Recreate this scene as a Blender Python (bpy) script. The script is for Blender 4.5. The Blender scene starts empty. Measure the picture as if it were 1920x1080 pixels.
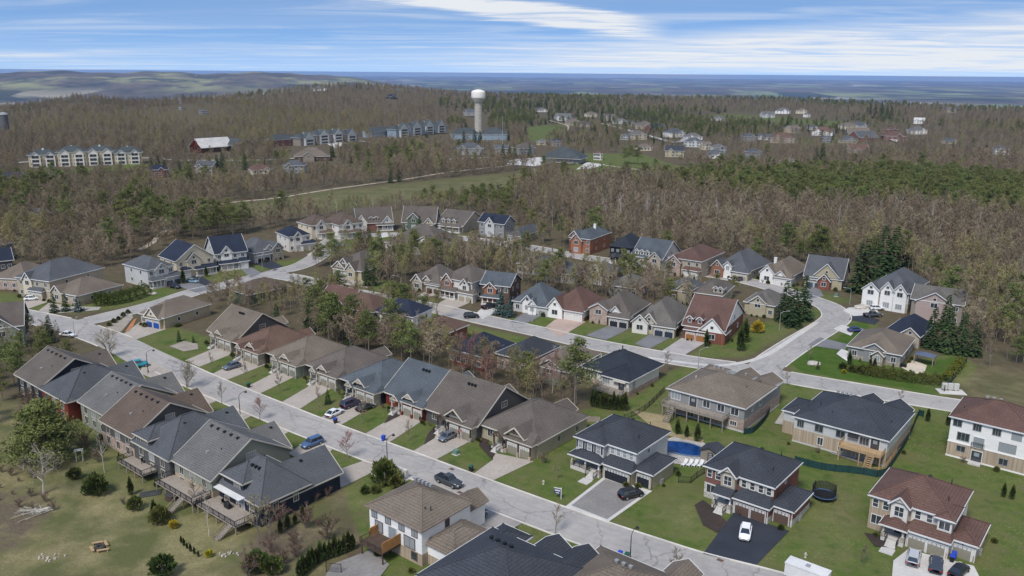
import bpy, math, random, numpy as np
from mathutils import Vector, Matrix
random.seed(7); rng = np.random.default_rng(7)
R = math.radians
S = bpy.context.scene
# ------------------------------------------------------------- camera
H = 72.0; F = 1560.0; HY = 137.0; ROLL = R(0.45)
pitch = math.atan((540-HY)/F)
cam = bpy.data.objects.new('camera', bpy.data.cameras.new('camera')); S.collection.objects.link(cam)
S.camera = cam
cam.location = (0, 0, H)
cam.rotation_mode = 'QUATERNION'
fw = Vector((0, math.cos(pitch), -math.sin(pitch))); up0 = Vector((0, math.sin(pitch), math.cos(pitch))); rt0 = Vector((1, 0, 0))
rt = rt0*math.cos(ROLL)+up0*math.sin(ROLL); upv = -rt0*math.sin(ROLL)+up0*math.cos(ROLL)
cam.rotation_quaternion = Matrix((rt, upv, -fw)).transposed().to_quaternion()
cam.data.sensor_width = 36; cam.data.lens = 36*F/1920
cam.data.clip_start = 1; cam.data.clip_end = 200000
# ------------------------------------------------------------- light
SUN_EL, SUN_AZ = 52, -150      # azimuth from +Y clockwise
W = bpy.data.worlds.new('World'); S.world = W; W.use_nodes = True
nt = W.node_tree; nt.nodes.clear()
def N(t, typ, **k):
    n = t.nodes.new(typ)
    for a, b in k.items():
        if a == 'i':
            for q, v in b.items(): n.inputs[q].default_value = v
        else: setattr(n, a, b)
    return n
out = N(nt, 'ShaderNodeOutputWorld'); bg = N(nt, 'ShaderNodeBackground', i={1: 0.145})
tc = N(nt, 'ShaderNodeTexCoord')
sep = N(nt, 'ShaderNodeSeparateXYZ'); nt.links.new(tc.outputs['Generated'], sep.inputs[0])
def M(t, op, a, b=None, c=None):
    n = N(t, 'ShaderNodeMath', operation=op)
    for i, v in enumerate((a, b, c)):
        if v is None: continue
        if isinstance(v, (int, float)): n.inputs[i].default_value = v
        else: t.links.new(v, n.inputs[i])
    return n.outputs[0]
# look the sky up a little higher than it is, so the band over the horizon is as blue as that day
zs = M(nt, 'MULTIPLY_ADD', sep.outputs[2], 2.6, 0.26)
cmb = N(nt, 'ShaderNodeCombineXYZ'); nt.links.new(sep.outputs[0], cmb.inputs[0]); nt.links.new(sep.outputs[1], cmb.inputs[1]); nt.links.new(zs, cmb.inputs[2])
nrm = N(nt, 'ShaderNodeVectorMath', operation='NORMALIZE'); nt.links.new(cmb.outputs[0], nrm.inputs[0])
sky = N(nt, 'ShaderNodeTexSky', sky_type='NISHITA', sun_disc=False, sun_elevation=R(SUN_EL), sun_rotation=R(SUN_AZ), altitude=300, air_density=1.0, dust_density=0.3, ozone_density=1.6)
nt.links.new(nrm.outputs[0], sky.inputs[0])
# cirrus: direction projected on a high sheet
iz = M(nt, 'ADD', M(nt, 'MAXIMUM', sep.outputs[2], 0.0), 0.035)
cx = M(nt, 'DIVIDE', sep.outputs[0], iz); cy = M(nt, 'DIVIDE', sep.outputs[1], iz)
cv = N(nt, 'ShaderNodeCombineXYZ'); nt.links.new(cx, cv.inputs[0]); nt.links.new(cy, cv.inputs[1])
def cloud(scale, sx, sy, rot, lo, hi, det=6, dist=0.6, off=0):
    mp = N(nt, 'ShaderNodeMapping'); mp.inputs['Scale'].default_value = (sx, sy, 1); mp.inputs['Rotation'].default_value = (0, 0, R(rot)); mp.inputs['Location'].default_value = (off, off*.7, off)
    nt.links.new(cv.outputs[0], mp.inputs[0])
    no = N(nt, 'ShaderNodeTexNoise', i={'Scale': scale, 'Detail': det, 'Roughness': .58, 'Distortion': dist}); nt.links.new(mp.outputs[0], no.inputs['Vector'])
    mr = N(nt, 'ShaderNodeMapRange', interpolation_type='SMOOTHSTEP', i={1: lo, 2: hi, 3: 0, 4: 1}); nt.links.new(no.outputs[0], mr.inputs[0])
    return mr.outputs[0]
def band(v, lo, hi, a=0, b=1):
    mr = N(nt, 'ShaderNodeMapRange', interpolation_type='SMOOTHSTEP', i={1: lo, 2: hi, 3: a, 4: b}); nt.links.new(v, mr.inputs[0]); return mr.outputs[0]
c1 = cloud(0.9, .35, .9, 8, .45, .72, off=3.1)
c2 = cloud(0.35, .35, 1.2, -8, .42, .75, off=8.3)
az = M(nt, 'DIVIDE', sep.outputs[0], M(nt, 'MAXIMUM', sep.outputs[1], .01)); el = sep.outputs[2]
# one bright streaky bank left to right of the middle, high up; a broad veil low on the right
def bank(a0, a1, e0, e1, slope, soft):
    e = M(nt, 'ADD', el, M(nt, 'MULTIPLY', az, slope))
    wob = cloud(3.0, .25, .9, 20, .25, .75, off=5.5)
    e = M(nt, 'ADD', e, M(nt, 'MULTIPLY', wob, .008))
    m = M(nt, 'MULTIPLY', band(az, a0, a0+.09), band(az, a1-.09, a1, 1, 0))
    return M(nt, 'MULTIPLY', M(nt, 'MULTIPLY', band(e, e0, e0+soft), band(e, e1-soft, e1, 1, 0)), m)
b1 = bank(-.26, .19, .058, .0885, .13, .010)
st = cloud(1.3, .5, .95, 18, .28, .66, off=1.5, dist=1.0)
b1 = M(nt, 'MULTIPLY', b1, M(nt, 'MULTIPLY_ADD', st, .8, .25))
veil = M(nt, 'MULTIPLY', band(az, -.25, .35), M(nt, 'MULTIPLY', band(el, .0, .012), band(M(nt, 'ADD', el, M(nt, 'MULTIPLY', az, -.045)), .022, .045, 1, 0)))
veil = M(nt, 'MULTIPLY', veil, M(nt, 'MULTIPLY_ADD', cloud(.8, .45, .8, 10, .2, .8, off=12, dist=1.2), .95, .12))
low = M(nt, 'MULTIPLY', band(el, .0, .045, .62, .12), M(nt, 'MULTIPLY_ADD', c2, .7, .4))
cl = M(nt, 'MINIMUM', M(nt, 'ADD', M(nt, 'ADD', M(nt, 'MULTIPLY', b1, 1.3), veil), M(nt, 'ADD', low, M(nt, 'MULTIPLY', c1, .3))), .96)
mix = N(nt, 'ShaderNodeMix', data_type='RGBA'); nt.links.new(cl, mix.inputs['Factor'])
tint = N(nt, 'ShaderNodeMix', data_type='RGBA', blend_type='MULTIPLY', i={0: 1.0}); nt.links.new(sky.outputs[0], tint.inputs[6]); tint.inputs[7].default_value = (.50, .62, .69, 1)
nt.links.new(tint.outputs[2], mix.inputs[6]); mix.inputs[7].default_value = (2.8, 2.9, 3.05, 1)
nt.links.new(mix.outputs[2], bg.inputs[0]); nt.links.new(bg.outputs[0], out.inputs[0])
sl = bpy.data.lights.new('sun', 'SUN'); sl.energy = 1.8; sl.angle = R(16); sl.color = (1, .96, .9)
sun = bpy.data.objects.new('sun', sl); S.collection.objects.link(sun)
sd = Vector((math.sin(R(SUN_AZ))*math.cos(R(SUN_EL)), math.cos(R(SUN_AZ))*math.cos(R(SUN_EL)), math.sin(R(SUN_EL))))
sun.rotation_euler = sd.to_track_quat('Z', 'Y').to_euler()
S.view_settings.view_transform = 'Standard'; S.view_settings.look = 'None'; S.view_settings.exposure = 1.02; S.view_settings.gamma = 1
S.render.engine = 'CYCLES'
S.cycles.max_bounces = 6; S.cycles.transparent_max_bounces = 8; S.cycles.volume_bounces = 0
# ------------------------------------------------------------- pixel -> place, and helpers
def terr_np(x, y):
    r = np.hypot(x, y); az = np.degrees(np.arctan2(x, y))
    re = np.interp(az, [-60, -33, -20, -12, 0, 15, 33, 60], [1450, 1500, 1750, 2200, 2700, 2700, 2300, 2200])
    sm = lambda a, b, v: (lambda t: t*t*(3-2*t))(np.clip((v-a)/(b-a), 0, 1))
    z = 38*np.exp(-((az+11)/8.)**2)*np.exp(-((r-1950)/420.)**2) + 20*np.exp(-((az+27)/3.)**2)*np.exp(-((r-1350)/170.)**2)
    z += 22*np.exp(-((az+20)/4.)**2)*np.exp(-((r-1300)/200.)**2)
    z += 7*np.sin(x/310.+1)*np.sin(y/270.)*sm(700, 1300, r)
    drop = sm(0, 1500, r-re)
    far = -215 + 24*np.sin(x/2100.)*np.cos(y/1300.) + 16*np.sin(x/900.+2)*np.sin(y/520.) + 7*np.sin(x/330.+y/900.)*np.sin(y/300.)
    ridge = 262*np.exp(-((r-11500)/2300.)**2)*sm(-1.5, -15, az)*(.965+.035*np.sin(az*1.1+1)+.02*np.sin(az*2.9))
    back = 0
    return z*(1-drop) + drop*(far+ridge+back)
def terr(x, y):
    return 0.0 if x*x+y*y < 600*600 else float(terr_np(np.float64(x), np.float64(y)))
def ray(px, py, z=0.0):
    d = fw*F+rt*(px-960)-upv*(py-540)
    t = (z-H)/d.z
    return d.x*t, d.y*t
def G(px, py, z=None):
    if z is not None: return ray(px, py, z)
    x, y = ray(px, py, 0)
    for _ in range(8): x, y = ray(px, py, min(terr(x, y), 60))
    return x, y
def proj(x, y, z):
    v = Vector((x, y, z-H)); D = v.dot(fw)
    return 960+F*v.dot(rt)/D, 540-F*v.dot(upv)/D
def link(o): S.collection.objects.link(o); return o
def tag(o, label=None, cat=None, group=None, kind=None):
    if label: o['label'] = label
    if cat: o['category'] = cat
    if group: o['group'] = group
    if kind: o['kind'] = kind
    return o
def empty(name, loc, rz=0, label=None, cat=None, group=None):
    o = link(bpy.data.objects.new(name, None)); o.location = loc; o.rotation_euler = (0, 0, rz); o.empty_display_size = .1
    return tag(o, label, cat, group)
def mobj(name, me, parent=None, loc=(0, 0, 0), rz=0, sc=None):
    o = link(bpy.data.objects.new(name, me)); o.parent = parent; o.location = loc; o.rotation_euler = (0, 0, rz)
    if sc: o.scale = sc
    return o
class MB:
    def __init__(s): s.v = []; s.f = []; s.m = []
    def add(s, vs, fs, m=0):
        b = len(s.v); s.v += [tuple(q) for q in vs]; s.f += [tuple(b+i for i in f) for f in fs]; s.m += [m]*len(fs); return s
    def box(s, x0, y0, z0, x1, y1, z1, m=0):
        x0, x1 = min(x0, x1), max(x0, x1); y0, y1 = min(y0, y1), max(y0, y1)
        return s.add([(x0,y0,z0),(x1,y0,z0),(x1,y1,z0),(x0,y1,z0),(x0,y0,z1),(x1,y0,z1),(x1,y1,z1),(x0,y1,z1)],
              [(0,3,2,1),(4,5,6,7),(0,1,5,4),(1,2,6,5),(2,3,7,6),(3,0,4,7)], m)
    def tube(s, p, q, r0, r1=None, n=6, m=0, cap=True):
        if r1 is None: r1 = r0
        p = Vector(p); q = Vector(q); d = (q-p)
        if d.length < 1e-6: return s
        d.normalize(); a = d.orthogonal().normalized(); b = d.cross(a)
        vs = [p+(a*math.cos(t)+b*math.sin(t))*r0 for t in [2*math.pi*i/n for i in range(n)]]+[q+(a*math.cos(t)+b*math.sin(t))*r1 for t in [2*math.pi*i/n for i in range(n)]]
        fs = [(i, (i+1) % n, n+(i+1) % n, n+i) for i in range(n)]
        if cap: fs += [tuple(range(n-1, -1, -1)), tuple(range(n, 2*n))]
        return s.add(vs, fs, m)
    def bar(s, p, q, w, h, m=0):       # rectangular bar from p to q, w wide, h high
        p = Vector(p); q = Vector(q); d = (q-p).normalized()
        a = Vector((-d.y, d.x, 0)); a = a.normalized() if a.length > 1e-4 else Vector((1, 0, 0)); b = d.cross(a)
        vs = [c+a*(w/2*i)+b*(h/2*j) for c in (p, q) for i, j in ((-1,-1),(1,-1),(1,1),(-1,1))]
        return s.add(vs, [(0,1,2,3),(7,6,5,4),(0,4,5,1),(1,5,6,2),(2,6,7,3),(3,7,4,0)], m)
    def lathe(s, prof, n=16, m=0, c=(0, 0)):
        vs = []; k = len(prof)
        for i in range(n):
            t = 2*math.pi*i/n; vs += [(c[0]+r*math.cos(t), c[1]+r*math.sin(t), z) for r, z in prof]
        fs = [(i*k+j, ((i+1) % n)*k+j, ((i+1) % n)*k+j+1, i*k+j+1) for i in range(n) for j in range(k-1)]
        return s.add(vs, fs, m)
    def prism(s, poly, z0, z1, m=0):   # vertical extrusion of an xy polygon
        n = len(poly)
        return s.add([(x, y, z0) for x, y in poly]+[(x, y, z1) for x, y in poly], [tuple(range(n-1, -1, -1)), tuple(range(n, 2*n))]+[(i, (i+1) % n, n+(i+1) % n, n+i) for i in range(n)], m)
    def mesh(s, name, mats, smooth=False):
        me = bpy.data.meshes.new(name); me.from_pydata(s.v, [], s.f)
        for m in (mats if isinstance(mats, (list, tuple)) else [mats]): me.materials.append(m)
        me.polygons.foreach_set('material_index', s.m)
        if smooth: me.polygons.foreach_set('use_smooth', [True]*len(s.f))
        me.update(); return me
    def build(s, name, mats, parent=None, loc=(0, 0, 0), rz=0, smooth=False):
        return mobj(name, s.mesh(name, mats, smooth), parent, loc, rz)
# ------------------------------------------------------------- materials
MATS = {}
def mat(name, col, rough=.85, var=.25, scale=1.5, col2=None, kind='noise', spec=.3, metal=0, sc3=(1, 1, 1), coord='Object', rnd=0, bump=0, big=.15):
    if name in MATS: return MATS[name]
    m = bpy.data.materials.new(name); m.use_nodes = True; t = m.node_tree; b = t.nodes['Principled BSDF']
    b.inputs['Roughness'].default_value = rough; b.inputs['Metallic'].default_value = metal; b.inputs['Specular IOR Level'].default_value = spec
    c1 = tuple(max(0, v*(1-var)) for v in col)+(1,); c2 = tuple(min(1, v*(1+var)) for v in (col2 or col))+(1,)
    tcn = N(t, 'ShaderNodeTexCoord'); mp = N(t, 'ShaderNodeMapping'); mp.inputs['Scale'].default_value = sc3; t.links.new(tcn.outputs[coord], mp.inputs[0])
    if kind == 'brick':
        n = N(t, 'ShaderNodeTexBrick', i={'Scale': scale, 'Mortar Size': .03, 'Color1': c1, 'Color2': c2, 'Mortar': tuple(v*.75+.03 for v in col)+(1,), 'Brick Width': .6, 'Row Height': .3}); t.links.new(mp.outputs[0], n.inputs['Vector']); o = n.outputs[0]; fac = n.outputs[1]
    elif kind == 'stone':
        n = N(t, 'ShaderNodeTexVoronoi', i={'Scale': scale}); t.links.new(mp.outputs[0], n.inputs['Vector'])
        sp = N(t, 'ShaderNodeSeparateColor'); t.links.new(n.outputs['Color'], sp.inputs[0]); fac = sp.outputs[0]
        r = N(t, 'ShaderNodeMix', data_type='RGBA'); r.inputs[6].default_value = c1; r.inputs[7].default_value = c2; t.links.new(fac, r.inputs[0]); o = r.outputs[2]
    else:
        n = N(t, 'ShaderNodeTexNoise', i={'Scale': scale, 'Detail': 6, 'Roughness': .65}); t.links.new(mp.outputs[0], n.inputs['Vector'])
        rp = N(t, 'ShaderNodeMapRange', i={1: .3, 2: .7, 3: 0, 4: 1}); t.links.new(n.outputs[0], rp.inputs[0]); fac = rp.outputs[0]
        r = N(t, 'ShaderNodeMix', data_type='RGBA'); r.inputs[6].default_value = c1; r.inputs[7].default_value = c2; t.links.new(fac, r.inputs[0]); o = r.outputs[2]
    if big:
        n2 = N(t, 'ShaderNodeTexNoise', i={'Scale': .22, 'Detail': 4}); t.links.new(tcn.outputs[coord], n2.inputs['Vector'])
        mr = N(t, 'ShaderNodeMapRange', i={1: .3, 2: .7, 3: 1-big, 4: 1+big}); t.links.new(n2.outputs[0], mr.inputs[0])
        h = N(t, 'ShaderNodeMix', data_type='RGBA', blend_type='MULTIPLY', i={0: 1.0}); t.links.new(o, h.inputs[6]); t.links.new(mr.outputs[0], h.inputs[7]); o = h.outputs[2]
    if rnd:
        oi = N(t, 'ShaderNodeObjectInfo'); hs = N(t, 'ShaderNodeHueSaturation'); mr = N(t, 'ShaderNodeMapRange', i={3: 1-rnd, 4: 1+rnd}); t.links.new(oi.outputs['Random'], mr.inputs[0]); t.links.new(mr.outputs[0], hs.inputs['Value']); t.links.new(o, hs.inputs['Color']); o = hs.outputs[0]
    t.links.new(o, b.inputs['Base Color'])
    if bump:
        bp = N(t, 'ShaderNodeBump', i={'Strength': bump, 'Distance': .05}); t.links.new(fac, bp.inputs['Height']); t.links.new(bp.outputs[0], b.inputs['Normal'])
    MATS[name] = m; return m
def shingle(name, col):
    if 'sh_'+name in MATS: return MATS['sh_'+name]
    m = mat('sh_'+name, col, rough=.9, var=.42, scale=3.0, sc3=(1, 1, 7), spec=.25, rnd=.07, big=.14, bump=.5)
    t = m.node_tree; b = t.nodes['Principled BSDF']
    # courses: faint darker lines at equal heights up the slope, broken by noise
    tcn = N(t, 'ShaderNodeTexCoord'); sx = N(t, 'ShaderNodeSeparateXYZ'); t.links.new(tcn.outputs['Object'], sx.inputs[0])
    fr = M(t, 'FRACT', M(t, 'MULTIPLY', sx.outputs[2], 4.6)); ln = M(t, 'MULTIPLY_ADD', M(t, 'LESS_THAN', fr, .25), -.3, 1.05)
    src = b.inputs['Base Color'].links[0].from_socket
    h = N(t, 'ShaderNodeMix', data_type='RGBA', blend_type='MULTIPLY', i={0: 1.0}); t.links.new(src, h.inputs[6]); t.links.new(ln, h.inputs[7]); t.links.new(h.outputs[2], b.inputs['Base Color'])
    return m
SH = {k: shingle(k, v) for k, v in dict(taupe=(.110, .093, .079), tan=(.150, .121, .094), brown=(.108, .080, .062), grey=(.124, .120, .115), bluegrey=(.080, .092, .103),
      charcoal=(.042, .046, .055), navy=(.020, .026, .044), slate=(.082, .086, .093), redbrown=(.112, .064, .051), rust=(.118, .072, .054), green=(.058, .068, .070), black=(.026, .031, .041), warmgrey=(.125, .114, .10)).items()}
def siding(name, col):
    return mat('sd_'+name, col, rough=.75, var=.10, scale=.8, sc3=(.6, .6, 9), big=.06, rnd=.03)
WL = {k: siding(k, v) for k, v in dict(white=(.70, .68, .65), offwhite=(.58, .55, .50), cream=(.55, .48, .36), beige=(.36, .31, .235), taupe=(.23, .20, .165), grey=(.22, .22, .215), lightgrey=(.45, .45, .44),
      dkgrey=(.085, .082, .08), navy=(.014, .019, .032), black=(.014, .015, .019), sage=(.22, .23, .185), green=(.085, .115, .075), red=(.15, .028, .016), blue=(.22, .27, .32), brown=(.10, .065, .045), khaki=(.36, .315, .215), pink=(.36, .28, .25), yellow=(.52, .45, .31)).items()}
WL['brick'] = mat('brick_red', (.185, .066, .044), kind='brick', scale=4, var=.3, big=.12)
WL['orange'] = mat('brick_orange', (.28, .115, .06), kind='brick', scale=4, var=.25)
WL['tanbrick'] = mat('brick_tan', (.36, .285, .205), kind='brick', scale=4, var=.2, big=.1)
WL['stone'] = mat('stone_tan', (.30, .265, .215), kind='stone', scale=3, var=.35)
WL['palestone'] = mat('stone_pale', (.40, .38, .33), kind='stone', scale=3, var=.3)
WL['pinkstone'] = mat('stone_pink', (.33, .25, .21), kind='stone', scale=3, var=.25)
WHITE = mat('white_trim', (.62, .61, .59), var=.05, rough=.6); CREAMT = mat('cream_trim', (.50, .46, .39), var=.06, rough=.7)
GLASS = mat('window_glass', (.035, .042, .05), var=.5, rough=.08, spec=.9, scale=.6, big=0); GLASS2 = mat('window_blinds', (.26, .28, .29), var=.2, rough=.12, spec=.8, sc3=(.2, .2, 14), big=0)
DARK = mat('dark_metal', (.02, .02, .022), rough=.5, var=.1); STEEL = mat('galvanised_steel', (.38, .38, .37), rough=.5, metal=.4, var=.1)
CONC = mat('concrete', (.50, .475, .44), var=.10, scale=2, big=.08); ROCK = mat('rock', (.34, .31, .27), var=.3, scale=2)
WOODN = mat('new_cedar_wood', (.42, .285, .155), var=.25, sc3=(1, 8, 8)); WOODD = mat('dark_wood', (.075, .05, .036), var=.25); WOODG = mat('weathered_wood', (.27, .23, .19), var=.2, sc3=(1, 6, 6)); WOODO = mat('stained_wood', (.34, .17, .06), var=.2)
GREENF = mat('green_fence_mesh', (.012, .045, .042), var=.3); BLUEP = mat('blue_plastic', (.02, .06, .42), var=.05, rough=.4); GRNP = mat('green_plastic', (.015, .09, .06), var=.05, rough=.4); BLKP = mat('black_plastic', (.015, .015, .017), var=.1, rough=.4)
# ------------------------------------------------------------- ground cover masks (in the plan)
def PG(pts): return np.array([G(*p) for p in pts])
def inpoly(P, X, Y):
    ins = np.zeros(X.shape, bool); n = len(P)
    for i in range(n):
        x0, y0 = P[i]; x1, y1 = P[(i+1) % n]
        if y0 == y1: continue
        c = ((y0 > Y) != (y1 > Y)) & (X < (x1-x0)*(Y-y0)/(y1-y0)+x0); ins ^= c
    return ins
GREEN = [ # (strength, polygon in photo pixels on the ground)
 (.85, [(240,638),(262,606),(330,612),(450,650),(560,700),(720,740),(930,800),(1030,800),(1090,770),(1190,745),(1250,700),(1290,684),(1465,715),(1800,770),(1960,775),(2000,1080),(1490,1100),(1320,1040),(1060,950),(820,862),(560,767),(400,705)]),
 (.9, [(215,655),(340,700),(700,870),(850,905),(1250,1075),(1300,1150),(900,1150),(700,1080),(640,905),(500,840),(300,760),(200,690)]),
 (1.25, [(1468,682),(1500,652),(1560,632),(1590,600),(1640,600),(1660,690),(1800,660),(1830,690),(1770,745),(1500,702)]),
 (.7, [(1280,672),(1400,672),(1490,622),(1545,590),(1540,572),(1440,600),(1330,640)]),
 (1.0, [(930,600),(1040,585),(1150,605),(1290,640),(1240,655),(1050,630)]), (.9, [(680,552),(700,540),(830,562),(870,585),(840,600)]),
 (.75, [(840,602),(900,614),(1000,634),(1100,657),(1190,682),(1080,685),(950,655),(840,630)]), (.9, [(-20,545),(-20,572),(60,585),(130,588),(212,580),(300,562),(340,545),(300,535),(200,560),(100,560)]),
 (.75, [(330,530),(410,505),(520,490),(590,480),(640,450),(720,435),(900,440),(860,450),(700,452),(640,475),(560,495),(480,512),(400,535),(350,545)]),
 (.8, [(560,520),(620,520),(720,545),(760,555),(750,530),(700,520),(640,525)]), (.6, [(1120,480),(1300,500),(1440,520),(1600,560),(1640,560),(1560,575),(1380,520),(1200,492)]),
 (1.0, [(1090,288),(1200,288),(1290,318),(1300,330),(1180,336),(1060,322),(1060,306)]), (.9, [(985,238),(1055,232),(1070,250),(1010,268),(985,262)]), (.7, [(1220,222),(1380,212),(1500,222),(1640,230),(1560,238),(1380,224)]),
 (.42, [(300,408),(560,362),(1000,318),(1020,335),(960,352),(700,385),(600,400),(420,412),(340,425)]), (.8, [(210,312),(270,300),(280,315),(120,330),(60,322)]), (.7, [(380,300),(480,290),(500,305),(400,312)]),
 (.95, [(1480,262),(1620,258),(1640,266),(1500,272)]), (.55, [(120,700),(240,830),(460,1000),(460,1080),(200,960),(90,800)])]
DRY = [(.72, [(-60,735),(100,760),(240,880),(330,930),(540,950),(640,905),(720,960),(600,1100),(-60,1100)]), (.5, [(1700,715),(1800,680),(1960,690),(1960,780),(1800,770)]), (.8, [(1120,328),(1200,322),(1240,330),(1150,338)]),
 (.35, [(1480,1000),(1500,920),(1620,880),(1640,1060),(1500,1090)]), (.4, [(300,408),(560,362),(1000,318),(1040,345),(700,385),(420,418)]), (.4, [(1220,910),(1330,900),(1330,1035),(1200,990)]), (.35, [(640,905),(780,910),(700,1000),(600,1010)])]
DIRT = [(.85, [(-60,950),(20,915),(80,925),(105,965),(60,1010),(20,1040),(-60,1050)]), (.8, [(-20,830),(60,850),(60,890),(-20,870)]), (.8, [(440,1000),(560,960),(620,1010),(540,1080),(440,1080)])]
NA1, NA0 = 340, 60
azs = np.concatenate([np.linspace(-180, -42, 28)[:-1], np.linspace(-42, 42, NA1), np.linspace(42, 180, 28)[1:-1]])
rs = np.concatenate([[12, 40], np.geomspace(70, 900, 460), np.geomspace(920, 62000, 150)])
A_, R_ = np.meshgrid(np.radians(azs), rs); X_ = R_*np.sin(A_); Y_ = R_*np.cos(A_); Z_ = np.where(R_ > 600, terr_np(X_, Y_), 0.0)
def mask(L, blur):
    m = np.zeros(X_.shape)
    for s, p in L: m = np.where(inpoly(PG(p), X_, Y_), s, m)
    for _ in range(blur): m = .2*(m+np.roll(m, 1, 0)+np.roll(m, -1, 0)+np.roll(m, 1, 1)+np.roll(m, -1, 1))
    return m
mg, md, mr_ = mask(GREEN, 4), mask(DRY, 40), mask(DIRT, 60)
nr, na = X_.shape
me = bpy.data.meshes.new('ground'); V = np.stack([X_, Y_, Z_], -1).reshape(-1, 3); V = np.vstack([V, [[0, 0, 0]]])
i, j = np.meshgrid(np.arange(nr-1), np.arange(na), indexing='ij'); j2 = (j+1) % na
Q = np.stack([i*na+j, i*na+j2, (i+1)*na+j2, (i+1)*na+j], -1).reshape(-1, 4)[:, ::-1]
me.vertices.add(len(V)); me.vertices.foreach_set('co', V.ravel())
tri = np.array([[len(V)-1, (k+1) % na, k] for k in range(na)])
me.loops.add(Q.size+tri.size); me.loops.foreach_set('vertex_index', np.concatenate([Q.ravel(), tri.ravel()]))
me.polygons.add(len(Q)+len(tri)); ls = np.concatenate([np.arange(len(Q))*4, Q.size+np.arange(len(tri))*3]); me.polygons.foreach_set('loop_start', ls)
me.update(calc_edges=True); me.polygons.foreach_set('use_smooth', np.ones(len(Q)+len(tri), bool))
at = me.color_attributes.new('cover', 'FLOAT_COLOR', 'POINT')
C = np.zeros((len(V), 4)); C[:-1, 0] = mg.ravel(); C[:-1, 1] = md.ravel(); C[:-1, 2] = mr_.ravel(); C[:, 3] = 1; at.data.foreach_set('color', C.ravel())
g = link(bpy.data.objects.new('ground', me)); tag(g, kind='structure')
m = bpy.data.materials.new('ground_cover'); m.use_nodes = True; t = m.node_tree; b = t.nodes['Principled BSDF']; b.inputs['Roughness'].default_value = .95; b.inputs['Specular IOR Level'].default_value = .1
tcn = N(t, 'ShaderNodeTexCoord').outputs['Object']
def nz(sc, det=6, lo=.35, hi=.65, d=0, rough=.6, vec=None):
    n = N(t, 'ShaderNodeTexNoise', i={'Scale': sc, 'Detail': det, 'Roughness': rough, 'Distortion': d}); t.links.new(vec or tcn, n.inputs['Vector'])
    r = N(t, 'ShaderNodeMapRange', i={1: lo, 2: hi}); t.links.new(n.outputs[0], r.inputs[0]); return r.outputs[0]
def mx(f, a, b_, bt='MIX'):
    n = N(t, 'ShaderNodeMix', data_type='RGBA', blend_type=bt)
    for s_, v in ((0, f), (6, a), (7, b_)):
        if isinstance(v, (int, float)): n.inputs[s_].default_value = v
        elif isinstance(v, tuple): n.inputs[s_].default_value = v+(1,)
        else: t.links.new(v, n.inputs[s_])
    return n.outputs[2]
ca = N(t, 'ShaderNodeVertexColor', layer_name='cover'); cs = N(t, 'ShaderNodeSeparateColor'); t.links.new(ca.outputs[0], cs.inputs[0])
fine = nz(2.5); mid = nz(.35); bigN = nz(.06); vfine = nz(7, 3)
litter = mx(mid, (.098, .072, .046), (.145, .112, .072)); litter = mx(M(t, 'MULTIPLY', fine, .5), litter, (.06, .045, .03)); litter = mx(M(t, 'MULTIPLY', bigN, .35), litter, (.075, .085, .035))
grass = mx(nz(.55, 8, .36, .64), (.054, .098, .015), (.108, .140, .030)); grass = mx(M(t, 'MULTIPLY', fine, .45), grass, (.125, .135, .048)); grass = mx(M(t, 'MULTIPLY', nz(.13, 6, .42, .6), .6), grass, (.150, .132, .058))
grass = mx(M(t, 'MULTIPLY', vfine, .3), grass, (.04, .065, .016)); speck = nz(2.6, 3, .58, .68); grass = mx(M(t, 'MULTIPLY', M(t, 'MULTIPLY', speck, nz(.08, 4, .42, .58)), .75), grass, (.27, .26, .13)); grass = mx(M(t, 'MULTIPLY', nz(.33, 7, .56, .7), .55), grass, (.13, .105, .06)); grass = mx(M(t, 'MULTIPLY', nz(.21, 7, .56, .68), .6), grass, (.036, .075, .012))
lush = mx(mid, (.045, .088, .013), (.070, .108, .020))
dry = mx(mid, (.20, .180, .080), (.29, .25, .125)); dry = mx(nz(.09, 6, .44, .6), dry, (.10, .115, .038)); dry = mx(M(t, 'MULTIPLY', fine, .5), dry, (.10, .085, .045))
dirt = mx(fine, (.095, .072, .048), (.145, .115, .078))
gm = N(t, 'ShaderNodeMapRange', i={1: .25, 2: .65}); t.links.new(M(t, 'ADD', cs.outputs[0], M(t, 'MULTIPLY_ADD', nz(.5, 5, 0, 1), .3, -.15)), gm.inputs[0])
lm = N(t, 'ShaderNodeMapRange', i={1: 1.0, 2: 1.2}); t.links.new(cs.outputs[0], lm.inputs[0])
col = mx(gm.outputs[0], litter, mx(lm.outputs[0], grass, lush))
dm = N(t, 'ShaderNodeMapRange', i={1: .2, 2: .8}); t.links.new(M(t, 'ADD', cs.outputs[1], M(t, 'MULTIPLY_ADD', nz(.25, 5, 0, 1), .5, -.25)), dm.inputs[0]); col = mx(dm.outputs[0], col, dry)
rm = N(t, 'ShaderNodeMapRange', i={1: .25, 2: .75}); t.links.new(M(t, 'ADD', cs.outputs[2], M(t, 'MULTIPLY_ADD', nz(.3, 6, .3, .7), .7, -.35)), rm.inputs[0]); col = mx(rm.outputs[0], col, dirt)
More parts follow.
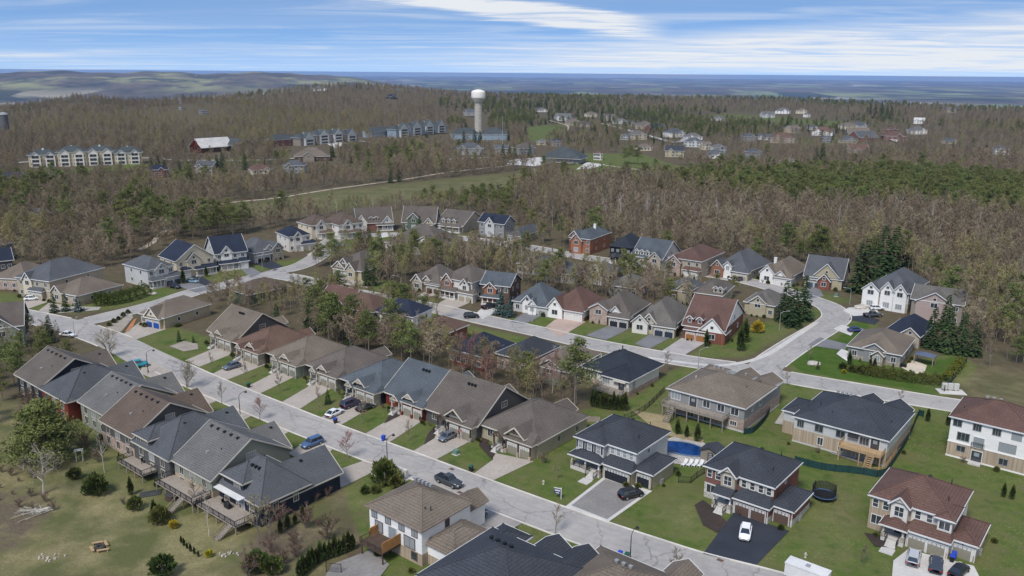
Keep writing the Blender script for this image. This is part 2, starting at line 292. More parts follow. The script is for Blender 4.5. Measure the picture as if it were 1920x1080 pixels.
# the far plain: a patchwork of woods and fields
ln = N(t, 'ShaderNodeVectorMath', operation='LENGTH'); t.links.new(tcn, ln.inputs[0])
fm = N(t, 'ShaderNodeMapRange', i={1: 2600, 2: 3600}); t.links.new(ln.outputs['Value'], fm.inputs[0])
mpf = N(t, 'ShaderNodeMapping'); mpf.inputs['Rotation'].default_value = (0, 0, R(12)); mpf.inputs['Scale'].default_value = (1/650, 1/2200, 1/2200); t.links.new(tcn, mpf.inputs[0])
vo = N(t, 'ShaderNodeTexVoronoi', distance='CHEBYCHEV'); t.links.new(mpf.outputs[0], vo.inputs['Vector']); vo.inputs['Scale'].default_value = 1.0
vs_ = N(t, 'ShaderNodeSeparateColor'); t.links.new(vo.outputs['Color'], vs_.inputs[0])
cr = N(t, 'ShaderNodeValToRGB'); cr.color_ramp.interpolation = 'CONSTANT'; els = cr.color_ramp.elements; els[0].color = (.105, .085, .068, 1); els[1].position = .35; els[1].color = (.13, .10, .075, 1)
for p, c_ in ((.5, (.03, .045, .03, 1)), (.62, (.24, .27, .12, 1)), (.76, (.38, .34, .24, 1)), (.88, (.16, .21, .09, 1))): e = els.new(p); e.color = c_
t.links.new(vs_.outputs[0], cr.inputs[0])
farc = mx(M(t, 'MULTIPLY', nz(1/2600, 7, .45, .6), .6), cr.outputs[0], (.13, .11, .075)); farc = mx(M(t, 'MULTIPLY', nz(1/1400, 8, .5, .58), .85), farc, (.03, .036, .026))
zz_ = N(t, 'ShaderNodeSeparateXYZ'); t.links.new(tcn, zz_.inputs[0]); zr_ = N(t, 'ShaderNodeMapRange', i={1: -150, 2: -90}); t.links.new(zz_.outputs[2], zr_.inputs[0]); farc = mx(zr_.outputs[0], farc, mx(M(t, 'MULTIPLY', nz(1/420, 8, .47, .58, rough=.7), .9), mx(nz(1/1300, 8, .48, .56), (.12, .095, .075), (.27, .26, .12)), (.035, .045, .035)))
col = mx(fm.outputs[0], col, farc)
t.links.new(col, b.inputs['Base Color'])
bp = N(t, 'ShaderNodeBump', i={'Strength': .5, 'Distance': .25}); t.links.new(nz(1.6, 6, 0, 1), bp.inputs['Height']); t.links.new(bp.outputs[0], b.inputs['Normal'])
me.materials.append(m)
# ------------------------------------------------------------- roads, paths, drives
ROAD = mat('road_surface', (.33, .308, .288), var=.12, scale=.9, big=.10); 
t = ROAD.node_tree; b = t.nodes['Principled BSDF']; src = b.inputs['Base Color'].links[0].from_socket; tcn = N(t, 'ShaderNodeTexCoord').outputs['Object']
wv = N(t, 'ShaderNodeTexNoise', i={'Scale': .5, 'Detail': 4}); t.links.new(tcn, wv.inputs['Vector']); wa = N(t, 'ShaderNodeVectorMath', operation='MULTIPLY_ADD'); t.links.new(wv.outputs['Color'], wa.inputs[0]); wa.inputs[1].default_value = (3, 3, 0); t.links.new(tcn, wa.inputs[2])
ck = N(t, 'ShaderNodeTexVoronoi', feature='DISTANCE_TO_EDGE', i={'Scale': .11}); t.links.new(wa.outputs[0], ck.inputs['Vector']); ckm = N(t, 'ShaderNodeMapRange', i={1: .004, 2: .02, 3: .66, 4: 1}); t.links.new(ck.outputs['Distance'], ckm.inputs[0])
col = mx(1.0, src, ckm.outputs[0], 'MULTIPLY'); col = mx(M(t, 'MULTIPLY', nz(.12, 8, .5, .66, rough=.7), .4), col, (.27, .255, .24)); col = mx(M(t, 'MULTIPLY', nz(.07, 6, .5, .62), .4), col, (.42, .385, .34)); col = mx(M(t, 'MULTIPLY', nz(9, 2, .6, .7), .25), col, (.2, .19, .18)); 
ac = N(t, 'ShaderNodeAttribute', attribute_name='across'); aa = M(t, 'ABSOLUTE', ac.outputs['Fac'])
def hump(c0, w_): return M(t, 'MAXIMUM', M(t, 'SUBTRACT', 1.0, M(t, 'DIVIDE', M(t, 'ABSOLUTE', M(t, 'SUBTRACT', aa, c0)), w_)), 0.0)
trk = M(t, 'MULTIPLY', M(t, 'ADD', hump(.24, .12), hump(.62, .12)), M(t, 'MULTIPLY_ADD', nz(.2, 5, .3, .7), .22, .08)); col = mx(trk, col, (.22, .21, .20))
gut = M(t, 'MULTIPLY', M(t, 'MAXIMUM', M(t, 'MULTIPLY_ADD', aa, 9.0, -8.0), 0.0), nz(.5, 5, .3, .7)); col = mx(gut, col, (.36, .31, .24)); t.links.new(col, b.inputs['Base Color'])
KERB = mat('kerb_concrete', (.56, .525, .47), var=.1); TRAIL = mat('trail_gravel', (.40, .34, .26), var=.15)
def smooth(P, n=8):
    P = [np.array(p, float) for p in P]; P = [2*P[0]-P[1]]+P+[2*P[-1]-P[-2]]; o = []
    for k in range(1, len(P)-2):
        a, b_, c_, d = P[k-1:k+3]
        for q in range(n):
            u = q/n; o.append(.5*((2*b_)+(-a+c_)*u+(2*a-5*b_+4*c_-d)*u*u+(-a+3*b_-3*c_+d)*u**3))
    o.append(P[-2]); return np.array(o)
EXCL = []      # (points, radius) kept clear of trees
def strip(pts, off0, off1):
    d = np.gradient(pts, axis=0); d /= np.linalg.norm(d, axis=1)[:, None]+1e-9; n = np.stack([-d[:, 1], d[:, 0]], 1)
    return pts+n*off0, pts+n*off1
def ribbon(name, px, w, m, z=.03, off=0, kind='structure', sm=8, ter=False, pts=None):
    P = smooth([G(*p) for p in px], sm) if pts is None else pts
    a, b_ = strip(P, off-w/2, off+w/2); mb = MB(); n = len(P)
    zz = [(terr(x, y) if ter else 0)+z for x, y in P]
    mb.add([(a[k][0], a[k][1], zz[k]) for k in range(n)]+[(b_[k][0], b_[k][1], zz[k]) for k in range(n)], [(k, k+1, n+k+1, n+k) for k in range(n-1)])
    o = mb.build(name, m); tag(o, kind=kind); EXCL.append((P[::2], w/2+2.2))
    at_ = o.data.attributes.new('across', 'FLOAT', 'POINT'); at_.data.foreach_set('value', [-1.0]*n+[1.0]*n); return P
def offs(P, d): a, _ = strip(P, d, d); return a
ROADS = []
def road(name, px, w=8.4, z=.03, off=0):
    P = smooth([G(*p) for p in px]);
    if off: P = offs(P, off)
    ribbon(name, None, w, ROAD, z, pts=P); ROADS.append((P, w))
road('road', [(262,640),(410,707),(560,767.5),(640,798),(772,846),(921,901),(1057,950),(1139,979),(1240,1012),(1320,1037),(1415,1061),(1500,1082),(1640,1110)], off=-4.3)
road('road', [(-80,575),(0,584),(60,595),(120,608),(165,622),(225,645),(285,677)], 9.5, .034)
road('road', [(128,612),(160,604),(212,591),(262,579),(310,566),(360,549),(400,540),(472,522),(515,511),(560,500),(590,485),(608,470),(618,455),(640,446),(700,441)], 8.0, .038)
road('road', [(500,514),(555,522),(620,540),(700,556),(800,575),(900,598),(1010,622),(1100,643),(1200,662),(1300,679),(1400,693),(1500,712),(1600,729),(1700,746),(1800,762),(1960,785)], 8.4, .042)
road('road', [(1420,700),(1455,672),(1500,642),(1545,615),(1568,596),(1558,578),(1530,565),(1480,549),(1400,527),(1300,510),(1200,496),(1100,483),(1000,465),(930,455),(860,446),(800,441),(740,440),(690,441)], 8.4, .046)
road('road', [(815,300),(930,294),(1005,293),(1060,303)], 9, .03); road('road', [(640,262),(700,268),(815,300)], 6, .034)
road('road', [(1290,262),(1265,268),(1235,262),(1200,255),(1130,240)], 8, .03); road('road', [(0,310),(60,303),(270,296),(330,300),(480,300),(560,296)], 6, .03)
# kerbs as real steps, one strip per side, only where no other road crosses
def near_other(x, y, me_, pad=.2):
    for P, w in ROADS:
        if P is me_: continue
        if np.min(np.hypot(P[:, 0]-x, P[:, 1]-y)) < w/2+pad+1.2: return True
    return False
def kerb(P, w):
    for s_ in (-1, 1):
        E_ = offs(P, s_*(w/2+.09)); seg = []; runs = []
        for p in E_:
            if near_other(p[0], p[1], P): 
                if len(seg) > 3: runs.append(seg)
                seg = []
            else: seg.append(p)
        if len(seg) > 3: runs.append(seg)
        for q in runs:
            q = np.array(q); a, b_ = strip(q, -.16, .16); mb = MB(); n = len(q)
            mb.add([(x, y, .0) for x, y in a]+[(x, y, .13) for x, y in a]+[(x, y, .13) for x, y in b_]+[(x, y, 0) for x, y in b_], [f for k in range(n-1) for f in ((k, k+1, n+k+1, n+k), (n+k, n+k+1, 2*n+k+1, 2*n+k), (2*n+k, 2*n+k+1, 3*n+k+1, 3*n+k))])
            tag(mb.build('kerb', KERB), kind='structure')
for P, w in ROADS[:5]: kerb(P, w)
# pale sidewalk on the outside of the upper right street
for px in ([(1215,671),(1330,685),(1392,680),(1440,664),(1490,632),(1532,604)],): ribbon('sidewalk', px, 1.5, CONC, .06)
for px in ([(150,446),(210,434),(295,408),(330,395),(430,380),(520,371),(620,355),(760,336),(840,323),(930,313),(1000,305)], [(962,351),(995,341),(1006,333),(1003,316)], [(1095,305),(1130,309),(1190,317),(1300,329)], [(1030,233),(1062,243),(1066,250)], [(262,468),(285,455),(312,430),(335,421)]): ribbon('gravel_trail', px, 2.6, TRAIL, .03)
def sheet(name, px, m, z=.05, kind='structure', pts=None, h=None):
    P = PG(px) if pts is None else pts; mb = MB()
    if h: mb.prism([tuple(p) for p in P][::1 if area(P) > 0 else -1], 0, z)
    else: mb.add([(x, y, z) for x, y in P], [tuple(range(len(P)))])
    o = mb.build(name, m); tag(o, kind=kind); c_ = P.mean(0); EXCL.append((np.vstack([P, (P+np.roll(P, 1, 0))/2, [c_]]), 1.8)); return P
def area(P): x, y = P[:, 0], P[:, 1]; return .5*np.sum(x*np.roll(y, -1)-np.roll(x, -1)*y)
PAVE = mat('paver_tan', (.38, .33, .28), kind='brick', scale=1.3, var=.12, coord='Object', big=.08); PAVEP = mat('paver_pink', (.42, .31, .25), kind='brick', scale=1.5, var=.12); PAVEG = mat('paver_grey', (.22, .205, .19), kind='brick', scale=1.6, var=.13)
ASPH = mat('asphalt_new', (.030, .034, .044), var=.15, scale=6); ASPG = mat('asphalt_old', (.17, .168, .17), var=.12, scale=2); GRAV = mat('garden_gravel', (.30, .26, .21), var=.3, scale=3); MULCH = mat('mulch', (.045, .032, .026), var=.4, scale=4); ORNG = mat('bark_chips', (.40, .17, .07), var=.25, scale=4)
zc = [.050]
def drive(px, m, name='driveway'): zc[0] += .0015; sheet(name, px, m, zc[0])
for p_ in ([(228,629),(262,604),(312,617),(246,640)], [(347,676),(405,652),(425,640),(458,655),(374,688)], [(397,702),(440,680),(480,664),(512,678),(425,713)], [(460,727),(520,696),(535,688),(562,702),(488,738)], [(527,755),(575,727),(590,716),(622,728),(561,768)],
           [(600,784),(660,752),(668,742),(706,758),(638,798)], [(684,814),(745,778),(755,764),(802,783),(728,831)], [(773,847),(815,822),(820,804),(888,824),(816,863)], [(886,890),(925,862),(920,848),(1001,865),(921,903)],
           [(268,683),(284,677),(325,697),(290,712),(262,700)], [(318,706),(352,721),(310,735),(280,716)], [(383,736),(412,750),(375,765),(345,747)], [(445,762),(477,777),(440,797),(400,778)], [(512,789),(548,806),(515,826),(485,806)], [(583,823),(625,841),(617,850),(575,870),(540,850)], [(622,885),(697,859),(724,873),(640,915)]): drive(p_, PAVE)
drive([(832,1000),(905,960),(923,955),(985,978),(940,1005),(880,1030)], mat('drive_grey', (.30, .275, .255), var=.1, kind='brick', scale=1.3)); drive([(1040,600),(1022,614),(1050,633),(1098,604),(1075,590)], PAVEP)
drive([(1098,629),(1136,638),(1182,616),(1148,608)], ASPG); drive([(1190,645),(1218,654),(1262,631),(1224,623)], ASPG); drive([(1240,659),(1280,668),(1322,643),(1278,634)], mat('drive_pale', (.36, .33, .31), var=.1)); drive([(957,604),(985,608),(1016,592),(984,586)], ASPG)
drive([(888,592),(905,599),(936,582),(910,572)], CONC); drive([(805,578),(835,588),(885,566),(850,554)], PAVE); drive([(778,556),(790,560),(822,553),(800,546)], PAVE); drive([(1515,647),(1537,633),(1590,646),(1584,658)], ASPG); drive([(1562,617),(1578,609),(1605,618),(1595,630)], CONC); drive([(1592,600),(1600,588),(1650,600),(1640,609)], ASPH); drive([(1580,583),(1592,577),(1640,575),(1650,590),(1600,593)], CONC)
drive([(1080,1034),(1097,1022),(1153,1043),(1112,1084),(1070,1084)], ASPG); drive([(1318,1039),(1416,1062),(1480,996),(1375,962)], ASPH); drive([(1675,1052),(1702,1031),(1826,1062),(1850,1110),(1670,1110)], CONC)
o_ = PG([(1060,950),(1138,981),(1223,921),(1134,893)]); sheet('driveway_border', None, CONC, .056, pts=o_); c_ = o_.mean(0); sheet('driveway', None, PAVEG, .066, pts=c_+(o_-c_)*.86)
drive([(60,557),(30,572),(52,580),(100,563)], PAVE); drive([(92,568),(72,583),(90,588),(118,572)], PAVE); drive([(330,536),(355,527),(402,540),(368,549)], ASPG); drive([(350,520),(375,516),(402,533),(395,541)], ASPH); drive([(452,505),(470,500),(490,512),(470,521)], ASPG); drive([(480,495),(508,488),(530,499),(515,508)], ASPH); drive([(575,478),(585,472),(600,480),(590,486)], PAVE); drive([(625,520),(680,526),(690,540),(650,535)], PAVE)
drive([(1505,540),(1535,540),(1545,556),(1520,560)], ASPG); drive([(1270,516),(1310,525),(1300,514),(1280,508)], CONC); drive([(1345,520),(1400,528),(1390,520),(1350,514)], CONC); drive([(820,432),(845,436),(850,446),(825,444)], CONC); drive([(702,438),(725,436),(730,444),(710,447)], CONC)
drive([(955,300),(1030,293),(1058,302),(1000,312),(950,308)], CONC, 'car_park'); drive([(1080,318),(1100,304),(1135,309),(1110,316)], CONC, 'patio'); drive([(610,268),(640,262),(650,270),(628,278)], CONC, 'car_park'); drive([(1660,262),(1668,259),(1690,264),(1680,268)], CONC, 'patio')
for p_ in ([(200,610),(228,600),(245,585),(250,596),(228,622),(205,628)],): drive(p_, GRAV, 'gravel_bed')
drive([(235,622),(250,600),(257,597),(250,612),(240,622)], ORNG, 'bark_bed'); drive([(318,650),(345,640),(370,645),(372,655),(345,660)], GRAV, 'gravel_bed'); drive([(80,582),(100,575),(190,576),(185,582),(110,588)], ROCK, 'rock_garden'); drive([(1302,948),(1318,938),(1340,955),(1365,982),(1345,1000),(1318,985)], MULCH, 'mulch_bed'); drive([(1620,1000),(1660,1006),(1668,1028),(1640,1025)], MULCH, 'mulch_bed')
drive([(1568,664),(1578,655),(1592,660),(1588,678)], mat('white_stones', (.60, .57, .53), var=.2, scale=5), 'stone_bed'); drive([(1690,690),(1712,676),(1738,686),(1733,700),(1712,702)], mat('patio_stone', (.52, .45, .35), var=.1), 'patio'); drive([(1244,862),(1246,826),(1268,818),(1318,830),(1345,848),(1330,876),(1262,870)], mat('pool_deck_stone', (.36, .33, .30), var=.2, kind='stone', scale=2), 'patio'); drive([(1555,850),(1575,832),(1640,850),(1620,872)], PAVEG, 'patio')
drive([(925,812),(905,820),(898,836),(912,852),(922,862),(930,850),(915,830)], MULCH, 'mulch_bed'); drive([(795,835),(802,815),(815,800),(822,812),(808,825)], MULCH, 'mulch_bed'); drive([(735,772),(748,768),(750,780),(720,795)], MULCH, 'mulch_bed'); drive([(1185,770),(1250,780),(1262,812),(1320,826),(1316,832),(1262,820),(1238,815)], mat('straw_bed', (.28, .22, .12), var=.3, scale=3), 'planting_bed')
drive([(1452,795),(1470,768),(1480,770),(1482,800)], ROCK, 'stone_steps')
drive([(622,1060),(700,1030),(730,1060),(700,1100),(600,1100)], PAVEG, 'patio')
# ------------------------------------------------------------- house kit (local x along the visible front, y away, z up)
CACHE = {}; LM = []; FOOT = []; YARD = []
FACE = {'S': 0, 'E': math.pi/2, 'N': math.pi, 'W': -math.pi/2}
def win_mesh(w, h, nx, ny, tr, shut, two):
    k = ('win', round(w, 2), round(h, 2), nx, ny, tr.name, shut and shut.name, two)
    if k in CACHE: return CACHE[k]
    gl = GLASS if (hash_(k)+len(CACHE)) % 3 else GLASS2
    mb = MB(); b = .11
    mb.box(-w/2-b, -.07, -h/2-b, -w/2, .03, h/2+b); mb.box(w/2, -.07, -h/2-b, w/2+b, .03, h/2+b); mb.box(-w/2, -.07, h/2, w/2, .03, h/2+b); mb.box(-w/2, -.07, -h/2-b, w/2, .03, -h/2)
    for q in range(1, nx): x = -w/2+w*q/nx; mb.box(x-.035, -.055, -h/2, x+.035, .03, h/2)
    for q in range(1, ny): z = -h/2+h*q/ny; mb.box(-w/2, -.05, z-.03, w/2, .028, z+.03)
    if shut:
        for s_ in (-1, 1): mb.box(s_*(w/2+b+.02), -.06, -h/2-.05, s_*(w/2+b+.34), .02, h/2+.05, 1)
    pb = MB(); pb.box(-w/2, -.035, -h/2, w/2, .0, h/2)
    if two: r = (mb.mesh('window', [tr, shut or tr]), pb.mesh('pane', gl))
    else: mb.box(-w/2, -.035, -h/2, w/2, .0, h/2, 2); r = (mb.mesh('window', [tr, shut or tr, gl]), None)
    CACHE[k] = r; return r
def hash_(k): return sum(ord(c)*(i+1) for i, c in enumerate(str(k)))
def gdoor_mesh(w, h, m, lites=True):
    k = ('gd', round(w, 2), h, m.name)
    if k in CACHE: return CACHE[k]
    mb = MB(); mb.box(-w/2, -.05, 0, w/2, .03, h)
    n = 4 if w < 3.5 else 8
    for r in range(4):
        for q in range(n):
            x0 = -w/2+w*q/n+.07; x1 = -w/2+w*(q+1)/n-.07; z0 = r*h/4+.07; z1 = (r+1)*h/4-.07
            mb.box(x0, -.075, z0, x1, -.04, z1, 2 if (r == 3 and lites) else 0)
    for s_ in (-1, 1): mb.box(s_*w/2, -.09, 0, s_*(w/2+.13), .03, h+.13, 1)
    mb.box(-w/2, -.09, h, w/2, .03, h+.13, 1)
    CACHE[k] = mb.mesh('garage_door', [m, WHITE, mat('door_lites', (.5, .5, .48), var=.3, rough=.2)]); return CACHE[k]
def one(name, f, m):
    if name not in CACHE: mb = MB(); f(mb); CACHE[name] = mb.mesh(name.split(':')[0], m)
    return CACHE[name]
GD = {k: mat('garage_'+k, v, var=.06, rough=.6) for k, v in dict(white=(.62, .61, .58), black=(.02, .023, .03), brown=(.11, .07, .055), tan=(.33, .29, .22), khaki=(.24, .22, .17), blue=(.06, .085, .13), navy=(.03, .04, .06), wood=(.30, .13, .045), sage=(.20, .195, .16), red=(.10, .035, .025), royal=(.012, .07, .30), grey=(.25, .25, .24)).items()}
class House:
    def __init__(s, label, o, th, cat='house', det=1, wall='beige', roof='taupe', trim=WHITE, name='house', lm=None, group=None, oh=.45, frame=None):
        z = terr(*o) if math.hypot(*o) > 600 else 0
        s.o = o; s.th = th; s.root = empty(name, (o[0], o[1], z), th, label, cat, group); s.det = det; s.wm = wall; s.rm = roof; s.tr = trim; s.fr = frame or trim
        s.W = {}; s.oh = oh; s.pts = []; s.T = MB(); s.lm = lm
        s.front = 0; s.shr = .55
    def wpos(s, x, y): c, n = math.cos(s.th), math.sin(s.th); return (s.o[0]+x*c-y*n, s.o[1]+x*n+y*c)
    def mb(s, m): return s.W.setdefault(m or s.wm, MB())
    def wall(s, x0, y0, x1, y1, z0, z1, m=None): s.mb(m).box(x0, y0, z0, x1, y1, z1); s.pts += [(x0, y0), (x1, y1), (x0, y1), (x1, y0), ((x0+x1)/2, (y0+y1)/2)]
    def band(s, x0, y0, x1, y1, z0, z1, m, p=.03): s.mb(m).box(x0-p, y0-p, z0, x1+p, y1+p, z1)
    def hip(s, x0, y0, x1, y1, ze, pitch=.5, m=None, oh=None):
        oh = s.oh if oh is None else oh; x0 -= oh; y0 -= oh; x1 += oh; y1 += oh; w, d = x1-x0, y1-y0; hh = min(w, d)/2; zr = ze+pitch*hh; mb = MB(); b = ze-.08
        if w >= d: r0, r1 = (x0+hh, (y0+y1)/2, zr), (x1-hh, (y0+y1)/2, zr)
        else: r0, r1 = ((x0+x1)/2, y0+hh, zr), ((x0+x1)/2, y1-hh, zr)
        vs = [(x0,y0,ze),(x1,y0,ze),(x1,y1,ze),(x0,y1,ze),r0,r1,(x0,y0,b),(x1,y0,b),(x1,y1,b),(x0,y1,b)]
        fs = [(0,1,5,4),(1,2,5),(2,3,4,5),(3,0,4)] if w >= d else [(0,1,4),(1,2,5,4),(2,3,5),(3,0,4,5)]
        mb.add(vs, fs+[(9,8,7,6),(6,7,1,0),(7,8,2,1),(8,9,3,2),(9,6,0,3)])
        up = Vector((0, 0, .03)); e = [Vector(v)+up for v in vs[:6]]
        if s.det > 1:
            for a, c in ((0, 4), (3, 4) if w >= d else (1, 4), (1, 5) if w >= d else (3, 5), (2, 5), (4, 5)): mb.bar(e[a], e[c], .28, .05)
        r = mb.build('roof', SH[m or s.rm], s.root)
        s.fascia([(x0, y0, ze), (x1, y0, ze), (x1, y1, ze), (x0, y1, ze), (x0, y0, ze)], r); return r
    def fascia(s, pts, roof):
        f = MB()
        for a, c in zip(pts[:-1], pts[1:]):
            if a is None or c is None: continue
            f.bar((a[0], a[1], a[2]-.09), (c[0], c[1], c[2]-.09), .09, .24)
        if s.det > 1: f.build('fascia', s.tr, roof)
        else:
            k = len(s.T.v); s.T.v += f.v; s.T.f += [tuple(k+i for i in q) for q in f.f]; s.T.m += [0]*len(f.f)
    def gable(s, x0, y0, x1, y1, ze, pitch=.6, ax='x', m=None, oh=None, wm=None, ends='01', zr=None, thick=.2, hw=0):
        """ridge along ax; infills the gable walls and lays two slope slabs"""
        oh = s.oh if oh is None else oh; sw = ax == 'y'
        T = (lambda a, c, z: (c, a, z)) if sw else (lambda a, c, z: (a, c, z))
        if sw: x0, y0, x1, y1 = y0, x0, y1, x1
        ym = (y0+y1)/2; half = (y1-y0)/2
        if zr is not None: pitch = (zr-ze)/half
        zr = ze+pitch*half; wmb = s.mb(wm)
        for q, e in (('0', x0), ('1', x1)):
            if q in ends: 
                i0, i1 = (e, e+.2) if q == '0' else (e-.2, e); vs = [T(a, c, z) for a in (i0, i1) for c, z in ((y0, ze-.1), (y1, ze-.1), (ym, zr-.03))]
                fs = [(0,1,2),(5,4,3),(0,3,4,1),(1,4,5,2),(2,5,3,0)]; wmb.add(vs, fs)
        a0 = x0-(oh if '0' in ends else 0); a1 = x1+(oh if '1' in ends else 0); mb = MB(); ll = []
        for sgn in (-1, 1):
            yo = ym+sgn*(half+oh); zo = ze-pitch*oh
            vs = [T(a, c, z) for a in (a0, a1) for c, z in ((yo, zo), (ym, zr), (ym, zr+thick), (yo, zo+thick))]
            mb.add(vs, [(0,1,2,3),(7,6,5,4),(0,4,5,1),(1,5,6,2),(2,6,7,3),(3,7,4,0)])
            for q, a, o_ in (('0', a0, -.06), ('1', a1, .06)):
                if q in ends: ll += [T(a+o_, yo, zo+thick+.03), T(a+o_, ym, zr+thick+.03), None]
            ll += [T(a0, yo, zo+thick), T(a1, yo, zo+thick), None]
        r = mb.build('roof', SH[m or s.rm], s.root); s.fascia(ll+[None], r); s.last = (ym, zr, half, pitch); return r
    def shed(s, x0, y0, x1, y1, z0, z1, m=None):   # slopes from z1 at y1 down to z0 at y0, with hipped look
        mb = MB(); o = s.oh; mb.add([(x0-o, y0-o, z0), (x1+o, y0-o, z0), (x1+o, y1, z0+.01), (x0-o, y1, z0+.01), (x0+.4, y1, z1), (x1-.4, y1, z1), (x0-o, y0-o, z0-.12), (x1+o, y0-o, z0-.12), (x1+o, y1, z0-.12), (x0-o, y1, z0-.12)],
               [(0,1,5,4),(1,2,5),(3,0,4),(6,7,1,0),(7,8,2,1),(9,6,0,3),(9,8,7,6),(8,9,3,2),(2,3,4,5)]); r = mb.build('roof', SH[m or s.rm], s.root)
        s.fascia([(x0-o, y1, z0), (x0-o, y0-o, z0), (x1+o, y0-o, z0), (x1+o, y1, z0)], r)
    def win(s, f, c, u, z, w=1.2, h=1.3, nx=2, ny=1, shut=None, tr=None):
        a, p = win_mesh(w, h, nx, ny, tr or s.fr, shut, s.det > 1); loc = (u, c, z) if f in 'SN' else (c, u, z)
        o = mobj('window', a, s.root, loc, FACE[f])
        if p: mobj('pane', p, o)
        return o
    def gdoor(s, f, c, u, w=2.5, h=2.15, m='white', z=0): return mobj('garage_door', gdoor_mesh(w, h, GD[m]), s.root, (u, c, z) if f in 'SN' else (c, u, z), FACE[f])
    def door(s, f, c, u, z=0, w=1.0, h=2.1, m=None, glass=False):
        k = 'front_door:%s%s%s' % (w, h, (m or DARK).name)
        me_ = one(k, lambda b_: (b_.box(-w/2, -.05, 0, w/2, .02, h), b_.box(-w/2-.12, -.08, 0, -w/2, .02, h+.12, 1), b_.box(w/2, -.08, 0, w/2+.12, .02, h+.12, 1), b_.box(-w/2, -.08, h, w/2, .02, h+.12, 1), b_.box(-w/4, -.065, h*.5, w/4, -.04, h*.85, 2)), [m or DARK, WHITE, GLASS2])
        return mobj('front_door', me_, s.root, (u, c, z) if f in 'SN' else (c, u, z), FACE[f])
    def posts(s, pts, z0, z1, r=.13, m=None, base=True):
        for x, y in pts:
            b_ = MB(); b_.box(x-r, y-r, z0, x+r, y+r, z1); o = b_.build('porch_post', m or WHITE, s.root)
            if base: b2 = MB(); b2.box(x-.28, y-.28, z0-.02, x+.28, y+.28, z0+.8); b2.build('post_base', WL['stone'], o)
    def steps(s, x0, x1, y0, y1, z, m=CONC, n=5):  # rising from y0 (low) to y1 (high)
        b_ = MB()
        for k in range(n): b_.box(x0, y0+(y1-y0)*k/n, 0, x1, y0+(y1-y0)*(k+1)/n+.02*k, z*(k+1)/n)
        b_.build('steps', m, s.root)
    def rail(s, pts, z, h=.95, m=WHITE, gap=.28, name='railing'):
        b_ = MB()
        for a, c in zip(pts[:-1], pts[1:]):
            a = Vector((a[0], a[1], z)); c = Vector((c[0], c[1], z)); L = (c-a).length
            b_.bar(a+Vector((0, 0, h)), c+Vector((0, 0, h)), .1, .07); b_.bar(a+Vector((0, 0, .12)), c+Vector((0, 0, .12)), .06, .06)
            n = max(1, int(L/gap))
            for q in range(n+1): p = a.lerp(c, q/n); w = .05 if q % 6 == 0 else .018; b_.box(p.x-w, p.y-w, z, p.x+w, p.y+w, z+h)
        return b_.build(name, m, s.root)
    def deck(s, x0, y0, x1, y1, z, m=WOODG, rm=None, stair=None, open_='N'):
        b_ = MB(); b_.box(x0, y0, z-.25, x1, y1, z); d = b_.build('deck', m, s.root)
        nx = max(2, int((x1-x0)/2.8)+1)
        for k in range(nx): x = x0+.15+(x1-x0-.3)*k/(nx-1); pb = MB(); pb.box(x-.09, y0+.1, 0, x+.09, y0+.28, z-.25); pb.build('deck_post', m, d)
        s.rail([(x0, y1), (x0, y0), (x1, y0), (x1, y1)], z, m=rm or m)
        if stair is not None:
            sb = MB()
            for k in range(9): sb.box(stair, y0-.3*(k+1), z-z*(k+1)/10-.06, stair+1.1, y0-.3*k, z-z*(k+1)/10)
            for q in (stair-.05, stair+1.15): sb.bar((q, y0, z-.1), (q, y0-2.8, .05), .06, .25); sb.bar((q, y0, z+.9), (q, y0-2.8, .95), .06, .06); sb.box(q-.04, y0-2.8, 0, q+.04, y0-2.7, .95)
            sb.build('deck_stairs', m, s.root)
        s.pts += [(x0, y0), (x1, y0)]
    def vents(s, pts, m=BLKP, sz=.2):
        me_ = one('roof_vent:%s%s' % (m.name, sz), lambda b_: (b_.box(-sz, -sz, -.15, sz, sz, .22), b_.box(-sz*1.3, -sz*1.3, .22, sz*1.3, sz*1.3, .3)), m)
        for p in pts: mobj('roof_vent', me_, s.root, p)
    def pipe(s, x, y, z, m=DARK): 
        me_ = one('vent_pipe:'+m.name, lambda b_: b_.tube((0, 0, -.2), (0, 0, .55), .08), m); mobj('vent_pipe', me_, s.root, (x, y, z))
    def chimney(s, x, y, z0, z1, m='white', w=.5):
        b_ = MB(); b_.box(x-w, y-w*.7, z0, x+w, y+w*.7, z1); b_.box(x-w-.08, y-w*.7-.08, z1, x+w+.08, y+w*.7+.08, z1+.15); c = b_.build('chimney', WL[m], s.root)
    def truss(s, x, y, z, w, h, f='S', m=CREAMT):
        b_ = MB(); b_.bar((-w/2, 0, 0), (w/2, 0, 0), .12, .14); b_.bar((0, 0, 0), (0, 0, h), .12, .14); b_.bar((-w/2, 0, 0), (0, 0, h), .12, .2); b_.bar((w/2, 0, 0), (0, 0, h), .12, .2); b_.bar((-w/4, 0, h*.5), (0, 0, 0), .1, .1); b_.bar((w/4, 0, h*.5), (0, 0, 0), .1, .1)
        b_.build('gable_truss', m, s.root, (x, y, z) if f in 'SN' else (y, x, z), FACE[f])
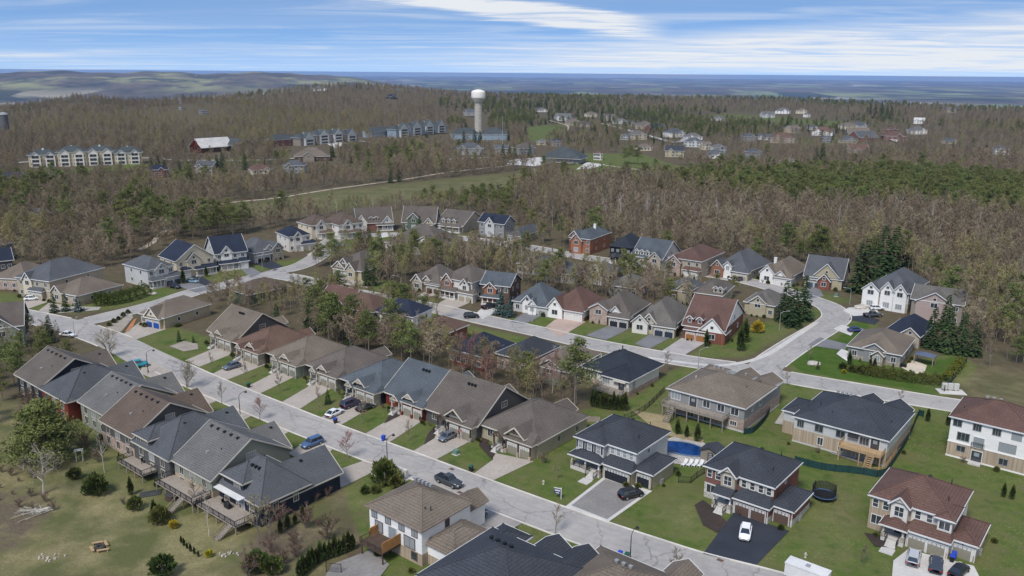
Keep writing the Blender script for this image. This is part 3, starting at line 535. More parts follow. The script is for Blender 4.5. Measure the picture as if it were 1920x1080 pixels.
    def done(s):
        for k, b_ in s.W.items(): b_.build('wall', WL[k], s.root)
        if s.T.v: s.T.build('eaves_trim', s.tr, s.root)
        P = np.array([s.wpos(*p) for p in s.pts]); EXCL.append((P, 3.0)); c = P.mean(0)
        FOOT.append(P)
        if len(s.root.children) > 12 and s.root.name.startswith('house') and math.hypot(*s.o) < 420:
            rr0 = random.Random(int(s.o[0]*13)); xs = [p[0] for p in s.pts]; x0, x1 = min(xs), max(xs)
            for k in range(5): u = x0+(x1-x0)*(k+.2+.6*rr0.random())/5; q = s.wpos(u, min(0, s.front)-rr0.uniform(.9, 1.8)); YARD.append([rr0.choice(['shrub', 'shrub', 'brush', 'cedar']), q[0], q[1], rr0.uniform(.6, 1.3), None, None]) if rr0.random() < s.shr else None
            for k in range(3): q = s.wpos(x1+rr0.uniform(.8, 1.4), rr0.uniform(2, 10)); YARD.append(['shrub', q[0], q[1], rr0.uniform(.5, 1.0), None, None]) if rr0.random() < s.shr*.7 else None
        if s.lm: LM.append((c[0], c[1], s.lm))
        return s
def frame2(A, B, z=0, zg=None):
    a = Vector(G(*A, z=z) if z is not None else G(*A)); b_ = Vector(G(*B, z=z) if z is not None else G(*B)); d = b_-a
    return a, math.atan2(d.y, d.x), d.length
def depth(A, B, C, z=0):
    a, th, L = frame2(A, B, z); c = Vector(G(*C, z=z)); d = c-a; return abs(-d.x*math.sin(th)+d.y*math.cos(th))
TH = R(-39)
# ------------------------------------------------------------- the three tall houses with three garages
def threecar(label, px, lm, lower, upper, gd, roof, sh=None, left=None, bay=None, style=0, trim=WHITE, bandm=None):
    h = House(label, G(*px, z=0), TH, det=2, wall=upper, roof=roof, lm=lm, trim=trim); lw = lower
    gy = -1.4
    h.wall(-9.4, gy, -3.4, 3, 0, 2.95, lw); h.wall(-3.4, .3, 0, 8.3, 0, 2.95, lw); h.wall(-15.8, .6, -3.6, 12.3, 0, 5.95, upper)
    h.band(-15.8, .6, -9.6, 12.3, 0, 2.9 if style != 1 else 5.9, left or lw, .04)
    for k in (-15.8, ): pass
    h.shed(-9.4, gy, -3.5, .6, 2.95, 4.1); h.hip(-3.9, .3, 0, 8.3, 3.0, .5); h.hip(-15.8, .6, -3.6, 12.3, 6.0, .5)
    if style != 2: h.gdoor('S', gy, -7.9, 2.45, m=gd); h.gdoor('S', gy, -5.1, 2.45, m=gd)
    else: h.gdoor('S', gy, -6.4, 4.9, m=gd)
    h.gdoor('S', .3, -1.8, 2.5, m=gd)
    if bandm: h.band(-9.4, gy, -9.25, 3, 0, 1.1, bandm, .06); h.band(-3.6, gy, -3.4, .3, 0, 1.1, bandm, .06); h.band(-.2, .3, 0, 8.3, 0, 1.1, bandm, .05)
    # porch with floor, posts, roof, steps
    px0, px1, py = -13.0, -9.6, -2.2
    if style == 2: px0 = -16.0
    pf = MB(); pf.box(px0, py, 0, px1, .55, .75); pf.build('porch_floor', CONC, h.root)
    h.gable(px0, py, px1, .6, 3.05, .45, 'x', ends='') if style == 0 else h.hip(px0, py, px1, .7, 3.05, .45)
    n = 3 if style == 2 else 2
    h.posts([(px0+.25+(px1-px0-.5)*k/(n-1), py+.25) for k in range(n)], .75, 3.0, m=WHITE if style != 1 else CREAMT)
    sx = -12.0 if style != 2 else -11.6
    h.steps(sx, sx+1.6, py-1.6, py, .75, n=4); h.rail([(sx, py-1.5), (sx, py)], .5, m=DARK); h.rail([(sx+1.7, py-1.5), (sx+1.7, py)], .5, m=DARK); h.rail([(px0+.3, py+.1), (sx-.1, py+.1)], .75, m=DARK)
    w_ = MB(); w_.box(sx-.2, py-3.6, .0, sx+1.8, py-1.7, .12); w_.build('front_walk', CONC, h.root)
    h.door('S', .56, sx+.8, .75, 1.1, 2.15, DARK); h.win('S', .56, -14.6, 1.9, 1.5, 1.5, 2)
    # upper windows
    if style == 2:
        # forward left bay with shuttered windows, its own low hip pitch
        h.wall(-15.9, -.6, -9.8, 1.5, 3.0, 5.95, upper); h.hip(-15.9, -.6, -9.8, 7.5, 6.05, .5)
        for u in (-14.9, -12.9, -10.9): h.win('S', -.6, u, 4.7, .9, 1.35, 1, 2, shut=DARK)
        for u in (-8.6, -7.3, -6.0, -4.6): h.win('S', .6, u, 4.9, .75, 1.3, 1, 2)
        h.win('E', -3.6, 5, 4.8, .8, 1.0)
    else:
        h.wall(-12.4, -.5, -9.9, 1, 3.2, 6.3, bay or upper); h.gable(-12.4, -.5, -9.9, 4.4, 6.3, .95, 'y', ends='0', wm=bay or upper); h.truss(-11.15, -.78, 6.75, 1.5, .75)
        h.win('S', -.5, -11.15, 5.0, 1.3, 1.6, 2, 2)
        for u in (-15.0, -13.4): h.win('S', .56, u, 4.75, .8, 1.3, 1, 2, tr=None)
        us = (-8.7, -7.2, -5.7, -4.3) if style == 0 else (-8.6, -6.9)
        for u in us: h.win('S', .6, u, 4.85, .75, 1.25, 1, 2, shut=None if style == 1 else CREAMT)
        if style == 1: h.wall(-5.6, -.1, -3.6, 2, 3.3, 5.95, upper); h.hip(-5.7, -.1, -3.5, 5, 6.03, .5); h.win('S', -.1, -4.6, 4.75, 1.5, 1.3, 2)
        h.win('E', -3.6, 6, 5.0, .6, .9)
    for q in (-9.4, -3.45, 0): y = gy if q < -1 else .3; b_ = MB(); b_.box(q-.05, y-.12, 0, q+.05, y-.02, 2.9); b_.build('downspout', DARK if style == 2 else WHITE, h.root)
    lamp = one('wall_lamp', lambda b_: (b_.box(-.08, -.2, 0, .08, 0, .3), b_.box(-.12, -.24, .3, .12, 0, .36)), DARK)
    for x, y in ((-6.5, gy), (-1.8, .3)): mobj('wall_lamp', lamp, h.root, (x, y, 2.4))
    for x, y, z in ((-6, 9.5, 7.8), (-5.2, 4, 7.3)): h.pipe(x, y, z)
    h.vents([(-9, 8.2, 8.3)]); cb = MB(); cb.box(-.2, 3.0, 0, .45, 3.9, .9); cb.build('air_conditioner', STEEL, h.root)
    return h.done()
WL['whitestone'] = mat('stone_white', (.46, .43, .38), kind='stone', scale=2.5, var=.25)
threecar('tall red brick house with charcoal roof and three brown garage doors above a black driveway', (1482, 990), 'the red brick house with brown garage doors', 'brick', 'brick', 'brown', 'charcoal', left='palestone', bay='beige', style=0, bandm='palestone')
threecar('white and stone two storey house with reddish brown roof and three khaki garage doors', (1825, 1057), 'the red roofed house with khaki garage doors', 'offwhite', 'offwhite', 'khaki', 'redbrown', left='tanbrick', style=1, bandm='tanbrick')
h = threecar('white two storey house with charcoal roof, black garage doors and black window shutters', (1220, 919), 'the white house with black garage doors', 'khaki', 'lightgrey', 'black', 'charcoal', left='beige', style=2)
# ------------------------------------------------------------- rear views: tan hip with long deck, dark hip with new deck, white block, black hip
h = House('wide grey house with tan hip roof and long raised wooden deck across its back', G(1395, 813, z=0), TH, det=2, wall='grey', roof='tan', lm='the tan roofed house with the long deck')
h.wall(-18, .3, -.4, 19.5, 0, 5.45, 'grey'); h.band(-18, .3, -.4, 19.5, 0, 2.7, 'pinkstone', .05); h.band(-18, .3, -.4, 19.5, 0, .35, 'lightgrey', .1)
h.hip(-18, .3, -.4, 16, 5.5, .42); h.gable(-5.6, 14.5, -.8, 21, 5.3, .55, 'y', ends='1'); h.gable(-10.6, 14.5, -6.4, 21.2, 5.3, .55, 'y', ends='1'); h.hip(-18, 15, -13, 20, 5.3, .45)
for u, w, hh in ((-16.2, 2.1, 1.5), (-8.9, 1.5, 1.5), (-5.6, 1.5, 1.5), (-2.5, 1.6, 1.5)): h.win('S', .3, u, 4.1, w, hh, 3 if w > 2 else 2)
h.door('S', .28, -12.0, 2.8, 1.7, 2.05, GLASS); h.win('S', .26, -2.6, 1.5, 1.4, .9, 3); h.win('S', .26, -12.5, 1.2, 1.6, 1.6); h.win('S', .26, -8.5, 1.1, 1.6, 1.7)
for u in (4.5, 8.5): h.win('E', -.4, u, 4.1, .9, 1.1)
h.deck(-17.6, -2.6, -3.6, .25, 2.75, stair=None, m=WOODG); h.deck(-17.6, -3.2, -14.8, -2.6, 2.75, m=WOODG, stair=-15.6)
h.vents([(-12.6, 11.3, 8.6), (-11.6, 11.3, 8.6), (-10.6, 11.3, 8.5), (-9, 10.6, 8.4), (-3.5, 16.5, 6.3), (-7.6, 17, 6.3)], m=STEEL); h.pipe(-14, 5, 7.5, WHITE); h.pipe(-3.5, 8, 6.9); h.done()
h = House('cream brick and white house with dark hip roof and yellow timber deck behind it', G(1660, 880, z=0), TH, det=2, wall='lightgrey', roof='charcoal', lm='the dark roofed house with the yellow deck')
h.wall(-18.3, 1, -.4, 18, 0, 5.45, 'lightgrey'); h.band(-18.3, 1, -.4, 18, 0, 3.0, 'tanbrick', .05); h.band(-18.3, 1, -.4, 18, 0, .3, 'lightgrey', .1); h.wall(-21.6, 4, -18.3, 12, 0, 4.9, 'lightgrey'); h.band(-21.6, 4, -18.3, 12, 0, 2.7, 'tanbrick', .05)
h.hip(-18.3, 1, -.4, 18, 5.5, .44); h.hip(-21.6, 4, -15, 12, 5.0, .4); h.gable(-6, 14, -1, 20, 5.4, .6, 'y', ends='1'); h.gable(-11, 14, -7, 20.5, 5.4, .6, 'y', ends='1')
for u, w in ((-17, 1.2), (-13.3, 1.5), (-9.1, 1.6)): h.win('S', 1, u, 4.15, w, 1.3, 3 if w < 1.3 else 2, tr=mat('grey_trim', (.25, .25, .24)))
h.win('S', 1, -4.6, 4.05, 1.6, 1.4, 3, tr=MATS['grey_trim']); h.door('S', .98, -2.6, 3.0, 1.6, 2.1, GLASS); h.win('S', .95, -12.8, 1.6, 1.0, 1.5, 2); h.win('S', .95, -8.8, 1.6, .9, 1.6, 2); h.door('S', .93, -5, 0, 1.6, 2.1, GLASS2)
aw = MB(); aw.add([(-7.6, .95, 5.1), (-5.6, .95, 5.1), (-5.6, .1, 4.6), (-7.6, .1, 4.6), (-7.6, .95, 5.0), (-5.6, .95, 5.0), (-5.6, .1, 4.5), (-7.6, .1, 4.5)], [(0,3,2,1),(4,5,6,7),(3,7,6,2),(0,4,7,3),(1,2,6,5),(0,1,5,4)]); aw.build('awning', DARK, h.root)
h.deck(-8.4, -1.9, -.6, .9, 2.95, m=WOODN, stair=-2.9); h.vents([(-13.0+.85*k, 9.8, 9.35) for k in range(5)], m=STEEL); h.pipe(-15, 6, 7.4); h.pipe(-12, 4, 6.7); h.pipe(-1.8, 8, 6.3); h.done()
h = House('three storey white and tan brick house with red hip roof at the right edge', G(1920, 893, z=0), TH, det=2, wall='white', roof='redbrown', lm='the white block with the red roof', frame=mat('grey_trim', (.25, .25, .24)))
h.wall(-13.4, .4, .6, 12.5, 0, 8.25, 'white'); h.band(-13.4, .4, .6, 12.5, 0, 3.1, 'tanbrick', .05); h.band(-13.4, .4, .6, 12.5, 3.05, 3.2, 'white', .1); h.band(-13.4, .4, .6, 12.5, 0, .3, 'white', .1); h.hip(-13.4, .4, .6, 12.5, 8.3, .48)
for u, w in ((-12.2, 1.4), (-8.8, 1.3), (-5.5, 1.3), (-2.2, 1.5)): h.win('S', .4, u, 7.1, w, 1.2, 2 if w > 1.35 else 3)
h.win('S', .4, -10.9, 4.6, 2.0, 1.5, 3); h.win('S', .4, -3.4, 4.5, 2.7, 1.6, 4); h.door('S', .38, -8.2, 3.2, 1.8, 2.0, GLASS2); h.rail([(-9.3, .0), (-7.1, .0)], 3.2, m=DARK); h.win('S', .35, -11, 2.1, 1.4, 1.1, 2); h.door('S', .33, -8.2, .3, 1.8, 2.1, GLASS); h.win('S', .35, -3.7, 1.6, 1.4, 1.2, 2); h.win('W', -13.4, 4, 7, .8, 1)
st = MB(); st.box(-9.3, -1.2, 0, -7.2, .3, .3); st.build('steps', CONC, h.root); h.vents([(-8.8, 7.2, 11.2), (-7.7, 7.2, 11.2), (-6.5, 7.2, 11.2)], m=STEEL); h.pipe(-12, 4, 9); h.done()
h = House('pale bungalow with near black roof and stone base beside a tall bushy pine', G(1180, 743, z=0), TH, det=2, wall='offwhite', roof='black', lm='the bungalow with the black roof')
h.wall(-14.2, 1.8, -.3, 14, 0, 3.45, 'offwhite'); h.wall(-8, 0, -.3, 3, 0, 3.45, 'offwhite'); h.band(-14.2, 1.8, -8.1, 14, 0, 1.0, 'pinkstone', .05); h.band(-8, 0, -.3, 14, 0, 1.0, 'pinkstone', .05)
h.hip(-14.2, 1.8, -.3, 15.5, 3.5, .56); h.hip(-8, 0, -.3, 9, 3.52, .5); h.win('S', 1.8, -11, 2.3, 1.6, 1.3, 3); h.win('S', 0, -6.4, 2.4, 1.9, 1.4, 3); h.door('S', -.02, -2.2, .9, 1.6, 2.0, GLASS); h.win('E', -.3, 2, 2.2, .7, 1.2, 1); h.win('S', 1.75, -12.4, .6, 1.2, .5, 2)
h.deck(-7.6, -3.4, -.6, 0, .9, m=WOODG); aw = MB(); aw.box(-4.2, -1, 3.05, -.8, -.03, 3.2); aw.build('awning', CREAMT, h.root); h.vents([(-7.2, 9, 7.2), (-7.9, 8.2, 7.1)], sz=.3); b_ = MB(); b_.tube((0,0,-.3),(0,0,1),.14); b_.build('vent_pipe', DARK, h.root, (-7.5, 8.6, 7.5)); h.pipe(-11.5, 5.5, 5.6, WHITE); h.pipe(-4, 4, 5.2); h.done()
h = House('white stuccoed house with tan roof and brown deck with orange privacy screens', G(783, 1068, z=0), TH, det=2, wall='white', roof='tan', trim=mat('brown_trim', (.25, .19, .15)), lm='the white house with the brown deck', frame=mat('brown_frame', (.11, .08, .07)))
h.wall(-11.6, 1.0, 0, 11.8, 0, 6.15, 'white'); h.band(-11.6, 1.0, 0, 11.8, 0, 2.0, 'tanbrick', .05); h.hip(-11.6, 1.0, 0, 11.8, 6.2, .5); h.wall(0, 2.2, 5.5, 10.2, 0, 3.6, 'white'); h.band(0, 2.2, 5.5, 10.2, 0, 1.6, 'tanbrick', .05); h.hip(-.5, 2.2, 5.5, 10.2, 3.65, .42); h.gable(-5, 9, -1, 16.5, 4.2, .6, 'y', ends='1'); h.wall(-5, 9, -1, 16.5, 0, 4.1, 'white')
for u in (-10.4, -7.3, -4.3, -1.5): h.win('S', 1.0, u, 5.1, 1.1, 1.3, 2)
h.win('S', .95, -9.4, 3.2, 1.6, 1.7, 2); h.door('S', .95, -6.3, 2.2, 1.7, 2.05, GLASS2); h.win('S', .95, -2.6, 3.1, 2.2, 1.7, 2); h.win('S', .93, -1.6, 1.2, 1.1, 1.2, 1); h.win('E', 0, 6.5, 4.9, .8, 1.1, 1)
h.deck(-9.6, -2.8, -4.6, .95, 2.1, m=WOODD); sc = MB(); sc.box(-4.65, -2.8, 2.2, -4.5, .9, 3.9); sc.build('privacy_screen', WOODO, h.root); sc = MB(); sc.box(-9.7, -.8, 2.2, -9.55, .9, 3.6); sc.build('privacy_screen', WOODO, h.root); h.vents([(-8.2+.85*k, 7.9, 8.95) for k in range(5)], m=STEEL); h.pipe(-2.2, 4, 7.4); h.pipe(-1.6, 4.6, 7.4); h.done()
# roofs cut by the bottom edge
h = House('charcoal shingled roof with two small gables, cut off by the bottom edge', G(960, 1068, z=5.5), TH, det=2, wall='grey', roof='charcoal', lm='the dark roof at the bottom edge')
h.wall(-9, -9, 7.5, 6.4, 0, 5.3, 'grey'); h.wall(3.3, 5, 7.4, 10, 0, 4.9); h.wall(-1.5, 5, 2.3, 9.6, 0, 4.9); h.wall(-8.8, 5, -4.2, 8.6, 0, 4.8); h.hip(-9, -9, 7.5, 6.5, 5.4, .48); h.gable(3.2, 2, 7.5, 10.5, 5.0, .6, 'y', ends='1'); h.gable(-1.6, 2, 2.4, 10, 5.0, .6, 'y', ends='1'); h.hip(-9, 3, -4, 9, 4.9, .45); h.vents([(-4+1.2*k, .3, 8.75) for k in range(4)]); h.done()
h = House('small brown shingled roof peeking in at the bottom edge beside the street lamp', G(1190, 1085, z=5), TH, det=2, wall='khaki', roof='tan', lm='the brown roof at the bottom edge'); h.wall(-8, -9, 6, 4, 0, 4.6, 'khaki'); h.wall(2.1, 2, 5.9, 7, 0, 4.3, 'khaki'); h.hip(-8, -9, 6, 4, 4.7, .45); h.gable(2, 1, 6, 7.5, 4.4, .6, 'y', ends='1'); h.vents([(-2+1.1*k, -1.6, 7.6) for k in range(3)], m=STEEL); h.done()
# ------------------------------------------------------------- bungalows on the far kerb of the front street (fronts towards us)
def bung(label, px, lm, wall, roof, W_=14, D=17, gm='tan', stone='stone', main='hip', zr=None, gw=6.2, gx=None, porch=None, dormer=None, trim=CREAMT, accent=None, post=CREAMT, ze=3.2, entry='truss', door=None, back=None, endwin=True):
    h = House(label, G(*px, z=0), TH, det=2, wall=wall, roof=roof, lm=lm, trim=trim)
    h.wall(-W_, 1.2, 0, D, 0, ze-.05, wall)
    if main == 'gx': h.gable(-W_, 1.0, 0, D, ze, ax='x', zr=zr or ze+5.2, ends='01')
    else: h.hip(-W_, 1.0, 0, D, ze+.02, .56)
    if main == 'gx' and endwin: h.win('E', 0, D/2+.5, ze+1.9, 1.7, 1.2, 4, 2)
    g1 = -.2 if gx is None else gx; g0 = g1-gw
    h.wall(g0, -.6, g1, 2, 0, ze-.05, stone); h.shed(g0, -.6, g1, 2.0, ze+.02, ze+1.3)
    h.shr = 0
    for k in range(3): 
        u = -W_+.4+k*1.1; q = h.wpos(u, -.4-.5*(k % 2)); YARD.append([('shrub', 'cedar', 'brush')[(k+len(label)) % 3], q[0], q[1], .7+.3*(k % 2), None, None])
    n = 2
    for k in range(n): u = g0+gw*(k+.5)/n; h.gdoor('S', -.6, u, gw/n-.75, 2.2, gm)
    for k in range(3): u = g0+.12+(gw-.24)*k/2; b_ = MB(); b_.box(u-.1, -.95, .9, u+.1, -.75, ze-.25); p_ = b_.build('garage_post', post, h.root); b2 = MB(); b2.box(u-.25, -1.1, 0, u+.25, -.62, .9); b2.build('post_base', WL[stone], p_)
    # gable over the garage
    if entry:
        dg = dormer or (g0+.6, g1-.8)
        h.gable(dg[0], -.35, dg[1], 6.5, ze+.75, .78, 'y', ends='0', wm=accent or wall, oh=.4); dz = ze+.75+.78*(dg[1]-dg[0])/2
        h.truss((dg[0]+dg[1])/2, -.72, dz-.95, 1.9, .85, m=post); h.win('S', -.35, (dg[0]+dg[1])/2, ze+1.5, 1.3, .9, 2) if dg[1]-dg[0] > 3.4 else None
    pc = g0-1.7 if porch is None else porch
    h.gable(pc-1.3, -1.2, pc+1.3, 3.5, ze-.2, .8, 'y', ends='', oh=.35); h.truss(pc, -1.45, ze-.05, 2.4, 1.0, m=post); h.posts([(pc-1.1, -1.0), (pc+1.1, -1.0)], .5, ze-.2, m=post)
    pf = MB(); pf.box(pc-1.6, -1.3, 0, pc+1.5, 1.2, .6); pf.build('porch_floor', CONC, h.root); h.steps(pc-.7, pc+.7, -2.7, -1.3, .6, n=4); h.rail([(pc-.8, -2.6), (pc-.8, -1.3)], .4, m=DARK); h.rail([(pc+.8, -2.6), (pc+.8, -1.3)], .4, m=DARK)
    h.door('S', 1.18, pc, .6, 1.1, 2.1, door or DARK)
    if pc-3.2 > -W_: h.win('S', 1.2, (-W_+pc-1.5)/2, 1.8, 1.2, 1.4, 2)
    for y in (D*.45, D*.8): h.win('E', 0, y, 1.7, .9, 1.2, 2)
    if back: h.gable(*back, ze, .6, 'y', ends='1'); h.wall(back[0], back[1], back[2], back[3], 0, ze-.1)
    zt = ze+.5*W_/2*.9
    h.vents([(-W_/2+k*.9-.8, D*.42, (zr or ze+.56*W_/2)-.75) for k in range(3)]); h.pipe(-W_*.3, 4.6, ze+1.9); return h.done()
bung('taupe bungalow with half timbered window gable and two khaki garage doors at row end', (1001, 863), 'the last taupe bungalow of the row', 'khaki', 'taupe', W_=14.5, D=18, gm='khaki', stone='tanbrick', post=WOODD, trim=CREAMT, dormer=(-6.4, -2.2), back=(-9, 13, -4, 19.5))
bung('taupe bungalow with dark stained porch timbers, stone garage and large side gable', (889, 828), 'the taupe bungalow with a side gable', 'dkgrey', 'taupe', W_=14.8, D=18, gm='khaki', main='gx', zr=8.9, post=WOODD, trim=CREAMT, dormer=(-7.2, -2.8), accent='grey', back=(-9.5, 14, -5, 19.5))
bung('red walled bungalow with blue grey roof and cream timber porch trusses', (798, 790), 'the red bungalow', 'red', 'bluegrey', W_=13.6, D=17, gm='khaki', main='gx', zr=8.6, stone='red', dormer=(-6.0, -3.0), accent='tanbrick', back=(-7.5, 13, -3, 19), endwin=False)
bung('navy bungalow with blue grey hip roof and orange cedar gable infill', (708, 762), 'the navy bungalow with the cedar gable', 'navy', 'bluegrey', W_=13.2, D=17, gm='khaki', stone='stone', dormer=(-7.0, -3.6), accent='orange')
bung('taupe bungalow with two white timber gables and stone garage piers', (637, 732), 'the taupe bungalow with white gable trusses', 'dkgrey', 'taupe', W_=13.0, D=16.5, gm='khaki', dormer=(-6.8, -4.0), back=(-8, 13, -3.5, 19))
bung('sage bungalow with wide tan roof and one broad khaki garage', (562, 709), 'the sage bungalow', 'sage', 'tan', W_=13.6, D=16.5, gm='sage', stone='sage', dormer=(-6.4, -3.2))
bung('dark timbered bungalow under a rust brown roof with cream trusses', (491, 685), 'the rust roofed bungalow', 'brown', 'rust', W_=13.2, D=16.5, gm='khaki', dormer=(-5.4, -2.0), back=(-7, 13, -3, 18.5))
bung('dark grey bungalow with tan roof, side gable window and rocky front garden', (440, 661), 'the dark grey bungalow with the tan roof', 'dkgrey', 'tan', W_=13.5, D=17, gm='khaki', main='gx', zr=8.7, dormer=(-7.6, -5.0), back=(-8, 14, -3.5, 19))
# ------------------------------------------------------------- houses on the near kerb (backs and long roofs towards us)
def srow(label, A, B, lm, wall, roof, D=15.2, zr=9.5, main='gx', z=5.0, wing='gx', trim=CREAMT, low=None, dk=None, feats=(), skylight=True, wingw=None, vent=True, upper=None):
    a, th, W_ = frame2(A, B, z)
    h = House(label, tuple(a), TH, det=2, wall=wall, roof=roof, lm=lm, trim=trim, frame=CREAMT)
    h.wall(0, 0, W_, D, 0, z-.1, wall)
    if low: h.band(0, 0, W_, D, 0, 2.6, low, .05)
    if main == 'gx': h.gable(0, 0, W_, D, z, ax='x', zr=zr); h.win('E', W_, D*.5, z+1.6, 1.8, 1.2, 4, 2); h.vents([(W_*(.12+.17*k), D/2-.9, zr-.35) for k in range(5)] if vent else [])
    elif main == 'gy': h.gable(0, 0, W_, D, z, ax='y', zr=zr); 
    else: h.hip(0, 0, W_, D, z, 2*(zr-z)/min(W_, D)); h.vents([(W_*(.45+.08*k), D/2-1.5, zr-.9) for k in range(3)])
    # garage wing towards the street, ridge parallel to the street, lower
    w0, w1 = (-1.2, W_*.68) if wingw is None else wingw; y1 = 18.4 if D > 12 else 16.6
    h.wall(max(w0, .1)+.0, D-.5, w1, y1, 0, 3.2, wall); h.gable(w0, D-6, w1, y1, 3.3, ax='y', zr=6.9, ends='1'); h.gdoor('N', y1, (w0+w1)/2, 4.9, m='khaki'); h.vents([((w0+w1)/2+.9, D+1.5, 6.3)])
    for u in (W_*.2, W_*.5, W_*.8): h.win('S', 0, u, z-1.4, 1.2 if u != W_*.5 else 1.7, 1.4, 2); h.win('S', -.05, u, 1.5, 1.2, 1.5, 2)
    for y in (D*.3, D*.72): h.win('E', W_, y, 2.6, .9, 1.3, 2)
    if skylight: b_ = MB(); b_.box(-.25, -.25, 0, .25, .25, .35); b_.build('roof_turbine', STEEL, h.root, (W_*.5, D*.2, z+(zr-z)*.42))
    for k, v in feats: getattr(h, k)(*v[0], **v[1])
    if dk: h.deck(*dk[:4], dk[4], m=dk[5] if len(dk) > 5 else WOODG, rm=DARK, stair=dk[6] if len(dk) > 6 else None)
    h.pipe(W_*.7, D*.28, z+(zr-z)*.56); return h.done()
srow('house with taupe gable roof and dark navy end gable at the row start', (31, 701), (76, 726), 'the navy gabled house', 'navy', 'taupe', D=15.2)
srow('brick red house under a slate grey hip roof', (77, 727), (122, 755), 'the red walled house with the slate hip roof', 'red', 'slate', D=15.2, zr=9.3, main='hip', low='red')
srow('pale green house with grey roof between the red walled and taupe houses', (150, 752), (188, 782), 'the pale green house', 'sage', 'grey', D=15, zr=9.2)
srow('dark taupe house with brown gable roof and brick back wall behind the white birch', (190, 787), (242, 822), 'the brown gabled house', 'dkgrey', 'brown', low='pinkstone')
h_ = srow('dark brown house with slate roof, shed dormer and raised stone coloured deck', (251, 826), (321, 861), 'the dark brown house with the dormer', 'dkgrey', 'slate', D=15.2, zr=9.4, main='hip', dk=(-1.0, -3.0, 8.0, -.05, 1.6, WOODG),
     feats=[('wall', ((.4, .2, 5.5, 7, 5, 6.6), {})), ('hip', ((.4, .2, 5.5, 9, 6.65), dict(pitch=.5))), ('win', (('S', .2, 4.0, 5.7, 1.4, 1.3, 3), {})), ('win', (('S', .2, 1.6, 4.8, 1.3, 2.4, 2, 3), {}))])
srow('light sage house with big grey gable roof and wooden deck with black rails', (326, 861), (400, 898), 'the sage house with the grey gable roof', 'sage', 'grey', D=15.8, zr=9.7, low='tanbrick', dk=(-.5, -3.6, 11.5, -.05, 1.9, WOODG, 8.0))
srow('black house with slate roofs and white awning over its stepped back deck', (410, 905), (491, 946), 'the black house with the white awning', 'navy', 'slate', D=9.6, zr=8.6, main='hip', z=4.0, dk=(-.3, -4.2, 11, -.05, 1.6, WOODG, 9.2), wingw=(2.6, 11.6),
     feats=[('wall', ((1.2, .3, 7.0, 6, 4.3, 6.1, ), {})), ('hip', ((1.2, .3, 7.0, 8.5, 6.15), dict(pitch=.55))), ('win', (('S', .3, 5.2, 5.2, 1.6, 1.2, 3), {})), ('door', (('S', -.03, 6.6), dict(z=1.6, w=1.7, h=2.1, m=GLASS2)))])
aw = MB(); aw.box(.8, -1.5, 4.0, 8.2, -.1, 4.15); aw.build('awning', WHITE, S.collection.objects[[o.name for o in S.collection.objects if o.get('label', '').startswith('black house with slate')][0]])
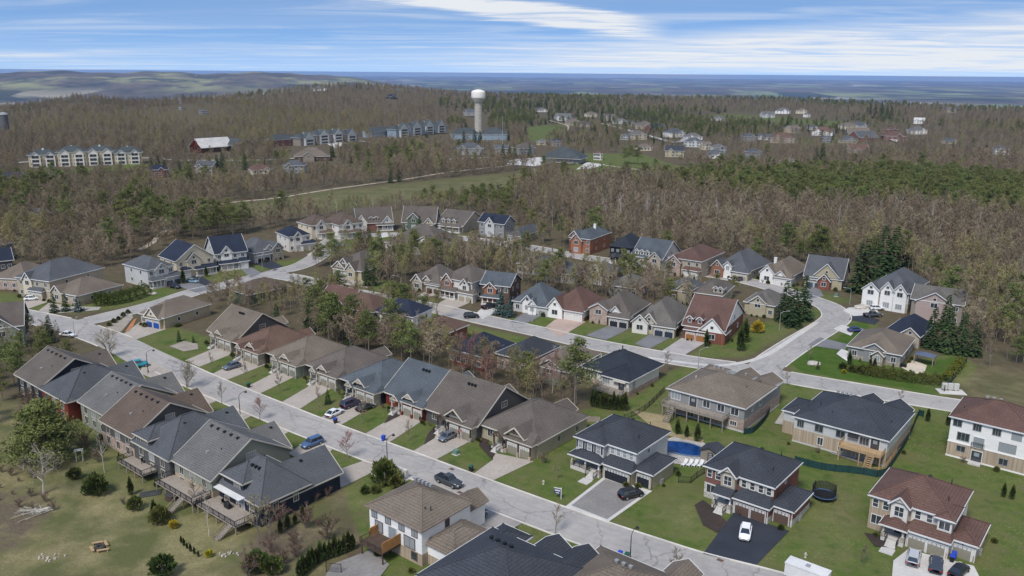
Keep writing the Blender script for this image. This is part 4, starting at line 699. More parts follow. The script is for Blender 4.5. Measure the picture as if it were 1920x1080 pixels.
# ------------------------------------------------------------- houses farther up: one flexible villa
def villa(label, A, B, lm, wall='beige', roof='taupe', D=11, C=None, st=2, main='hip', gables=(), dorm=(), gar=None, gcol='white', porch=None, low=None, chim=None, trim=WHITE, wing=None, zr=None, side=True, nwin=4, grp=None, pitch=.6, z0=None, endm=None):
    a, th, W_ = frame2(A, B, 0)
    if C:      # the right corner and the far end of the right side fix the heading better than the short front
        b_ = Vector(G(*B, z=0)); c_ = Vector(G(*C, z=0)); d_ = c_-b_; D = d_.length; t2 = math.atan2(d_.y, d_.x)-math.pi/2; th = max(R(-40), min(R(-22), .3*th+.7*t2)); a = b_-Vector((math.cos(th), math.sin(th)))*W_
    D = min(D, 21); ze = 3.1*st+.3 if st != 1.5 else 4.0
    h = House(label, tuple(a), th, wall=wall, roof=roof, lm=lm, trim=trim, group=grp)
    h.wall(0, 0, W_, D, 0, ze-.06, wall)
    if low: h.band(0, 0, W_, D, 0, 2.9 if st > 1 else 1.2, low, .05)
    if main == 'hip': h.hip(0, 0, W_, D, ze, pitch)
    elif main == 'gx': h.gable(0, 0, W_, D, ze, ax='x', zr=zr or ze+min(5.5, D*.4), wm=endm)
    else: h.gable(0, 0, W_, D, ze, ax='y', zr=zr or ze+min(5, W_*.35))
    for g_ in gables:      # (u fraction, width, eave height, ridge rise, forward, wall)
        u, w, zg, rise, f, wm = (list(g_)+[None])[:6]; u *= W_
        wm, gm_ = wm if isinstance(wm, tuple) else (wm, wm); h.wall(u-w/2, -f, u+w/2, 1, 0, zg-.1, wm); wm = gm_; h.gable(u-w/2, -f, u+w/2, 5.5 if zg > 4 else 4.5, zg, 2*rise/w, 'y', ends='0', wm=wm, oh=.35); h.win('S', -f, u, zg-.9 if zg > 4 else 1.9, min(1.8, w*.4), 1.4, 2)
        if zg > 5.4 and f > .4 and not porch: h.win('S', -f, u, 1.8, min(1.8, w*.45), 1.6, 3)
        if rise > 1.6: h.win('S', -f, u, zg+rise*.32, .8, .8, 1)
    for u in dorm:
        u *= W_; zd = ze+.5; h.wall(u-.85, .6, u+.85, 3, zd, zd+1.35); h.gable(u-.85, .6, u+.85, 4.2, zd+1.4, .8, 'y', ends='0', oh=.25); h.win('S', .6, u, zd+.8, .8, 1.0, 1)
    if gar:
        u0, n, f = gar; u0 *= W_; gw = n*2.9+.3; h.wall(u0, -f, u0+gw, .5, 0, 3.0); h.shed(u0, -f, u0+gw, .4 if st > 1 else 1.2, 3.05, 4.3)
        for k in range(n): h.gdoor('S', -f, u0+.15+2.9*(k+.5), 2.4, 2.15, gcol)
    if porch:
        u0, u1 = porch[0]*W_, porch[1]*W_; h.shed(u0, -2.2, u1, .1, 2.9, 3.9); h.posts([(u0+.2+(u1-u0-.4)*k/3, -2) for k in range(4)], .5, 2.85, base=False); b_ = MB(); b_.box(u0-.2, -2.3, 0, u1+.2, -.02, .5); b_.build('porch_floor', CONC, h.root); h.rail([(u0, -2.1), (u1, -2.1)], .5, .8, gap=.5); h.door('S', -.03, (u0+u1)/2, .5)
    busy = [(g_[0]*W_, g_[1]/2+.5) for g_ in gables]
    for k in range(nwin):
        u = W_*(k+.5)/nwin
        if any(abs(u-b0) < b1 for b0, b1 in busy): continue
        if st >= 2: h.win('S', -.0, u, ze-1.5, 1.1, 1.3, 2)
        if not (gar and gar[0]*W_-.8 < u < gar[0]*W_+gar[1]*2.9+1) and not porch: h.win('S', -.05, u, 1.7, 1.1, 1.3, 2)
    if side:
        for f, c in (('E', W_), ('W', 0)):
            for y in (D*.3, D*.7):
                h.win(f, c+(.05 if f == 'E' else -.05), y, 1.8, .9, 1.1, 1)
                if st >= 2: h.win(f, c, y, ze-1.5, .9, 1.1, 1)
        if main == 'gx': h.win('E', W_, D/2, ze+1.2, 1, 1.2, 2); h.win('W', 0, D/2, ze+1.2, 1, 1.2, 2)
    if chim: h.chimney(chim[0]*W_, D*.6, ze, ze+chim[1])
    h.vents([(W_*.4, D/2+1, ze+1.4*pitch+.8), (W_*.62, D/2+1, ze+1.4*pitch+.8)] if main == 'hip' and D > 8 else [])
    return h.done()
V = villa
# middle street, fronts towards us, right to left
V('red roofed brick corner house with two dormers and white gable end', (1277,638), (1356,646), 'the red roofed corner house with dormers', 'brick', 'redbrown', C=(1411,606), st=1.5, main='gx', zr=10.2, endm='white', gables=[(.72, 7.4, 3.3, 3.8, .8, ('brick', 'white'))], dorm=(.13, .38), gar=(.06, 2, .8), gcol='wood', porch=None)
h = None
V('taupe bungalow with arched front window and two navy garage doors', (1187,624), (1262,632), 'the taupe house with navy garage doors', 'khaki', 'warmgrey', C=(1300,603), st=1, gables=[(.17, 4.6, 3.4, 2.2, 1.4, 'offwhite'), (.38, 4, 3.6, 2.4, .4)], gar=(.52, 2, 1.2), gcol='navy', low='brick', pitch=.85)
V('stone fronted house with two black garage doors and black shutters', (1112,602), (1180,614), 'the stone fronted house with black garage doors', 'beige', 'taupe', C=(1214,588), st=1, gables=[(.2, 5.6, 4.6, 1.6, 1.2, 'pinkstone'), (.62, 2.6, 4.3, 1.5, 0, 'white')], gar=(.5, 2, 1.6), gcol='black', pitch=.8)
V('white walled house with red roof, white garage doors and red front door', (1030,593), (1095,603), 'the white house with the red roof and red door', 'white', 'redbrown', C=(1135,582), st=1, gables=[(.2, 5, 3.4, 3, 1.5, 'white')], gar=(.45, 2, 1), low='orange', pitch=.8)
V('pale blue house with steel blue hip roof and white gables', (966,581), (1028,592), 'the pale blue house', 'lightgrey', 'bluegrey', C=(1056,572), st=1, gables=[(.42, 3.4, 3.9, 1.8, .5, 'white'), (.6, 2.8, 3.2, 1.6, 1.6, 'white')], gar=(.5, 2, 1.5), gcol='grey', pitch=.8)
V('brown brick house with grey metal look roof behind twin blue spruces', (903,568), (955,574), 'the brown brick house behind the blue spruces', 'brown', 'bluegrey', D=10, st=2, main='gx', zr=9.5, gables=[(.35, 4, 5.6, 1.8, 1, 'orange')], porch=(.1, .7))
V('taupe roofed house with orange brick gable, white gable and long porch', (830,555), (885,566), 'the house with the orange gable and porch', 'offwhite', 'taupe', D=13, st=2, gables=[(.2, 4.2, 5.8, 2.4, .6, 'orange'), (.8, 3.6, 5.4, 2, .8, 'offwhite')], gar=(.62, 2, 1.5), gcol='tan', porch=(.04, .55))
V('low taupe roofed house with dark garage doors and arched white window', (777,543), (825,552), 'the low house with dark garage doors', 'khaki', 'taupe', D=13, st=1, gables=[(.18, 4.4, 3.5, 2.4, 1, 'stone'), (.5, 2.6, 4.4, 1.2, 0)], gar=(.5, 2, .6), gcol='brown', pitch=.85)
# behind the middle street, seen from the back through the trees
V('brown hip roofed house with green siding among bare trees', (432,561), (467,572), 'the green house with the brown roof', 'green', 'brown', C=(545,555), st=1, pitch=.55, nwin=2)
V('tan bungalow with royal blue garage doors at the bend of the road', (268,607), (310,617), 'the tan bungalow with royal blue doors', 'khaki', 'tan', C=(393,590), st=1, gables=[(.55, 5, 3.3, 2.6, .8, 'cream')], gar=(.30, 2, .9), gcol='royal', pitch=.62, low='tanbrick')
V('taupe complex roofed house with brown garage door and two khaki ones', (621,517), (678,526), 'the taupe house with three garage doors', 'khaki', 'taupe', C=(745,508), st=1, gables=[(.25, 6, 3.4, 2.4, .5), (.7, 4.6, 3.5, 2.6, 1.2), (.4, 3.6, 5.2, 1.8, 0)], gar=(.12, 2, 1), gcol='grey', pitch=.7)
V('taupe and charcoal roofed house with white rear wall by the spruces', (737,467), (825,481), 'the house with the white rear wall', 'offwhite', 'taupe', C=(855,462), st=1.5, gables=[(.72, 9, 5.2, 2.4, .6, 'offwhite')], nwin=6, pitch=.6)
V('house with rust brown roof and white gable end behind bare trees', (597,590), (650,603), 'the rust roofed house with a white gable', 'offwhite', 'redbrown', D=11, st=1.5, main='gx', zr=8.5)
V('stone walled house with rust orange roof half hidden by bare trees', (627,613), (702,626), 'the stone walled house with the rust roof', 'taupe', 'rust', D=11, st=2, gables=[(.2, 5.5, 6, 2.4, .5, 'taupe')], low='pinkstone')
V('white sided house with navy roof half hidden by bare trees', (704,624), (775,636), 'the white sided house in the trees', 'white', 'navy', D=10, st=2, low='pinkstone', nwin=6)
V('brick house with orange brown roof hidden behind budding red trees', (783,640), (835,652), 'the brick house behind the red trees', 'brick', 'rust', D=10, st=1.5)
V('brick walled house with navy roof among pines', (842,680), (905,697), 'the brick walled house among the pines', 'pinkstone', 'navy', D=13, st=1.5, main='hip', low='brick', nwin=5)
V('charcoal roofed taupe house with small white rear windows in the wood', (932,690), (990,705), 'the charcoal roofed house in the wood', 'taupe', 'charcoal', D=14, st=1.5, nwin=3, low='pinkstone')
V('brown roofed house with tall white rear windows beside the tall pine', (1000,712), (1064,727), 'the brown roofed house beside the tall pine', 'taupe', 'tan', D=16, st=1.5, gables=[(.5, 6, 4.4, 1.8, .4, 'taupe')], nwin=3, low='tanbrick')
V('dark roofed house with white walls seen between birches', (970,512), (1010,517), 'the white walled house between the birches', 'offwhite', 'slate', D=12, st=1.5)
V('grey bungalow with slate roof deep in the bare trees', (1022,527), (1078,533), 'the grey bungalow deep in the trees', 'grey', 'slate', D=11, st=1)
V('house with white timbered gable between bare trunks', (1094,529), (1140,537), 'the house with the white timbered gable', 'taupe', 'grey', D=11, st=1.5, gables=[(.5, 5, 4.6, 2.6, .4, 'offwhite')])
V('grey roofed bungalow behind two round crowned pines', (1140,552), (1195,560), 'the grey roofed bungalow behind the pines', 'grey', 'grey', D=12, st=1)
V('blue slate roofed house with brick rear wall behind bare trees', (1246,563), (1292,570), 'the slate roofed house with the brick rear', 'brick', 'slate', D=13, st=1.5, gables=[(.8, 4.6, 4.8, 2, .3, 'khaki')])
V('taupe roofed house with small dormer windows behind the bare trees', (1300,570), (1352,577), 'the taupe house with small rear dormers', 'khaki', 'taupe', D=15, st=1.5, dorm=(.75, .92))
V('grey taupe bungalow with arched rear gable beside the big spruces', (1395,588), (1450,597), 'the grey bungalow beside the big spruces', 'khaki', 'warmgrey', D=13, st=1.5, gables=[(.45, 5, 4.4, 2, .4, 'khaki')])
# upper street, left to right
V('orange brick house with steel blue roof and white chimney', (1066,474), (1106,478), 'the orange brick house with the white chimney', 'orange', 'bluegrey', C=(1148,464), st=2, gables=[(.35, 5, 5.6, 2.6, .8, 'orange'), (.2, 4, 7.2, 2, 0, 'orange')], chim=(.6, 4.2))
V('nearly black two storey house with dark porch roof', (1146,490), (1182,496), 'the nearly black house', 'black', 'black', C=(1203,482), st=2, porch=(.1, .9), trim=DARK, pitch=.8)
V('blue grey roofed house with broad white rake board and three dormers', (1184,497), (1240,506), 'the blue grey roofed house with three dormers', 'offwhite', 'bluegrey', C=(1275,492), st=1.5, main='gx', zr=9.8, dorm=(.15, .32, .5), gables=[(.8, 5, 4.2, 2.4, 1, 'beige')])
V('red brown roofed house with cream walls and arched front window', (1258,512), (1313,523), 'the red brown roofed house on the upper street', 'beige', 'redbrown', C=(1358,497), st=2, gables=[(.18, 5.5, 5.2, 2.4, 1.2, 'pinkstone')], gar=(.5, 2, 1.4), gcol='white', pitch=.5)
V('blue grey hip roofed house with brick arched entry', (1342,516), (1400,527), 'the blue grey hip roofed house with the brick entry', 'beige', 'slate', C=(1440,508), st=1, gables=[(.12, 4.5, 4, 2.4, 1.5, 'orange'), (.42, 3, 4.8, 1.4, .8, 'white')], gar=(.55, 2, .8), gcol='tan', pitch=.85)
V('tan roofed bungalow with white gables and white chimney', (1425,528), (1480,537), 'the tan roofed bungalow with the white chimney', 'offwhite', 'tan', C=(1513,518), st=1, gables=[(.25, 5, 4, 2.6, .8, 'white'), (.7, 3.4, 3.6, 1.6, .8, 'white')], gar=(.5, 2, 1.2), gcol='white', chim=(.1, 3.6), pitch=.8)
V('house with steep slate roof, brick arch entry and blue garage doors', (1507,536), (1577,545), 'the slate roofed house with the brick arch', 'khaki', 'slate', D=13, st=1.5, main='gx', zr=10, gables=[(.58, 8, 4.6, 4.2, .2, 'khaki'), (.55, 4, 3.2, 2.2, 2, 'brick')], gar=(.03, 2, .6), gcol='blue', chim=(.6, 5.2))
# top row, left to right
V('brown roofed house corner peeking in at the left edge behind the pines', (-14,493), (30,485), 'the brown roofed house at the left edge', 'grey', 'brown', D=9, st=2)
V('dark grey gable house just below the brown roofed one at the left edge', (-25,512), (26,506), 'the dark grey gable house at the left edge', 'dkgrey', 'navy', D=9, st=1.5, main='gx')
V('light walled house with taupe hip roof at the left edge', (-12,542), (52,545), 'the light walled house at the left edge', 'cream', 'tan', D=15, st=1.5, low='pinkstone')
V('slate roofed two storey house with cedar gable and white side wing', (53,551), (97,564), 'the slate roofed house with the white side wing', 'beige', 'slate', C=(152,532), st=2, gables=[(.35, 4, 6, 2.4, .4, 'cream')], gar=(.42, 2, 1.2), gcol='tan')
V('long beige brick bungalow with brown roof behind a hedge', (101,562), (148,574), 'the long beige bungalow', 'beige', 'tan', C=(228,552), st=1, gables=[(.3, 5, 3.3, 2.2, .5, 'beige')], pitch=.5, low='tanbrick')
V('grey blue roofed house with arched gable window and dark garage doors', (280,541), (328,531), 'the grey house with dark garage doors', 'lightgrey', 'slate', D=15, st=2, gables=[(.5, 5, 6, 2, .4)], gar=(.55, 2, 1.4), gcol='blue', porch=(.02, .5))
V('cream gabled house under steep navy roofs', (333,523), (402,511), 'the cream gabled house under navy roofs', 'cream', 'navy', D=13, st=2, main='gy', gables=[(.45, 5, 6.2, 2.6, .6, 'cream')], gar=(.1, 1, 1.4), porch=(.45, 1))
V('pale grey house with navy roof and white balustraded porch', (406,508), (464,501), 'the pale grey house with the white porch', 'lightgrey', 'navy', D=13, st=2, main='gx', gables=[(.35, 4, 6.6, 2.4, .3, 'white')], porch=(.1, .7), gar=(.72, 1, 2))
V('blue grey hip roofed house with stone wing and black garage doors', (478,494), (527,485), 'the blue grey house with black garage doors', 'lightgrey', 'slate', D=15, st=1.5, gables=[(.85, 5, 4.6, 2.4, .8, 'stone'), (.55, 3, 5, 1.4, 0)], gar=(.05, 2, .6), gcol='black', pitch=.7)
V('white house with navy roof and white stair rail', (543,473), (583,468), 'the white house with the navy roof', 'offwhite', 'navy', D=13, st=2, gables=[(.4, 4, 6, 2.2, .5)], gar=(.55, 2, 1.2), gcol='tan')
V('small cream house with brown roof and peaked gables', (585,450), (628,444), 'the cream house with peaked gables', 'cream', 'brown', D=12, st=2, gables=[(.4, 5, 6, 2.4, .5, 'offwhite')], porch=(.3, .9))
V('cream house with brown roof and arched gable beside the brick one', (636,449), (682,443), 'the cream house beside the brick one', 'offwhite', 'brown', D=15, st=2, gables=[(.35, 5, 6, 2.4, .5)], porch=(.2, .9), gar=(.0, 1, 1))
V('red brick house with taupe roof, twin dormers and white gables', (670,434), (736,431), 'the red brick house with twin dormers', 'brick', 'taupe', D=11, st=1.5, main='gx', zr=10, dorm=(.4, .55), gables=[(.85, 5, 3.8, 3, .8, 'lightgrey'), (.12, 5, 4, 3.6, .6, 'offwhite')], porch=(.55, 1))
V('house with broad taupe gable roof and green gable', (755,431), (816,433), 'the house with the green gable', 'sage', 'taupe', D=10, st=1.5, main='gx', zr=10.5, gables=[(.35, 5.6, 5.6, 2.6, .8, 'green'), (.82, 4.4, 3.6, 2.6, 1.2, 'khaki')], gar=(.72, 1, 1.4), gcol='blue')
V('stone house with taupe roof, three arched dormers and white porch', (825,430), (868,437), 'the house with three arched dormers', 'beige', 'taupe', C=(903,424), st=1, main='gx', zr=8.6, dorm=(.25, .45, .65), porch=(.2, .95))
V('grey house with bright navy upper gable roof and white balcony', (898,441), (945,447), 'the grey house with the navy gable', 'grey', 'navy', D=9, st=2, main='gx', zr=9.6, gables=[(.45, 5, 6, 2.8, .5, 'lightgrey')])
V('long low grey roofed house beside the navy gabled one', (951,455), (977,458), 'the long low grey roofed house', 'beige', 'slate', C=(1019,443), st=1, pitch=.75)
# right side
V('tan hip roofed grey house with stone base and clipped hedge below', (1586,677), (1686,689), 'the tan roofed house behind the hedge', 'grey', 'tan', C=(1724,659), st=1, gables=[(.5, 5, 3.7, 1.5, .2, 'grey'), (.6, 2.6, 2.8, 1.1, 1.8, 'stone')], low='stone', pitch=.5, nwin=4)
V('house with deep navy hip roof and pale gable beside the tall spruces', (1660,640), (1720,652), 'the deep navy roofed house', 'beige', 'navy', D=14, st=1, gables=[(.75, 5, 3.4, 2, .8, 'beige')], pitch=.75)
a_ = V('large grey roofed mansion with white gables and tall bay windows', (1643,569), (1700,588), 'the large mansion with white gables', 'lightgrey', 'slate', C=(1760,560), st=2, main='hip', gables=[(.12, 5, 6.2, 2.2, 1.4, 'white'), (.5, 4, 6.6, 2.6, .6, 'white'), (.8, 4, 6.6, 2.4, .6, 'white')], low='stone', pitch=.75)
V('taupe rear wing of the mansion with wide grey gable roof', (1705,598), (1800,612), 'the wide gabled wing behind the mansion', 'taupe', 'warmgrey', D=14, st=2, main='gx', zr=9.5, gables=[(.45, 10, 6.2, 3, .4, 'pink')])
V('pale green gabled house at the left edge behind the young pines', (-26,660), (48,652), 'the pale green house at the left edge', 'sage', 'taupe', D=12, st=2, main='gx', gables=[(.45, 8, 5.4, 3.4, .4, 'sage')])
# ------------------------------------------------------------- far buildings
def condo(label, A, B, lm, n, wall, roof, D=14, st=3, acc='offwhite', bays=(.25, .75)):
    a, th, L = frame2(A, B, None); h = House(label, tuple(a), th, 'apartment building', wall=wall, roof=roof, lm=lm, name='apartment_building'); ze = 3*st
    segs = n; w = L/segs
    for k in range(segs):
        zz = ze+(1.6 if k in (1, 2) and n == 4 else 0); h.wall(w*k, 0 if k % 2 else 1.5, w*(k+1), D, 0, zz-.1, wall); h.hip(w*k-.5, (0 if k % 2 else 1.5), w*(k+1)+.5, D, zz, .6)
        for q in bays:
            u = w*(k+q); bw = w*(.17 if len(bays) > 1 else .30); h.wall(u-bw, -1.2, u+bw, 2, 0, zz-.6, acc); h.gable(u-bw, -1.2, u+bw, 5, zz-.5, .85, 'y', ends='0', wm=acc)
            for f in range(int(zz/3)): h.win('S', -1.2, u, 1.6+3*f, bw*1.4, 2.0, 2)
        for f in range(int(zz/3)):
            for q in (.08, .42, .58, .92): h.win('S', -.02 if k % 2 else 1.48, w*(k+q), 1.6+3*f, 1.2, 1.4, 1)
        h.chimney(w*(k+.5), D/2, zz+2, zz+4.4, 'white', .6)
    return h.done()
condo('cream condominium block with green grey roofs and white balcony bays', (55,314), (267,307), 'the cream condominium block', 4, 'yellow', 'green', st=3)
condo('white and red terraced lodge with row of green peaked roofs', (566,274), (672,264), 'the white and red lodge', 4, 'taupe', 'green', st=2.6, bays=(.5,), acc='lightgrey')
condo('white and blue condominium with green roofs left of the water tower', (745,258), (838,250), 'the white and blue condominium', 4, 'blue', 'green', st=3, bays=(.5,), acc='lightgrey')
V('low blue condominium wing with green roof beside the white and blue block', (697,258), (745,254), 'the low blue wing', 'blue', 'green', D=14, st=2)
V('green hip roofed building in front of the water tower', (846,262), (900,262), 'the green roofed building by the tower', 'blue', 'green', D=24, st=2)
V('second green hip roofed building right of the water tower', (904,262), (953,262), 'the second green roofed building', 'blue', 'green', D=22, st=2)
V('red brick lodge end with green roof left of the terraced lodge', (512,276), (562,272), 'the red brick lodge end', 'brick', 'green', D=14, st=2)
# timber hall
a, th, L = frame2((360,285), (412,285), None); h = House('timber hall with pale roof and red truss gable', tuple(a), th-.75, 'hall', wall='brown', roof='grey', lm='the timber hall', name='timber_hall')
L = 17
SH['pale'] = shingle('pale', (.52, .50, .47)); h.wall(0, 0, L, 30, 0, 6, 'brown'); h.gable(0, 0, L, 32, 6, .75, 'y', m='pale', ends='0', wm='red', oh=2); h.gable(L*.4, 26, L+16, 44, 6, .6, 'x', m='green'); h.posts([(L*k/4, -1) for k in range(5)], 0, 6, .4, WL['red'], base=False)
for k in range(3): h.truss(L/2, -2.2, 6.5, L*.8*(1-k*.25), 8.5*(1-k*.28), m=WL['red'])
h.done()
# club house
a, th, L = frame2((1018,305), (1085,308), None); h = House('clubhouse with broad green grey hip roof beside the golf path', tuple(a), th, 'clubhouse', wall='grey', roof='green', lm='the clubhouse', name='clubhouse'); h.wall(0, 0, L, 22, 0, 4.2, 'grey'); h.hip(-2, -2, L+2, 24, 4.3, .6)
for k in range(9): h.win('S', 0, L*(k+.5)/9, 2, 2, 1.8, 2)
h.deck(L*.3, -5, L*.9, -.1, 1, m=WOODG); h.done()
V('brown hip roofed lodge beside the parking circle', (553,303), (618,302), 'the brown roofed lodge', 'brown', 'tan', D=26, st=1.5, gables=[(.4, 9, 5, 3, 3, 'taupe')])
V('grey half timbered village building by the park road', (858,292), (906,292), 'the half timbered village building', 'grey', 'slate', D=14, st=2, gables=[(.2, 6, 6.2, 3, 1), (.8, 6, 6.2, 3, 1)], nwin=7)
# water tower
x, y = G(897, 247); tw = empty('water_tower', (x, y, terr(x, y)), 0, 'white capped water tower on a fluted concrete stem above the brown wood', 'water tower')
k_ = math.hypot(x, y)/F*1.02; hh = lambda py: (H-terr(x, y)) - math.hypot(x, y)*math.tan(pitch+math.atan((py-540)/F)) if py else 0
zb = lambda py: H-math.hypot(x, y)*math.tan(pitch+math.atan((py-540)/F))-terr(x, y)
z_neck, z_low, z_top, z_cap = zb(190), zb(185), zb(172), zb(168.5); rr = 13*k_*math.cos(pitch); rs_ = 6.8*k_
mb = MB(); n = 24; prof = [(rs_*1.03, 0), (rs_, 3), (rs_*.97, z_neck-6), (rs_*1.05, z_neck-3), (rs_*1.35, z_neck-.6), (rr*.9, z_low-.3)]
for q in range(48):
    a0 = 2*math.pi*q/48; a1 = 2*math.pi*(q+1)/48; f0 = 1-.02*(q % 2); f1 = 1-.02*((q+1) % 2)
    mb.add([(r*f0*math.cos(a0), r*f0*math.sin(a0), z) for r, z in prof]+[(r*f1*math.cos(a1), r*f1*math.sin(a1), z) for r, z in prof], [(i, len(prof)+i, len(prof)+i+1, i+1) for i in range(len(prof)-1)])
for q in range(1, 9): z = z_neck*q/9.; mb.lathe([(rs_*1.0, z), (rs_*1.015, z+.1), (rs_*1.015, z+.5), (rs_*1.0, z+.6)], 32)
mb.build('stem', mat('tower_concrete', (.40, .37, .31), var=.08, scale=.3, big=.1), tw)
mb = MB(); mb.lathe([(rr*.88, z_low-.4), (rr*.99, z_low+.8), (rr, z_low+1.6), (rr, z_top-1), (rr*.97, z_top), (rr*.7, z_cap-1), (rr*.35, z_cap), (.1, z_cap+.4)], 40); mb.build('tank', mat('tower_white', (.74, .70, .64), var=.03, rough=.5, big=.03), tw, smooth=True)
mb = MB()
for q in range(6): a0 = q; mb.tube((3*math.cos(a0), 3*math.sin(a0), z_cap-.5), (3*math.cos(a0), 3*math.sin(a0), z_cap+2.4), .12)
mb.tube((-3, 0, z_cap+1), (3, 0, z_cap+1), .1); mb.build('antenna', STEEL, tw); EXCL.append((np.array([[x, y]]), rs_+4))
x, y = G(12, 258); si = empty('silo', (x, y, terr(x, y)), 0, 'grey cylindrical silo among the trees at the left edge', 'silo'); r_ = 4.2; mb = MB(); mb.lathe([(r_, 0), (r_, 24), (r_*1.1, 24.5)], 20); mb.build('body', mat('silo_grey', (.10, .10, .10), var=.15), si); mb = MB(); mb.lathe([(r_*1.15, 24), (r_*1.1, 25.5), (.1, 27)], 20); mb.build('cap', STEEL, si)
# scattered far houses: (px x, base y, width px, roof, wall, note)
FH = [(1015,210,20,'grey','offwhite'),(1052,226,28,'grey','lightgrey'),(1078,236,26,'tan','beige'),(1092,238,24,'slate','beige'),(1113,220,20,'tan','cream'),(1140,226,22,'taupe','beige'),(1160,232,26,'grey','lightgrey'),(1187,238,18,'slate','beige'),(1205,242,32,'taupe','tanbrick'),(1240,247,36,'charcoal','brick'),(1195,262,32,'warmgrey','beige'),(1169,262,14,'slate','lightgrey'),
(1212,283,26,'tan','cream'),(1262,294,34,'charcoal','khaki'),(1275,258,34,'slate','offwhite'),(1300,262,30,'grey','white'),(1295,275,30,'slate','lightgrey'),(1325,281,16,'tan','cream'),(1338,297,38,'slate','white'),(1355,288,24,'grey','lightgrey'),(1405,265,22,'slate','grey'),(1430,262,20,'slate','lightgrey'),(1417,297,24,'slate','grey'),(1465,268,48,'rust','tanbrick'),(1487,310,24,'tan','cream'),
(1440,221,22,'grey','lightgrey'),(1465,213,26,'grey','white'),(1350,226,20,'grey','white'),(1480,248,20,'slate','beige'),(1495,250,24,'tan','tanbrick'),(1525,243,16,'slate','lightgrey'),(1540,254,42,'rust','white'),(1595,243,24,'tan','cream'),(1605,254,34,'tan','taupe'),(1620,242,26,'slate','lightgrey'),(1550,268,16,'slate','grey'),(1585,268,30,'slate','tanbrick'),(1628,267,40,'slate','brick'),(1672,264,34,'redbrown','brick'),
(1680,248,20,'redbrown','brick'),(1722,252,26,'grey','offwhite'),(1720,232,16,'pale','white'),(1785,270,20,'slate','beige'),(1875,290,20,'slate','white'),(1790,212,20,'grey','beige'),(1610,288,34,'rust','tanbrick'),(1500,213,18,'tan','cream'),(1515,220,10,'grey','white'),
(80,350,56,'slate','grey'),(20,357,46,'charcoal','taupe'),(135,352,20,'grey','offwhite'),(128,382,40,'slate','grey'),(292,334,32,'navy','brick'),(382,326,32,'slate','taupe'),(490,328,38,'redbrown','cream'),(548,325,38,'slate','grey'),(68,420,30,'slate','taupe'),(375,178,16,'grey','white'),(400,178,10,'redbrown','white'),(380,203,12,'slate','grey'),(733,208,20,'navy','navy'),(880,217,24,'slate','grey'),(594,175,10,'grey','white'),(1015,272,20,'grey','khaki'),(990,290,36,'taupe','grey'),(940,290,24,'slate','taupe'),
(340,212,10,'slate','grey'),(1045,275,16,'charcoal','taupe'),(1120,300,16,'rust','offwhite')]
cn = dict(grey='grey', tan='tan', slate='slate blue', taupe='taupe', charcoal='charcoal', warmgrey='warm grey', rust='orange rust', redbrown='red brown', navy='navy', pale='white')
wn = dict(offwhite='off white', lightgrey='light grey', beige='beige', cream='cream', tanbrick='tan brick', brick='red brick', khaki='khaki', white='white', grey='grey', taupe='taupe', navy='dark')
def regn(px, py): return 'in the right estate' if px > 1250 and py > 240 else 'right of the tower' if px > 1000 else 'in the middle wood' if px > 450 else 'in the left wood'
seen = {}
for f_ in sorted(FH): seen.setdefault((f_[3], f_[4], regn(f_[0], f_[1])), []).append(f_)
for k, (px, py, w, ro, wa) in enumerate(FH):
    L = w*np.hypot(*G(px, py))/F; L = min(L, 26)
    a, th, _ = frame2((px-w/2, py), (px+w/2, py+(1 if k % 2 else -1)), None); th = [.1, -.5, .35, -.2, .6][k % 5]
    reg = regn(px, py); L_ = seen[(ro, wa, reg)]; i_ = L_.index((px, py, w, ro, wa))
    lab = 'far %s roofed house with %s walls %s' % (cn[ro], wn[wa], reg)
    if len(L_) > 1: lab = '%s far %s roofed, %s walled house %s' % (('leftmost', 'second from left', 'third from left', 'fourth from left', 'fifth from left')[i_], cn[ro], wn[wa], reg)
    h = House(lab, G(px-w/2*.9, py), th, wall=wa, roof=ro, group='far houses among the trees'); D = L*.7; st = 5.6 if k % 3 else 3.4
    h.wall(0, 0, L, D, 0, st, wa)
    if k % 4 == 1: h.gable(0, 0, L, D, st, .7, 'x')
    else: h.hip(0, 0, L, D, st, .6)
    g0 = L*.15 if k % 2 else L*.55; h.wall(g0, -1.2, g0+L*.3, 1, 0, st-.3, wa); h.gable(g0, -1.2, g0+L*.3, 5, st-.2, .9, 'y', ends='0')
    for q in (.15, .4, .62, .88):
        for z in ((1.7, 4.4) if st > 5 else (1.8,)): h.win('S', -1.2 if g0 < q*L < g0+L*.3 else 0, q*L, z, 1.6, 1.4, 2)
    h.win('E', L, D/2, 1.8, 1.5, 1.3, 2); h.done()
